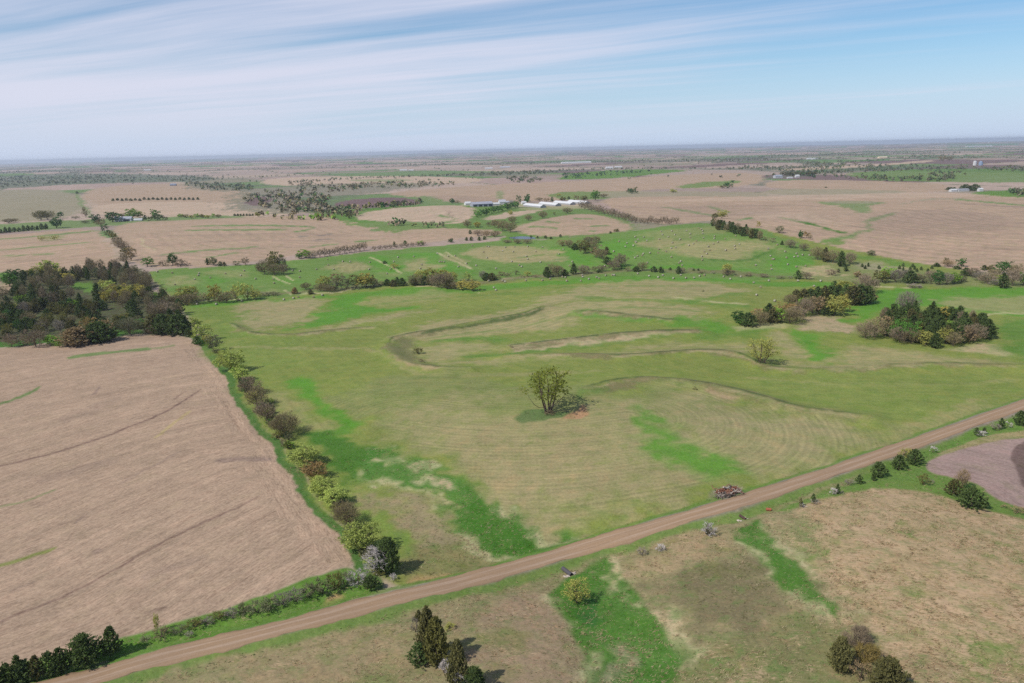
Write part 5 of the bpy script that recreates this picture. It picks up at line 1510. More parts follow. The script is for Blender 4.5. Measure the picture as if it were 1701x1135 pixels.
    row(TH, 'in the thicket below the bale strips', [
        ('leafy', 306, 503, 28, 26, 'yel'), ('leafy', 320, 501, 28, 24, 'yel'), ('bare', 327, 505, 20, 26, 'br'), ('bare', 294, 507, 18, 20, 'br'), ('bare', 310, 507, 18, 24, 'br'), ('leafy', 357, 500, 27, 22, 'gold'), ('leafy', 346, 501, 14, 14, 'yel'),
        ('bare', 376, 503, 20, 26, 'br'), ('budding', 395, 500, 32, 26, 'yel'), ('budding', 412, 498, 28, 24, 'yel'), ('leafy', 424, 498, 18, 18, 'yel'), ('bare', 365, 503, 12, 18, 'br'), ('shrub', 440, 492, 8, 20, 'sage'), ('shrub', 455, 491, 8, 18, 'sage'),
        ('cedar', 490, 488, 11, 11, 'rust', 'reddish-brown small cedar left of another small cedar by the pale mown edge'), ('cedar', 516, 489, 9, 10, 'dk2', 'dark small cedar by the pale mown edge left of the thicket'),
        ('bare', 508, 481, 12, 16, 'br'), ('bare', 532, 484, 14, 18, 'br'), ('leafy', 540, 480, 24, 24, 'yel'), ('budding', 556, 483, 22, 22, 'sage'), ('budding', 560, 475, 22, 22, 'tan'), ('budding', 575, 481, 24, 24, 'sage'), ('bare', 548, 485, 12, 18, 'br'),
        ('budding', 591, 479, 24, 22, 'olive'), ('leafy', 608, 478, 26, 30, 'gold', 'broad golden tree at the right end of the long thicket'), ('bare', 620, 477, 16, 18, 'br'),
        ('cedar', 643, 475, 12, 13, 'dk'), ('cedar', 653, 476, 12, 13, 'dk2'), ('cedar', 660, 471, 11, 9, 'dk'), ('cedar', 668, 475, 14, 15, 'dk'), ('twiggy', 632, 474, 8, 14, 'tan'),
        ('bare', 690, 475, 20, 20, 'br'), ('round_cedar', 688, 474, 12, 14, 'dk'), ('leafy', 700, 465, 18, 20, 'yel'), ('leafy', 716, 464, 20, 24, 'yel'), ('bare', 729, 478, 24, 26, 'pur'), ('round_cedar', 706, 474, 16, 15, 'dk'), ('bare', 741, 475, 24, 24, 'br'),
        ('leafy', 752, 470, 20, 22, 'yel'), ('leafy', 735, 462, 16, 20, 'yel'), ('round_cedar', 746, 480, 16, 16, 'dk2'), ('bare', 717, 475, 18, 20, 'br'), ('budding', 777, 467, 17, 15, 'pale'), ('leafy', 767, 482, 18, 22, 'gold'), ('leafy', 786, 484, 20, 24, 'gold'), ('bare', 757, 481, 14, 18, 'br'),
        ('round_cedar', 808, 466, 13, 14, 'dk'), ('round_cedar', 817, 466, 13, 14, 'dk2'), ('bare', 802, 464, 14, 12, 'grey'), ('twiggy', 826, 463, 7, 12, 'br'),
        ('shrub', 655, 446, 10, 15, 'gold', 'golden bush on the pale diagonal strip between bale strips'), ('cedar', 639, 438, 5, 8, 'dk', 'tiny cedar on the pale diagonal strip between bale strips')])
    row('brush along the creek below the bale hillside', 'in the creek brush below the bale hillside', [
        ('twiggy', 832, 458, 8, 14, 'br'), ('twiggy', 843, 459, 7, 12, 'pur'), ('shrub', 857, 457, 10, 11, 'sage'), ('shrub', 876, 460, 12, 12, 'yel'), ('cedar', 909, 461, 18, 14, 'dk'), ('bare', 919, 460, 22, 20, 'br'), ('bare', 929, 459, 18, 16, 'br'),
        ('cedar', 938, 459, 12, 12, 'dk'), ('cedar', 953, 456, 19, 11, 'dk', 'tall dark cedar standing out of the creek brush'), ('bare', 970, 455, 15, 22, 'pur'), ('bare', 987, 451, 9, 8, 'br'), ('bare', 1000, 451, 11, 15, 'pur'), ('cedar', 995, 453, 6, 9, 'dk'),
        ('budding', 934, 409, 11, 16, 'tan'), ('bare', 945, 411, 13, 15, 'br'), ('cedar', 955, 415, 11, 13, 'dk'), ('budding', 965, 412, 14, 16, 'olive'), ('leafy', 972, 421, 22, 20, 'olive'), ('bare', 984, 419, 20, 18, 'br'), ('budding', 990, 428, 18, 18, 'tan'), ('bare', 1000, 431, 18, 18, 'br'),
        ('cedar', 1008, 423, 13, 11, 'dk2'), ('bare', 977, 405, 12, 16, 'pur'), ('bare', 990, 404, 12, 16, 'br'), ('cedar', 1008, 439, 13, 13, 'dk'), ('bare', 1019, 449, 17, 20, 'pur'), ('bare', 1031, 443, 22, 20, 'pur'), ('shrub', 1032, 447, 11, 14, 'deep'),
        ('bare', 1067, 450, 15, 14, 'br'), ('cedar', 1057, 451, 9, 14, 'dk'), ('cedar', 1086, 452, 10, 10, 'dk'), ('cedar', 1098, 453, 10, 10, 'dk'), ('cedar', 1113, 449, 5, 5, 'dk'), ('cedar', 1127, 455, 13, 10, 'dk'), ('bare', 1134, 454, 9, 9, 'pur'),
        ('twiggy', 1208, 457, 12, 26, 'br'), ('leafy', 1207, 453, 16, 17, 'yel'), ('twiggy', 1268, 461, 8, 16, 'pur'), ('twiggy', 1165, 454, 5, 12, 'br'), ('twiggy', 1185, 455, 5, 12, 'grey'), ('twiggy', 1244, 459, 6, 14, 'br'), ('twiggy', 1296, 463, 6, 14, 'sage'),
        ('twiggy', 1313, 463, 5, 12, 'grey'), ('cedar', 1152, 450, 4, 4, 'dk'), ('cedar', 1160, 450, 4, 4, 'dk'), ('bare', 1043, 451, 8, 9, 'br'), ('twiggy', 890, 461, 6, 12, 'tan'), ('twiggy', 866, 461, 5, 10, 'br')])
    # ---- north border
    row('trees on the north border', 'on the north border of the bale strips', [
        ('leafy', 245, 443, 17, 21, 'green', 'bright green round tree at the top left corner of the bale strips'), ('leafy', 287, 441, 21, 20, 'deep', 'mid-green tree rising from purplish shrubs on the north border'), ('twiggy', 273, 442, 11, 20, 'pur'), ('twiggy', 300, 442, 13, 24, 'pur'), ('twiggy', 311, 442, 8, 12, 'pur'),
        ('cedar', 345, 440, 11, 8, 'dk'), ('leafy', 355, 441, 14, 16, 'sage'), ('cedar', 366, 442, 8, 9, 'dk'), ('cedar', 373, 442, 7, 7, 'dk2'), ('twiggy', 392, 441, 9, 16, 'sage'), ('bare', 408, 441, 13, 13, 'pur'), ('leafy', 431, 452, 12, 10, 'sage'),
        ('leafy', 455, 450, 32, 26, 'olive'), ('budding', 470, 449, 26, 20, 'sage'), ('bare', 440, 456, 24, 28, 'br'), ('bare', 456, 457, 20, 30, 'br'), ('bare', 471, 456, 18, 18, 'pur'), ('leafy', 508, 429, 15, 22, 'lime', 'fresh green bush at the left end of the purplish shrub row'),
        ('leafy', 498, 430, 10, 14, 'green')])
    row('purplish shrub row on the north border', 'in the row along the north border', [('bare', 515 + i * 8.2, 430 - i * 1.25, 11 + (i * 5) % 4, 11, 'pur') for i in range(12)] +
        [('bare', 622 + i * 9, 416 - i * 0.9, 7 + (i * 3) % 3, 9, 'pur') for i in range(10)])
    row('small border trees by the pond', 'on the border toward the pond', [('cedar', 655, 410, 9, 5, 'dk'), ('leafy', 673, 408, 9, 7, 'deep'), ('leafy', 698, 408, 8, 13, 'lime'), ('leafy', 749, 403, 7, 9, 'deep'), ('cedar', 775, 400, 6, 6, 'dk'), ('cedar', 783, 400, 7, 7, 'dk'), ('cedar', 796, 400, 7, 7, 'dk'),
        ('cedar', 805, 399, 7, 7, 'dk'), ('cedar', 781, 389, 7, 6, 'dk'), ('bare', 794, 392, 10, 16, 'pur'), ('bare', 808, 393, 10, 14, 'tan'), ('bare', 822, 394, 11, 20, 'br'), ('bare', 835, 384, 18, 20, 'br'), ('bare', 848, 386, 17, 20, 'br'), ('bare', 823, 378, 13, 16, 'tan'), ('bare', 776, 378, 12, 15, 'br'),
        ('leafy', 793, 378, 10, 15, 'gold'), ('bare', 851, 371, 12, 14, 'br'), ('bare', 878, 367, 10, 14, 'br'), ('bare', 902, 363, 12, 17, 'br'), ('bare', 942, 355, 10, 17, 'br'), ('leafy', 921, 358, 6, 6, 'olive'), ('leafy', 848, 357, 8, 8, 'yel'), ('bare', 812, 377, 8, 8, 'br'),
        ('cedar', 882, 395, 4, 5, 'dk'), ('cedar', 893, 396, 4, 5, 'dk'), ('cedar', 906, 396, 5, 7, 'dk'), ('cedar', 915, 397, 4, 6, 'dk'), ('cedar', 931, 394, 5, 5, 'dk'), ('leafy', 1024, 385, 5, 9, 'olive'), ('cedar', 1014, 388, 4, 5, 'dk'), ('bare', 860, 405, 8, 16, 'pur'), ('bare', 876, 405, 8, 16, 'pur'), ('bare', 843, 404, 6, 14, 'pur')])
    row('bare tree belt by the barns', 'in the bare belt right of the white barns', [('bare', 966 + i * 5.6, 346 + i * 1.55 + (i % 2), 11 + (i * 3) % 4, 11, 'pur') for i in range(17)] + [('bare', 1064 + i * 6, 371 + (i % 3), 9 + (i * 5) % 4, 10, 'pur') for i in range(11)])
    row('farmyard trees', 'by the long white barns', [('leafy', 792 + i * 7.2, 361 - i * 1.75, 11 + (i * 3) % 3, 12, ('deep', 'green')[i % 3 == 0]) for i in range(10)] +
        [('leafy', 862, 338, 13, 11, 'deep'), ('leafy', 876, 338, 15, 11, 'deep'), ('bare', 850, 339, 6, 9, 'br'), ('bare', 896, 334, 6, 14, 'br'), ('bare', 908, 335, 6, 12, 'tan'), ('cedar', 917, 335, 8, 6, 'dk'), ('leafy', 935, 334, 7, 12, 'olive'), ('cedar', 945, 331, 5, 6, 'dk'), ('leafy', 958, 333, 8, 12, 'tan'),
         ('leafy', 970, 334, 9, 14, 'olive'), ('leafy', 989, 333, 17, 17, 'green', 'largest green tree behind the long white barns'), ('bare', 1002, 328, 6, 16, 'br'), ('leafy', 928, 326, 4, 12, 'yel'), ('leafy', 751, 338, 8, 11, 'deep'), ('bare', 760, 338, 5, 8, 'br')])
    # ---- left distance
    row('trees of the lane hedge', 'along the lane between two far stubble fields', [
        ('leafy', 161, 373, 17, 17, 'deep'), ('bare', 167, 377, 14, 15, 'br'), ('leafy', 174, 386, 13, 15, 'deep'), ('leafy', 182, 394, 12, 15, 'sage'), ('leafy', 188, 397, 10, 13, 'olive'), ('bare', 196, 411, 18, 18, 'br'), ('bare', 204, 416, 16, 18, 'pur'), ('leafy', 210, 427, 18, 18, 'olive'), ('budding', 218, 433, 22, 20, 'tan'),
        ('bare', 208, 438, 16, 16, 'br'), ('bare', 143, 362, 14, 10, 'br'), ('bare', 140, 352, 8, 6, 'br'), ('cedar', 128, 322, 4, 5, 'dk')])
    row('trees of the far farmstead', 'around the far white farmhouse at left', [
        ('leafy', 187, 369, 18, 28, 'deep'), ('leafy', 205, 362, 8, 14, 'olive'), ('leafy', 220, 364, 17, 26, 'lime'), ('leafy', 232, 363, 12, 14, 'yel'), ('cedar', 241, 366, 9, 7, 'dk'), ('leafy', 257, 362, 14, 14, 'green'), ('leafy', 262, 366, 11, 24, 'dk'), ('leafy', 250, 367, 7, 12, 'dk2'), ('leafy', 275, 366, 6, 12, 'dk2')])
    row('trees at the left edge of the fields', 'between far fields at the left edge', [
        ('leafy', 94, 379, 18, 23, 'deep', 'dark rounded tree alone at the end of the left cedar row'), ('bare', 68, 366, 16, 26, 'olive'), ('bare', 80, 366, 16, 22, 'olive'), ('leafy', 100, 363, 12, 12, 'deep'), ('bare', 15, 371, 8, 22, 'br'), ('bare', 26, 369, 6, 12, 'br'), ('bare', 70, 400, 8, 12, 'yel'), ('bare', 90, 399, 8, 14, 'yel'), ('bare', 125, 364, 5, 14, 'sage'), ('bare', 142, 371, 5, 16, 'sage')]
        + [('cedar', 2 + i * 7.5, 388 - i * .75, 7 + (i * 3) % 4, 8, 'dk') for i in range(11)] + [('leafy', 300 + i * 9, 361 + (i % 3), 6, 11, ('lime', 'olive', 'yel')[i % 3]) for i in range(8)] + [('cedar', 390 + i * 5, 359, 4, 5, 'dk') for i in range(7)])
    row('small cedars along a far field edge', 'in the thin row along a far field edge', [('cedar', 188 + i * 7.4, 334 - (i % 2) * .6 - (i > 6) * 1.4, 4.2, 6, 'dk') for i in range(20)])
    # ---- the wood at left
    WD = 'wood beyond the left stubble field'
    clear = list(zip(*G([116, 140, 166, 160, 140, 124], [470, 468, 472, 484, 489, 480])))
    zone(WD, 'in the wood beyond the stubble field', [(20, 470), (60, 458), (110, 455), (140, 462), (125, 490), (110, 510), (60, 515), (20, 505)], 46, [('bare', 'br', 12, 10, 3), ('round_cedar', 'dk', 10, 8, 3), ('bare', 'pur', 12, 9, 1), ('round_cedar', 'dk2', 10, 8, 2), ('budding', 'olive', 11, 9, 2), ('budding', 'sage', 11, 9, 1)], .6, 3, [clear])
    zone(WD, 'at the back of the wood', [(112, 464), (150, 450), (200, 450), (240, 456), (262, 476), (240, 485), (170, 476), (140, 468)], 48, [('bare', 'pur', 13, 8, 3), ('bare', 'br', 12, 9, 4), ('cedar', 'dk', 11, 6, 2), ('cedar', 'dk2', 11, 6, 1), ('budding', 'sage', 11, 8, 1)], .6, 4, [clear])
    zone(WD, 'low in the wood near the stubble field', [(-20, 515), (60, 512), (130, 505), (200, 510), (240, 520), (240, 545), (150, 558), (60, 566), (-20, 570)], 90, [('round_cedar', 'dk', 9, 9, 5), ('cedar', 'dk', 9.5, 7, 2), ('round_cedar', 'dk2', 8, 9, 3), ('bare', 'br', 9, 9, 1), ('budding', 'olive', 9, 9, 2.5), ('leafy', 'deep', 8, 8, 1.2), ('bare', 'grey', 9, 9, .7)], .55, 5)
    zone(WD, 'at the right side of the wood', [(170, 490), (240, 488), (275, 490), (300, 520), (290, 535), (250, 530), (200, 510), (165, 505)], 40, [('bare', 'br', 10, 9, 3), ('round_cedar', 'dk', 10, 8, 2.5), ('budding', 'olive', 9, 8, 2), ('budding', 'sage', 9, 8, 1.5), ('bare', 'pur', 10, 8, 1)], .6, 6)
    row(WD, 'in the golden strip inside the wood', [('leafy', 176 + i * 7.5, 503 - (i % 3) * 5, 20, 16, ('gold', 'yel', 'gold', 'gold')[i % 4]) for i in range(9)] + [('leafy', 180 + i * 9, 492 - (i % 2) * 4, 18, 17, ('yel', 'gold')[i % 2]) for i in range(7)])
    row(WD, 'on the edge of the wood', [
        ('leafy', 84, 456, 24, 30, 'pale', 'tall pale tree at the back edge of the wood'), ('leafy', 62, 458, 16, 24, 'yel'), ('leafy', 100, 460, 16, 18, 'yel'), ('leafy', 25, 462, 16, 20, 'deep'), ('leafy', 16, 476, 24, 22, 'green'), ('leafy', 48, 460, 12, 18, 'olive'), ('leafy', 112, 468, 16, 18, 'gold'),
        ('cedar', 122, 458, 16, 8, 'dk'), ('cedar', 128, 460, 18, 9, 'dk'), ('cedar', 143, 458, 17, 9, 'dk'), ('cedar', 194, 449, 14, 6, 'dk'), ('cedar', 200, 449, 12, 6, 'dk'), ('leafy', 182, 483, 18, 22, 'pale'), ('leafy', 172, 480, 16, 14, 'yel'), ('cedar', 162, 494, 24, 14, 'dk', 'pointed dark cedar beside the small clearing in the wood'),
        ('leafy', 36, 502, 14, 18, 'lime'), ('leafy', 126, 508, 12, 18, 'lime'), ('leafy', 5, 520, 14, 24, 'gold'), ('leafy', 20, 518, 14, 16, 'yel'), ('round_cedar', 128, 573, 32, 44, 'tan', 'rounded tan-topped tree at the front of the wood touching the stubble field'), ('bare', 60, 577, 32, 30, 'pur'), ('bare', 20, 577, 24, 20, 'pur'), ('leafy', 86, 573, 18, 24, 'lime', 'bright yellow-green bush at the front of the wood'),
        ('shrub', 42, 574, 16, 24, 'sage'), ('round_cedar', 165, 568, 36, 42, 'dk', 'broad dark cedar at the front of the wood by the stubble field'), ('bare', 158, 567, 20, 24, 'pur'), ('bare', 218, 557, 32, 36, 'sage', 'wide greyish leafless tree in front of the wood'), ('leafy', 232, 546, 18, 20, 'green'), ('budding', 178, 560, 34, 28, 'tan'), ('budding', 148, 556, 30, 24, 'rust'),
        ('round_cedar', 272, 556, 36, 30, 'dk'), ('round_cedar', 295, 557, 36, 30, 'dk'), ('cedar', 308, 553, 30, 20, 'dk'), ('round_cedar', 256, 553, 32, 26, 'dk2'), ('bare', 258, 556, 18, 24, 'pur'), ('bare', 268, 528, 26, 30, 'pur'), ('leafy', 275, 548, 26, 20, 'olive'), ('cedar', 284, 540, 28, 14, 'dk'), ('cedar', 298, 542, 28, 14, 'dk'),
        ('leafy', 256, 500, 16, 18, 'lime'), ('bare', 282, 506, 16, 22, 'br'), ('leafy', 268, 498, 12, 16, 'sage'), ('bare', -5, 545, 26, 30, 'br'), ('bare', 5, 498, 22, 20, 'br'), ('bare', 100, 577, 12, 14, 'lime')])


# ------------------------------------------------------------------ round hay bales
BALES = {}


def zb(ox, oy, s, pts):
    return [(ox + a / s, oy + b / s) for a, b in pts]


B_NW = zb(230, 390, 8.505, [(270, 520), (160, 570), (478, 535), (857, 540), (845, 570), (797, 625), (1015, 605), (517, 700), (1230, 545), (1495, 503), (1447, 572), (1657, 620)])
B_N2 = zb(430, 380, 8.505, [(480, 590), (580, 597), (578, 685), (205, 715), (217, 765), (815, 570), (1060, 570), (980, 508), (1188, 460), (1290, 462), (1568, 470), (1560, 572), (970, 430)])
B_N3 = zb(630, 380, 8.505, [(265, 400), (487, 390), (205, 460), (597, 505), (583, 560), (110, 630), (155, 570), (855, 465), (880, 465), (915, 465), (977, 385), (1075, 380), (820, 347), (1370, 517), (1235, 490), (1120, 535)])
B_OV = zb(630, 380, 8.505, [(1475, 325), (1525, 407), (1650, 560), (1315, 235), (1520, 245), (1550, 250)]) + zb(830, 370, 8.505, [
    (80, 347), (40, 395), (193, 407), (210, 335), (398, 333), (605, 340), (512, 405), (380, 473), (397, 510), (172, 547), (275, 597), (312, 620), (577, 555), (838, 440), (898, 375), (1028, 550), (1040, 578), (988, 607), (1487, 610)])
B_CR = zb(230, 390, 8.505, [(828, 978), (1102, 980), (1415, 925), (1465, 935)]) + zb(430, 380, 8.505, [(355, 1000), (490, 980), (557, 962), (773, 965), (900, 938)]) + zb(630, 380, 8.505, [(1545, 735), (1620, 830), (1650, 865)]) + zb(
    830, 370, 8.505, [(45, 820), (75, 832), (368, 815), (603, 812), (712, 790), (885, 765), (932, 770), (950, 822), (1165, 740), (1172, 765), (1148, 820), (1262, 795), (1368, 770), (1405, 785), (1500, 745), (1590, 737), (1620, 738)]) + zb(
    1000, 350, 8.505, [(508, 888), (665, 922), (797, 940), (860, 912), (1010, 955), (1112, 908), (1187, 950), (1298, 948), (1380, 923), (1447, 908)])
B_HL = zb(830, 370, 8.505, [(1690, 260), (1612, 405), (1437, 320)]) + zb(1000, 350, 8.505, [
    (240, 432), (352, 457), (330, 505), (168, 573), (470, 367), (590, 370), (508, 405), (470, 432), (485, 445), (443, 492), (632, 420), (833, 290), (855, 335), (812, 400), (940, 367), (1030, 337), (1195, 280), (990, 285), (1105, 403),
    (1247, 325), (1247, 375), (1335, 422), (997, 450), (1292, 465), (1230, 487), (978, 528), (1040, 515), (800, 540), (905, 573), (790, 590), (678, 595), (585, 605), (568, 628), (503, 640), (468, 662), (983, 652), (640, 733), (1113, 715),
    (1088, 738), (1130, 770), (1365, 240), (1400, 258), (1422, 283), (1422, 318), (1433, 380), (1592, 357), (1588, 390), (1640, 440), (1575, 467), (1503, 505), (1520, 555), (1443, 575), (1483, 607), (1412, 645), (1415, 693)])
B_HR = zb(1180, 350, 8.505, [(358, 352), (477, 350), (207, 395), (410, 470), (345, 497), (350, 535), (220, 557), (815, 535), (945, 478), (1058, 575), (1218, 605), (1305, 622), (1402, 628), (1185, 650), (1235, 645), (1077, 662), (850, 637), (878, 682),
                             (900, 683), (1095, 757), (1212, 790), (1345, 778), (857, 772), (862, 825), (640, 768)])
B_UP = zb(1180, 350, 8.505, [(190, 930), (430, 930), (283, 963), (610, 1015), (827, 988), (1235, 990), (1560, 993), (1462, 1065), (710, 1080)]) + [(1257, 490), (1287, 500)]


def bale_mesh():
    R, L, n = 0.88, 0.80, 20
    prof = [(R * .80, L), (R * .95, L * .96), (R, L * .86), (R * 1.01, L * .45), (R * 1.0, 0), (R * 1.01, -L * .45), (R, -L * .86), (R * .95, -L * .96), (R * .80, -L)]
    v, f, mi = [], [], []
    for r, yy in prof:
        for j in range(n):
            t = 2 * math.pi * j / n
            z = r * math.sin(t)
            v.append((r * math.cos(t), yy, max(z, -R * .90)))
    k = len(prof)
    for i in range(k - 1):
        for j in range(n):
            f.append((i * n + j, (i + 1) * n + j, (i + 1) * n + (j + 1) % n, i * n + (j + 1) % n))
            mi.append(0 if 1 <= i <= k - 3 else 1)
    for side, base in ((1, 0), (-1, (k - 1) * n)):
        rings = [base]
        for rr, dep in ((.62, .03), (.34, -.03), (.12, .02)):
            o = len(v)
            for j in range(n):
                t = 2 * math.pi * j / n
                v.append((R * rr * math.cos(t), side * (L + dep), R * rr * math.sin(t)))
            rings.append(o)
        for a, b in zip(rings[:-1], rings[1:]):
            for j in range(n):
                q = (a + j, a + (j + 1) % n, b + (j + 1) % n, b + j)
                f.append(q if side > 0 else q[::-1])
                mi.append(1)
        q = tuple(rings[-1] + j for j in range(n))
        f.append(q if side > 0 else q[::-1])
        mi.append(1)
    m1, t = mat('net_wrapped_hay')
    tc = t.n('ShaderNodeTexCoord').outputs['Object']
    sp = t.n('ShaderNodeSeparateXYZ', {0: tc})
    nz = t.noise(t.xyz(t.m('MULTIPLY', sp.outputs[0], 3.0), t.m('MULTIPLY', sp.outputs[1], 14.0), t.m('MULTIPLY', sp.outputs[2], 3.0)), 1.0, 4, .7)
    oi = t.n('ShaderNodeObjectInfo').outputs['Random']
    c = t.mix(nz, tuple(alb((142, 136, 120))) + (1,), tuple(alb((204, 198, 180))) + (1,))
    c = t.vm('SCALE', c, s=t.m('ADD', 0.85, t.m('MULTIPLY', oi, .3)))
    finish(t, c, .9, nz, .03, .5)
    m2, t = mat('cut_hay_end')
    tc = t.n('ShaderNodeTexCoord').outputs['Object']
    sp = t.n('ShaderNodeSeparateXYZ', {0: tc})
    rad = t.m('SQRT', t.m('ADD', t.m('POWER', sp.outputs[0], 2.0), t.m('POWER', sp.outputs[2], 2.0)))
    nz = t.noise(tc, 9.0, 4, .7)
    ring = t.m('ADD', .5, t.m('MULTIPLY', t.m('SINE', t.m('ADD', t.m('MULTIPLY', rad, 42.0), t.m('MULTIPLY', nz, 5.0))), .5))
    finish(t, t.mix(ring, tuple(alb((120, 108, 84))) + (1,), tuple(alb((188, 172, 134))) + (1,)), .95, ring, .03, .6)
    me = bpy.data.meshes.new('hay_bale')
    me.from_pydata([(a, b, c + R * .88) for a, b, c in v], [], f)
    me.materials.append(m1)
    me.materials.append(m2)
    me.polygons.foreach_set('material_index', np.array(mi, np.int32))
    me.polygons.foreach_set('use_smooth', np.ones(len(f), bool))
    return me


def bales_all():
    me = bale_mesh()
    sets = [(B_NW, 'round hay bale, mown strip beside the wood'), (B_N2, 'round hay bale, strip above the long thicket'), (B_N3, 'round hay bale between the pale strips'),
            (B_OV, 'round hay bale on the oval swell'), (B_CR, 'round hay bale along the creek'), (B_HL, 'round hay bale on the upper hillside'),
            (B_HR, 'round hay bale, right hillside end'), (B_UP, 'round hay bale south of the creek')]
    first = None
    for pts, lab in sets:
        got = []
        for i, (px, py) in enumerate(pts):
            x, y = at(px, py + 1.5)
            if first is None:
                o = bpy.data.objects.new('hay_bale', me)
                first = o
            else:
                o = first.copy()
            COL.objects.link(o)
            o.location = (x, y, float(H0(x, y)) - .03)
            o.rotation_euler = (0, 0, R_(28) + RNG.normal() * .5 + (math.pi / 2 if RNG.random() < .3 else 0))
            s = float(RNG.uniform(.94, 1.08))
            o.scale = (s, s, s)
            got.append((x / y, y, o))
        for o, t in spread_labels(got, lab):
            tag(o, ' '.join(t.split()[:16]), 'hay bale', 'round hay bales')

# ------------------------------------------------------------------ the gravel road
def build_road():
    n = len(ROAD)
    tg = np.gradient(ROAD, axis=0)
    tg /= np.linalg.norm(tg, axis=1)[:, None]
    nm = np.stack([-tg[:, 1], tg[:, 0]], 1)
    ks = np.array([-1, -.97, -.8, -.6, -.4, -.2, 0, .2, .4, .6, .8, .97, 1])
    V, F, A = [], [], []
    for i in range(n):
        wob = .45 * math.sin(i * .37) + .3 * math.sin(i * 1.13) + .25 * math.sin(i * 2.7 + 1)
        for k in ks:
            off = k * (ROAD_HW + (wob if abs(k) > .9 else 0))
            p = ROAD[i] + nm[i] * off
            z = float(H0(p[0], p[1])) + .70 - .10 * k * k - (.5 if abs(k) == 1 else 0)
            V.append((p[0], p[1], z))
            A.append(k * ROAD_HW)
    m = len(ks)
    for i in range(n - 1):
        for j in range(m - 1):
            F.append((i * m + j, i * m + j + 1, (i + 1) * m + j + 1, (i + 1) * m + j))
    mm, t = mat('gravel')
    P = t.n('ShaderNodeNewGeometry').outputs['Position']
    ac = t.n('ShaderNodeAttribute', attribute_name='across').outputs['Fac']
    ln = t.n('ShaderNodeAttribute', attribute_name='along').outputs['Fac']
    n1 = t.noise(P, .06, 3, .6)
    n2 = t.noise(P, 1.3, 4, .7)
    n3 = t.noise(t.xyz(t.m('MULTIPLY', ac, 1.3), t.m('MULTIPLY', ln, .035), 0.0), 1.0, 4, .6)
    aw = t.m('ABSOLUTE', t.m('ADD', ac, t.m('MULTIPLY', t.m('SUBTRACT', n1, .5), 1.4)))
    track = t.m('MULTIPLY', t.ramp(aw, .55, 1.1), t.ramp(aw, 2.5, 1.7))
    edge = t.ramp(aw, 3.0, 4.3)
    c = t.mix(n1, tuple(alb((176, 146, 114))) + (1,), tuple(alb((162, 136, 112))) + (1,))
    c = t.mix(t.m('MULTIPLY', t.m('MULTIPLY', track, t.ramp(n3, .35, .6)), .6), c, tuple(alb((190, 166, 144))) + (1,))
    c = t.mix(t.m('MULTIPLY', edge, .5), c, tuple(alb((138, 126, 96))) + (1,))
    c = t.vm('SCALE', c, s=t.m('ADD', .62, t.m('ADD', t.m('MULTIPLY', n2, .34), t.m('MULTIPLY', n3, .42))))
    finish(t, c, .95, n2, .05, .5, .1)
    o = mesh_obj('road', V, F, mm, smooth=True)
    a = o.data.attributes.new('across', 'FLOAT', 'POINT')
    a.data.foreach_set('value', np.array(A, np.float32))
    L = np.concatenate([[0], np.cumsum(np.linalg.norm(np.diff(ROAD, axis=0), axis=1))])
    a = o.data.attributes.new('along', 'FLOAT', 'POINT')
    a.data.foreach_set('value', np.repeat(L, m).astype(np.float32))
    tag(o, 'brown gravel road running diagonally between hay field and prairie', 'road', kind='structure')


def build_pond():
    x, y, z = POND[:, 0], POND[:, 1], POND_Z
    mm, t = mat('pond_water')
    P = t.n('ShaderNodeNewGeometry').outputs['Position']
    nn = t.noise(P, .5, 3)
    finish(t, (.05, .07, .09, 1), .3, nn, .02, .08, .5)
    V = [(a, b, z) for a, b in zip(x, y)] + [(a, b, z - 3) for a, b in zip(x, y)]
    k = len(x)
    mesh_obj('water', V, [tuple(range(k))] + [(i, i + k, (i + 1) % k + k, (i + 1) % k) for i in range(k)], mm)['kind'] = 'structure'


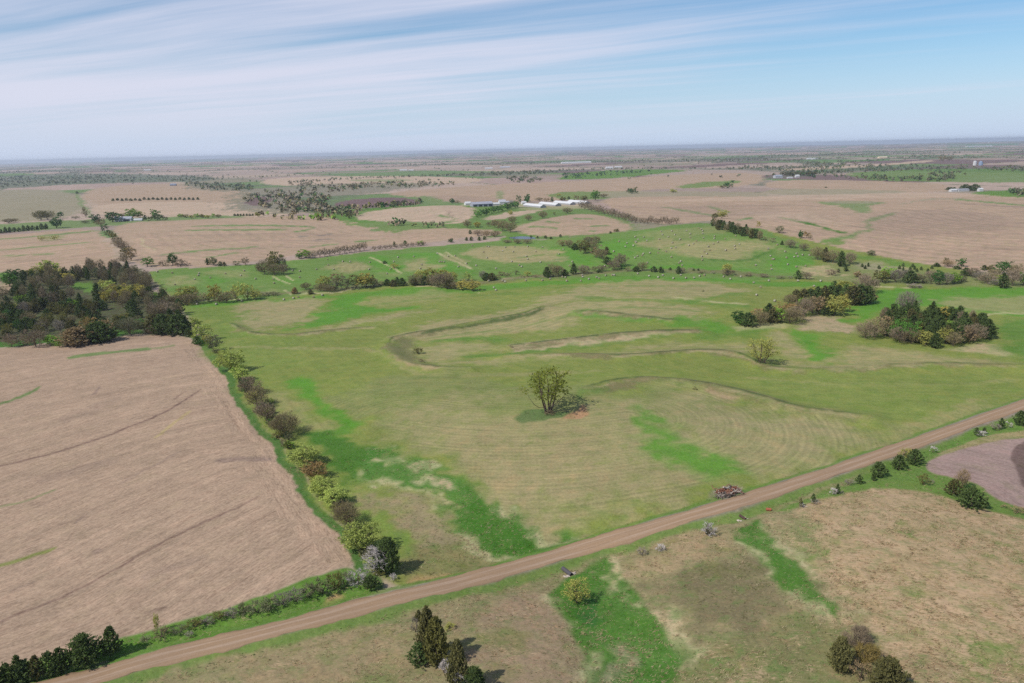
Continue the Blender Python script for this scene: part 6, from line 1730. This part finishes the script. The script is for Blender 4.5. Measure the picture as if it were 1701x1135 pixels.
# ------------------------------------------------------------------ woods too far away to tell their trees apart
def build_far_woods():
    g = np.random.default_rng(77)
    pts, cols = [], []

    def add_poly(poly, n, pal):
        q = np.array(poly, float)
        px, py = g.uniform(q[:, 0].min(), q[:, 0].max(), n * 12), g.uniform(q[:, 1].min(), q[:, 1].max(), n * 12)
        _, ins = poly_dist(px, py, q)
        k = np.where(ins)[0][:n]
        x, y = G(px[k], py[k])
        for a, b in zip(x, y):
            pts.append((a, b, g.uniform(7, 14)))
            cols.append(pal[g.integers(0, len(pal))])
    mixw = [TC['br'], TC['pur'], TC['sage'], TC['olive'], TC['deep'], TC['br'], (110, 112, 84)]
    dark = [(98, 120, 80), (108, 116, 86), (128, 120, 96), (126, 130, 84), (112, 118, 88)]
    add_poly([(480, 307), (600, 304), (754, 303), (754, 309), (673, 313), (600, 317), (540, 322), (500, 318)], 190, mixw)
    add_poly([(430, 320), (500, 317), (556, 330), (548, 348), (470, 354), (440, 346), (395, 337)], 170, mixw)
    add_poly([(460, 326), (520, 322), (545, 332), (540, 345), (480, 345)], 60, mixw)
    add_poly([(470, 352), (560, 348), (597, 354), (590, 366), (575, 362), (540, 356)], 60, mixw)
    add_poly([(700, 337), (598, 346), (560, 348), (600, 351), (700, 341)], 60, mixw)
    add_poly([(300, 304), (420, 307), (420, 317), (352, 317), (310, 311)], 120, dark)
    add_poly([(-40, 296), (0, 294), (109, 289), (227, 291), (354, 293), (354, 301), (253, 302), (126, 305), (80, 308), (-40, 317)], 520, dark)
    add_poly([(1271, 255), (1450, 256), (1450, 261), (1271, 260)], 120, dark)
    add_poly([(930, 290), (1000, 287), (1100, 283), (1060, 288), (1000, 294), (940, 299)], 70, [(72, 84, 66), TC['deep']])
    add_poly([(840, 296), (870, 293), (905, 300), (880, 304), (845, 304)], 60, dark)
    add_poly([(1350, 272), (1400, 269), (1460, 266), (1470, 268), (1400, 275), (1340, 277)], 60, dark)
    add_poly([(1510, 297), (1560, 287), (1600, 286), (1605, 292), (1560, 303), (1520, 302)], 80, dark)
    add_poly([(1296, 287), (1330, 285), (1362, 288), (1362, 296), (1300, 292)], 40, [(80, 92, 70), TC['deep']])
    add_poly([(1362, 293), (1450, 292), (1520, 298), (1500, 303), (1400, 297)], 50, dark)
    add_poly([(1660, 318), (1740, 314), (1740, 328), (1670, 325)], 40, dark)
    add_poly([(1558, 262), (1582, 260), (1584, 268), (1560, 269)], 14, mixw)
    add_poly([(1642, 280), (1700, 280), (1700, 286), (1650, 285)], 24, dark)
    add_poly([(1200, 282), (1240, 277), (1280, 277), (1270, 282)], 26, dark)
    add_poly([(1270, 280), (1380, 277), (1430, 276), (1360, 281), (1280, 283)], 40, dark)
    add_poly([(1036, 318), (1062, 312), (1070, 320), (1045, 324)], 6, mixw)
    add_poly([(1196, 308), (1222, 304), (1222, 313), (1200, 314)], 5, [TC['deep']])
    add_poly([(640, 378), (652, 372), (700, 374), (760, 373), (760, 379), (650, 380)], 12, mixw)
    add_poly([(420, 358), (480, 356), (560, 362), (560, 368), (430, 364)], 26, [TC['olive'], TC['lime'], TC['br']])
    # creeks and tree lines of the section grid, procedurally in the land
    N = 90000
    rr = 2600 * np.exp(g.random(N) * math.log(26000 / 2600))
    ph = R_(1) * g.uniform(-40, 40, N)
    x, y = rr * np.sin(ph), rr * np.cos(ph)
    cr = np.abs(fbm(x, y, 2600, 71, 3) - .5)
    wd = sstep(.030, .012, cr) + sstep(.60, .66, fbm(x, y, 1500, 81, 3)) * sstep(3500, 6000, rr)
    th = R_(28.8)
    wob = 60 * (vnoise(x, y, 700, 61) - .5)
    a = x * math.cos(th) + y * math.sin(th) + 250 + wob
    b = -x * math.sin(th) + y * math.cos(th) + 100 + wob
    ed = np.minimum(np.abs((a / 805 + .5) % 1 - .5), np.abs((b / 805 + .5) % 1 - .5)) * 805
    keep = (g.random(N) < wd * .27 * np.clip(1.2 - rr / 22000, .1, 1)) | ((ed < 12) & (g.random(N) < .12) & (rr < 9000)) | ((g.random(N) < .001) & (rr < 9000))
    # nothing on top of the fields drawn one by one
    d = np.stack([x, y, np.zeros(N) - CAM_H], 1)
    den = d @ _F
    py = IH / 2 - FPX * (d @ _U) / den
    keep &= py < 300 - 0.012 * (FPX * (d @ _R) / den)
    for i in np.where(keep)[0][:9000]:
        pts.append((x[i], y[i], g.uniform(7, 13)))
        cols.append(dark[g.integers(0, len(dark))])
    P = np.array(pts)
    n = len(P)
    z = H0(P[:, 0], P[:, 1])
    K = 12
    c = np.repeat(np.stack([P[:, 0], P[:, 1], z], 1), K, 0)
    h = np.repeat(P[:, 2], K)[:, None]
    q = rand_dir(g, n * K) * g.random((n * K, 1)) ** .4 * np.array([.55, .55, .42]) * h
    q[:, 2:] += h * .5
    buf = Buf()
    s = h * .20
    e1 = rand_dir(g, n * K) * s
    e2 = unit(np.cross(e1, rand_dir(g, n * K))) * s * .8
    buf.quads(c + q, e1, e2)
    v, f = buf.arrays()
    me = bpy.data.meshes.new('distant_woods')
    me.from_pydata(v.tolist(), [], f)
    ca = np.ones((len(v), 4), np.float32)
    cc = alb(np.array(cols)) * g.uniform(.75, 1.2, (n, 1))
    ca[:, :3] = np.repeat(cc, K * 4, 0)
    at_ = me.attributes.new('tint', 'FLOAT_COLOR', 'POINT')
    at_.data.foreach_set('color', ca.ravel())
    m, t = mat('distant_foliage')
    ri = t.n('ShaderNodeNewGeometry').outputs['Random Per Island']
    col = t.vm('SCALE', t.n('ShaderNodeAttribute', attribute_name='tint').outputs['Color'], s=t.m('ADD', .7, t.m('MULTIPLY', ri, .6)))
    dd = t.n('ShaderNodeBsdfDiffuse', {'Color': col})
    t.n('ShaderNodeOutputMaterial', {'Surface': dd.outputs[0]})
    me.materials.append(m)
    o = bpy.data.objects.new('distant_woods', me)
    COL.objects.link(o)
    tag(o, 'far woods and tree lines along creeks toward the horizon', 'woods', kind='stuff')


# ------------------------------------------------------------------ rough grass in the near prairie
def build_grass():
    g = np.random.default_rng(91)
    X, Y, R, M = PAINT['X'], PAINT['Y'], PAINT['R'], PAINT['msk']
    # the painted tussock strength of the land, looked up on a fine grid
    gx0, gy0, cs = -330.0, 120.0, 2.0
    nx, ny = 380, 310
    sel = (X > gx0) & (X < gx0 + nx * cs) & (Y > gy0) & (Y < gy0 + ny * cs)
    ix, iy = ((X[sel] - gx0) / cs).astype(int), ((Y[sel] - gy0) / cs).astype(int)
    T = np.zeros((ny, nx), np.float32)
    Cc = np.zeros((ny, nx, 3), np.float32)
    T[iy, ix] = M[sel, 1]
    Cc[iy, ix] = PAINT['col'][sel]
    N = 1300000
    x, y = g.uniform(gx0 + 1, gx0 + nx * cs - 2, N), g.uniform(gy0 + 1, gy0 + ny * cs - 2, N)
    ti = T[((y - gy0) / cs).astype(int), ((x - gx0) / cs).astype(int)]
    ci = Cc[((y - gy0) / cs).astype(int), ((x - gx0) / cs).astype(int)]
    rr = np.hypot(x, y)
    pn = fbm(x, y, 7, 93, 3)
    inview = np.abs(np.arctan2(x, y)) < R_(39)
    dr, _ = poly_dist(x, y, ROAD[::3], False)
    near = np.clip(1.25 - rr / 480, .12, 1)
    ok = inview & (dr > ROAD_HW + 2.0)
    for nm, keep, lab, straw in (('dry_grass', ok & (g.random(N) < np.clip((ti - .12) * 1.0, 0, .62) * near * sstep(.38, .60, pn + ti * .12)), 'tufts of dry straw grass lying over the prairie and hollows', True),
                                 ('green_grass', ok & (ti > .14) & (g.random(N) < .16 * near), 'short green grass tufts between the dry straw', False)):
        k = np.where(keep)[0]
        n = len(k)
        bx, by = x[k], y[k]
        z = H0(bx, by) + road_profile(dr[k])
        B = 4
        p0 = np.repeat(np.stack([bx, by, z - .05], 1), B, 0) + np.concatenate([g.normal(size=(n * B, 2)) * .28, np.zeros((n * B, 1))], 1)
        # the wind has laid the straw toward the east
        swirl = np.repeat(6.28 * vnoise(bx, by, 26, 95), B)
        d = np.stack([.85 + .5 * np.cos(swirl), -.25 + .5 * np.sin(swirl), np.full(n * B, .08 if straw else .8)], 1) + g.normal(size=(n * B, 3)) * .35
        d[:, 2] = np.abs(d[:, 2]) * (.45 if straw else .7) + .05
        L = g.uniform(.45, 1.0, (n * B, 1)) * (1.0 if straw else .6)
        d = unit(d) * L
        side = unit(np.cross(d, np.array([0, 0, 1.0]) + .3 * rand_dir(g, n * B))) * g.uniform(.05, .10, (n * B, 1))
        buf = Buf()
        buf.tris(p0 - side, p0 + side, p0 + d)
        v, f = buf.arrays()
        me = bpy.data.meshes.new(nm)
        me.vertices.add(len(v))
        me.vertices.foreach_set('co', v.ravel())
        me.loops.add(len(v))
        me.loops.foreach_set('vertex_index', np.arange(len(v), dtype=np.int32))
        me.polygons.add(len(f))
        me.polygons.foreach_set('loop_start', np.arange(0, len(v), 3, dtype=np.int32))
        me.update(calc_edges=True)
        base = ci[k]
        if straw:
            st = alb(np.array([(212, 188, 148), (202, 172, 140), (190, 160, 130), (214, 200, 160)]))[g.integers(0, 4, n)]
            cc = np.minimum((st * .8 + base * .2) * 1.18, .7)
        else:
            cc = base * .55 + alb(np.array([(110, 142, 70), (88, 124, 60), (140, 146, 86)]))[g.integers(0, 3, n)] * .45
        cc = cc * g.uniform(.8, 1.2, (n, 1))
        ca = np.ones((len(v), 4), np.float32)
        ca[:, :3] = np.repeat(cc, B * 3, 0)
        a = me.attributes.new('tint', 'FLOAT_COLOR', 'POINT')
        a.data.foreach_set('color', ca.ravel())
        m, t = mat(nm)
        col = t.n('ShaderNodeAttribute', attribute_name='tint').outputs['Color']
        dd = t.n('ShaderNodeBsdfDiffuse', {'Color': col})
        tr = t.n('ShaderNodeBsdfTranslucent', {'Color': col})
        mx = t.n('ShaderNodeMixShader', {0: .42, 1: dd.outputs[0], 2: tr.outputs[0]})
        t.n('ShaderNodeOutputMaterial', {'Surface': mx.outputs[0]})
        me.materials.append(m)
        o = bpy.data.objects.new(nm, me)
        COL.objects.link(o)
        tag(o, lab, 'grass', kind='stuff')
        print(nm, n)


# ------------------------------------------------------------------ farm buildings
_FM = {}


def flat_mat(c, rough=.7, rib=False):
    k = (tuple(c), rib)
    if k not in _FM:
        m, t = mat('painted_metal' if rib else 'painted_boards')
        tc = t.n('ShaderNodeTexCoord').outputs['Object']
        nz = t.noise(tc, .6, 4, .6)
        a = alb(c)
        col = t.mix(nz, tuple(a * .88) + (1,), tuple(np.minimum(a * 1.1, .8)) + (1,))
        hgt = None
        if rib:
            sp = t.n('ShaderNodeSeparateXYZ', {0: tc})
            hgt = t.m('SINE', t.m('MULTIPLY', sp.outputs[0], 7.0))
        finish(t, col, rough, hgt, .05, .4, .3)
        _FM[k] = m
    return _FM[k]


def building(name, label, cat, px, py, L, W, Hh, rise, yaw, wall, roof, doorways=0, windows=0, group=None):
    """gabled building, long side L along yaw; base centre at the pixel"""
    x, y = at(px, py)
    z = float(H0(x, y)) - .3
    root = empty(name, (x, y, z), R_(yaw))
    tag(root, label, cat, group)
    l, w = L / 2, W / 2
    Hh += .3
    V = [(-l, -w, 0), (l, -w, 0), (l, w, 0), (-l, w, 0), (-l, -w, Hh), (l, -w, Hh), (l, w, Hh), (-l, w, Hh), (-l, 0, Hh + rise), (l, 0, Hh + rise)]
    F = [(0, 1, 5, 4), (2, 3, 7, 6), (1, 2, 6, 9, 5), (3, 0, 4, 8, 7)]
    mesh_obj('wall', V, F, flat_mat(wall), root)
    e = .45
    sl = rise / w
    t = .22
    RV, RF = [], []
    for s in (-1, 1):
        o = len(RV)
        for xx in (-l - e, l + e):
            RV += [(xx, 0, Hh + rise + .03), (xx, s * (w + e), Hh - sl * e + .03), (xx, s * (w + e), Hh - sl * e + .03 + t), (xx, 0, Hh + rise + .03 + t)]
        q = [(0, 1, 2, 3), (4, 7, 6, 5), (3, 2, 6, 7), (0, 4, 5, 1), (1, 5, 6, 2)]
        RF += [tuple(i + o for i in (f if s < 0 else f[::-1])) for f in q]
    mesh_obj('roof', RV, RF, flat_mat(roof, .5, True), root)
    for i in range(doorways):  # flat dark panels: the shade inside the openings is painted as their colour
        cx = -l + L * (i + .5) / doorways
        dw, dh = L / doorways * .33, Hh * .72
        b = -w - .03
        mesh_obj('door', [(cx - dw, b, .05), (cx + dw, b, .05), (cx + dw, b, dh), (cx - dw, b, dh), (cx - dw, b + .02, .05), (cx + dw, b + .02, .05), (cx + dw, b + .02, dh), (cx - dw, b + .02, dh)],
                 [(0, 1, 2, 3), (3, 2, 6, 7), (0, 3, 7, 4), (1, 5, 6, 2)], flat_mat((58, 62, 76)), root)
    for i in range(windows):
        cx = -l + L * (i + .5) / windows
        b = -w - .03
        mesh_obj('window', [(cx - .5, b, 1.1), (cx + .5, b, 1.1), (cx + .5, b, 2.3), (cx - .5, b, 2.3), (cx - .5, b + .02, 1.1), (cx + .5, b + .02, 1.1), (cx + .5, b + .02, 2.3), (cx - .5, b + .02, 2.3)],
                 [(0, 1, 2, 3), (3, 2, 6, 7), (0, 3, 7, 4), (1, 5, 6, 2)], flat_mat((52, 58, 66), .2), root)
    return root


def silo(label, px, py, r, h, col, group=None):
    x, y = at(px, py)
    root = empty('grain_bin', (x, y, float(H0(x, y)) - .2))
    tag(root, label, 'grain bin', group)
    n = 20
    V = [(r * math.cos(6.2832 * j / n), r * math.sin(6.2832 * j / n), zz_) for zz_ in (0, h) for j in range(n)]
    mesh_obj('wall', V, [(j, (j + 1) % n, n + (j + 1) % n, n + j) for j in range(n)], flat_mat(col, .4, True), root)
    V = [((r + .2) * math.cos(6.2832 * j / n), (r + .2) * math.sin(6.2832 * j / n), h) for j in range(n)] + [(.4 * math.cos(6.2832 * j / n), .4 * math.sin(6.2832 * j / n), h + r * .6) for j in range(n)]
    mesh_obj('roof', V, [(j, (j + 1) % n, n + (j + 1) % n, n + j) for j in range(n)] + [tuple(range(n, 2 * n)), tuple(range(n))[::-1]], flat_mat(col, .4, True), root)


def farms():
    WH, GY = (222, 222, 222), (150, 152, 160)
    names = ('leftmost', 'second from left', 'third from left', 'rightmost')
    for i, (px, py) in enumerate([(888, 344), (913, 341.5), (937, 339.5), (961, 338)]):
        building('livestock_barn', 'long low barn with a bright white roof, %s of the four parallel barns' % names[i], 'barn', px, py, 70, 14, 3.0, 3.4, -61.2, (176, 178, 182), (232, 232, 232), 0, 0, 'long white barns')
    building('machine_shed', 'long open shed with lilac-grey roof and dark openings behind the green hedge', 'shed', 800, 343, 44, 20, 5.5, 4, 20, (170, 172, 186), (176, 177, 188), 4)
    building('storage_tent', 'small white tent-like shed left of the open machine shed', 'shed', 777, 341, 13, 12, 4, 3.5, 20, WH, WH)
    building('farm_house', 'white gabled house right of the open machine shed above the green hedge', 'house', 834, 340, 15, 11, 6, 4.5, 20, WH, (200, 200, 206), 0, 3)
    building('garden_shed', 'low white shed between machine shed and white gabled house', 'shed', 822, 341.5, 18, 10, 3.5, 2.5, 20, WH, WH)
    building('garden_shed', 'low grey-roofed shed right of the white gabled house', 'shed', 845, 338, 20, 9, 3, 2.5, 20, (210, 206, 200), (190, 190, 196))
    building('garden_shed', 'small white building beneath two dark trees left of the long barns', 'shed', 870, 339.5, 10, 8, 4, 2.5, 20, WH, WH)
    building('farm_house', 'white house between dark trees of the left farmstead', 'house', 196.5, 368, 12, 9, 5.5, 4, 10, WH, WH, 0, 3)
    building('barn', 'blue-grey roofed barn in the middle of the left farmstead', 'barn', 212, 367.5, 17, 12, 5, 4, 10, (206, 206, 208), (176, 180, 188), 1)
    building('garden_shed', 'low white shed at the right of the left farmstead', 'shed', 230, 367, 15, 8, 2.5, 1.8, 10, WH, WH)
    far = [(245, 283.5, 60, 20, 6, 'white farmhouse far off near the left horizon woods', 'farm_house', 'house', WH, WH), (288, 309, 24, 14, 6, 'grey barn at the edge of the far left woods', 'barn', 'barn', GY, (150, 160, 180)),
           (670, 284, 50, 18, 6, 'white shed far off, left of a pair on the pale fields', 'storage_shed', 'shed', WH, WH), (683, 284, 34, 18, 5, 'smaller white shed far off, right of a pair on the pale fields', 'storage_shed', 'shed', WH, WH),
           (812, 281, 50, 18, 6, 'white shed far off among distant trees left of centre', 'storage_shed', 'shed', WH, WH), (839, 279, 70, 18, 6, 'long pale shed far off just left of the centre', 'storage_shed', 'shed', (206, 206, 210), (206, 206, 214)),
           (957, 271.5, 240, 40, 8, 'very long white building far off above the centre', 'poultry_house', 'barn', WH, WH), (1012, 281, 40, 18, 8, 'white house far off beside a dark tree line right of centre', 'farm_house', 'house', WH, WH),
           (1027, 279, 44, 16, 6, 'pale house far off above the dark tree line', 'farm_house', 'house', (216, 214, 210), WH), (1292, 296, 27, 20, 7, 'grey-roofed barn at the left end of the far farm among trees', 'barn', 'barn', (196, 198, 204), (168, 174, 184)),
           (1324, 295, 14, 10, 6, 'small white house beneath trees of the far farm', 'farm_house', 'house', WH, WH), (1312, 296.5, 20, 8, 3, 'low white shed between barn and house of the far farm', 'garden_shed', 'shed', WH, WH),
           (1598, 318, 28, 14, 4, 'grey long-roofed shed in front of the dark clump at far right', 'storage_shed', 'shed', (214, 214, 214), (170, 172, 178)), (1583, 318.5, 16, 10, 4, 'white building left of the grey shed at far right', 'farm_house', 'house', WH, WH),
           (1628, 318, 10, 9, 5, 'small white building right of the dark clump at far right', 'garden_shed', 'shed', WH, WH), (1344, 265, 34, 16, 6, 'white shed far right, left of a close pair under the horizon', 'storage_shed', 'shed', WH, WH),
           (1353, 265, 40, 16, 6, 'white shed far right, right of a close pair under the horizon', 'storage_shed', 'shed', WH, WH), (1466, 263, 60, 24, 7, 'cream-coloured long building in the far pale field', 'storage_shed', 'shed', (244, 222, 190), (244, 224, 196)),
           (1626, 244, 460, 60, 10, 'very long white building near the horizon at far right', 'poultry_house', 'barn', WH, WH)]
    for px, py, L, W, Hh, lab, nm, cat, wc, rc in far:
        building(nm, lab, cat, px, py, L, W, Hh, Hh * .6, 8, wc, rc)
    silo('white grain bin far right, left of a pair', 1619, 275, 8, 17, WH, 'far grain bins')
    silo('blue-grey grain bin far right, right of a pair', 1629, 275, 9, 15, (150, 170, 196), 'far grain bins')
    row('dark clump by the far right shed', 'behind the grey shed at far right', [('round_cedar', 1597 + i * 4, 316.5 + (i % 2), 8 + (i * 3) % 4, 9, 'dk') for i in range(8)] + [('round_cedar', 1575 + i * 5, 316, 5, 8, 'dk') for i in range(3)])
    row('trees around the far farm', 'around the far farm with the grey barn', [('leafy', 1298 + i * 5, 292 - (i % 2) * .5, 6 + (i * 3) % 3, 9, 'dk2') for i in range(12)])
    row('scattered far trees', 'far off at right', [('leafy', 1050, 322, 9, 15, 'deep'), ('leafy', 1118, 320, 6, 12, 'yel'), ('leafy', 1208, 313, 9, 12, 'deep'), ('leafy', 1200, 313, 5, 12, 'olive'), ('bare', 1565, 268, 9, 12, 'br'), ('bare', 1577, 268, 8, 10, 'br'), ('leafy', 1372, 313, 3, 5, 'dk'), ('leafy', 940, 296, 5, 8, 'deep')])


# ------------------------------------------------------------------ small things by the road
def log_mesh(g, L, r, sides=7):
    b = Buf()
    k = 6
    pts = np.stack([np.linspace(-L / 2, L / 2, k), g.normal(size=k) * .08, g.normal(size=k) * .06], 1)
    b.tube(pts, r * np.linspace(1.15, .7, k) * g.uniform(.9, 1.1, k), sides)
    for j in range(3):
        i = g.integers(1, k - 1)
        d = unit(np.array([g.normal() * .4, g.normal(), abs(g.normal())]))
        b.tube(np.array([pts[i], pts[i] + d * r * 3.2]), np.array([r * .4, r * .2]), 5)
    return b.arrays()


def brush_pile():
    g = np.random.default_rng(5)
    m, x, y = mpp(1211, 822)
    z = float(H0(x, y))
    root = empty('brush_pile', (x, y, z), R_(24))
    tag(root, 'heap of grey logs and rust-brown dead cedar brush beside the gravel road', 'brush pile')
    bark = [bark_material('pile_bark', c) for c in ((176, 164, 154), (150, 110, 92), (120, 108, 100), (196, 186, 176))]
    meshes = []
    for i in range(6):
        v, f = log_mesh(g, 1.0, .06)
        me = bpy.data.meshes.new('log')
        me.from_pydata(v.tolist(), [], f)
        me.materials.append(bark[i % 4])
        meshes.append(me)
    for i in range(64):
        o = bpy.data.objects.new('log', meshes[g.integers(0, 6)])
        COL.objects.link(o)
        o.parent = root
        a = g.uniform(-1, 1)
        L = g.uniform(2.0, 5.0)
        o.location = (a * 4.2, g.normal() * 1.25, .25 + 2.1 * math.sqrt(max(0, 1 - a * a)) * g.random())
        o.rotation_euler = (g.normal() * .4, g.normal() * .35, g.normal() * .9)
        o.scale = (L, L * .75, L * .75)
    # rust-brown dead foliage still on the cut cedars
    mm = leaf_material('dead_foliage', .1)
    c = Buf()
    for i in range(7):
        ctr = np.array([g.uniform(-3.6, 3.6), g.normal() * .9, g.uniform(.9, 2.0)])
        q = rand_dir(g, 420) * g.random((420, 1)) ** .45 * np.array([1.5, .9, .75])
        c_ = ctr + q
        c_[:, 2] = np.maximum(c_[:, 2], .1)
        leaves_at(c, g, c_, .17)
    v, f = c.arrays()
    o = mesh_obj('dead_brush', v, f, mm, root)
    o.color = tuple(alb((166, 114, 92))) + (1,)
    o['kind'] = 'stuff'
    c = Buf()
    n = 700
    p = np.stack([g.uniform(-5, 5, n), g.normal(size=n) * 1.6, g.uniform(.1, 1.8, n)], 1)
    twigs_at(c, g, p, np.stack([g.normal(size=n), g.normal(size=n) * .6, np.abs(g.normal(size=n)) * .6], 1), 1.3, .035)
    v, f = c.arrays()
    o = mesh_obj('twigs', v, f, M_TWIG, root)
    o.color = tuple(alb((186, 172, 162))) + (1,)
    o['kind'] = 'stuff'


def pipe(name, px, py, L, r, yaw, tilt, col, label, cat, apron=None):
    m, x, y = mpp(px, py)
    d, _ = poly_dist(np.array([x]), np.array([y]), ROAD, False)
    z = float(H0(x, y)) + float(road_profile(d)[0])
    root = empty(name, (x, y, z), R_(yaw))
    tag(root, label, cat)
    n = 18
    V, F = [], []
    k = 15
    for i in range(k):
        rr = r * (1 + .035 * (i % 2))
        for q in (rr, rr - .06 * r - .03):
            for j in range(n):
                t = 6.2832 * j / n
                V.append((-L / 2 + L * i / (k - 1), q * math.cos(t), q * math.sin(t) + r * .9 - tilt * (-L / 2 + L * i / (k - 1))))
    for i in range(k - 1):
        for j in range(n):
            a, b = i * 2 * n + j, i * 2 * n + (j + 1) % n
            F.append((a, b, b + 2 * n, a + 2 * n))
            F.append((a + n, a + 3 * n, b + 3 * n, b + n))
    for base, fl in ((0, 1), ((k - 1) * 2 * n, 0)):
        for j in range(n):
            q = (base + j, base + n + j, base + n + (j + 1) % n, base + (j + 1) % n)
            F.append(q if fl else q[::-1])
    mm, t = mat('corrugated_steel')
    tc = t.n('ShaderNodeTexCoord').outputs['Object']
    nz = t.noise(tc, 2.2, 5, .7)
    finish(t, t.mix(nz, tuple(alb(col) * .55) + (1,), tuple(alb(col) * 1.2) + (1,)), .8, nz, .03, .4, .3)
    mesh_obj('pipe', V, F, mm, root, smooth=True)
    # dark disc added inside the pipe; its colour stands in for the shade
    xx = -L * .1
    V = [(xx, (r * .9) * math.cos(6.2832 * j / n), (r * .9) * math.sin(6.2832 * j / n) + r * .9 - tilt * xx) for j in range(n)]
    mesh_obj('inner_shade_disc', V, [tuple(range(n))], flat_mat((40, 36, 32)), root)
    if apron:
        g = np.random.default_rng(int(px))
        me = None
        for i in range(apron):
            if me is None:
                sv, sf = [], []
                for q, rz_ in ((.25, -.6), (.9, -.25), (1, .15), (.6, .55)):
                    for j in range(7):
                        t = 6.2832 * j / 7
                        sv.append((q * math.cos(t) * g.uniform(.75, 1.2), q * math.sin(t) * g.uniform(.75, 1.2), rz_ + g.uniform(-.12, .12)))
                for a in range(3):
                    for j in range(7):
                        sf.append((a * 7 + j, a * 7 + (j + 1) % 7, (a + 1) * 7 + (j + 1) % 7, (a + 1) * 7 + j))
                sf += [tuple(range(7))[::-1], tuple(range(21, 28))]
                me = bpy.data.meshes.new('stone')
                me.from_pydata(sv, [], sf)
                m2, t2 = mat('pale_stone')
                nn = t2.noise(t2.n('ShaderNodeTexCoord').outputs['Object'], 3, 4)
                finish(t2, t2.mix(nn, tuple(alb((176, 160, 146))) + (1,), tuple(alb((224, 210, 196))) + (1,)), .9, nn, .05)
                me.materials.append(m2)
            o = bpy.data.objects.new('stone', me)
            COL.objects.link(o)
            o.parent = root
            s = g.uniform(.22, .55)
            a = g.uniform(0, 6.28)
            o.location = (L * .35 + g.normal() * .5, (1 if i % 2 else -1) * (r + .35 + abs(g.normal()) * .6), s * .3)
            o.rotation_euler = (g.normal() * .3, g.normal() * .3, a)
            o.scale = (s, s * g.uniform(.7, 1), s * .8)
    return root


def roadside():
    brush_pile()
    pipe('culvert_pipe', 942, 949, 4.0, .62, -52, .12, (96, 92, 96), 'dark culvert pipe mouth with pale stones below the road by the yellow-green willow', 'culvert', 16)
    pipe('culvert_pipe', 1234, 858, 2.6, .42, -60, .14, (92, 70, 62), 'small dark culvert mouth with pale stones at the head of the second green channel', 'culvert', 8)
    pipe('steel_drum', 1277, 845, 1.7, .50, -14, 0.0, (180, 104, 74), 'rust-orange open steel drum lying in the grass below the road', 'drum')


def haze_box():
    V = [(sx * 47000, sy, z) for z in (-90, 150) for sx, sy in ((-1, -3000), (1, -3000), (1, 47500), (-1, 47500))]
    F = [(3, 2, 1, 0), (4, 5, 6, 7), (0, 1, 5, 4), (1, 2, 6, 5), (2, 3, 7, 6), (3, 0, 4, 7)]
    m, t = mat('air')
    v = t.n('ShaderNodeVolumePrincipled')
    v.inputs['Color'].default_value = (.80, .88, 1.0, 1)
    v.inputs['Density'].default_value = HAZE
    v.inputs['Anisotropy'].default_value = .2
    t.n('ShaderNodeOutputMaterial', {'Volume': v.outputs[0]})
    o = mesh_obj('haze', V, F, m)
    o['kind'] = 'stuff'
    o['label'] = 'thin blue haze over the farmland'


HAZE = 4.4e-5

# ------------------------------------------------------------------ build: land, road, water, then things, small things last
for step in (build_ground, build_road, build_pond, build_far_woods, farms, plant_all, settle_labels, bales_all, roadside, build_grass, haze_box):
    step()
    print('%-16s %.1f s' % (step.__name__, time.time() - T0))
print(TREE_COUNT, 'faces', sum(len(m.polygons) for m in bpy.data.meshes))
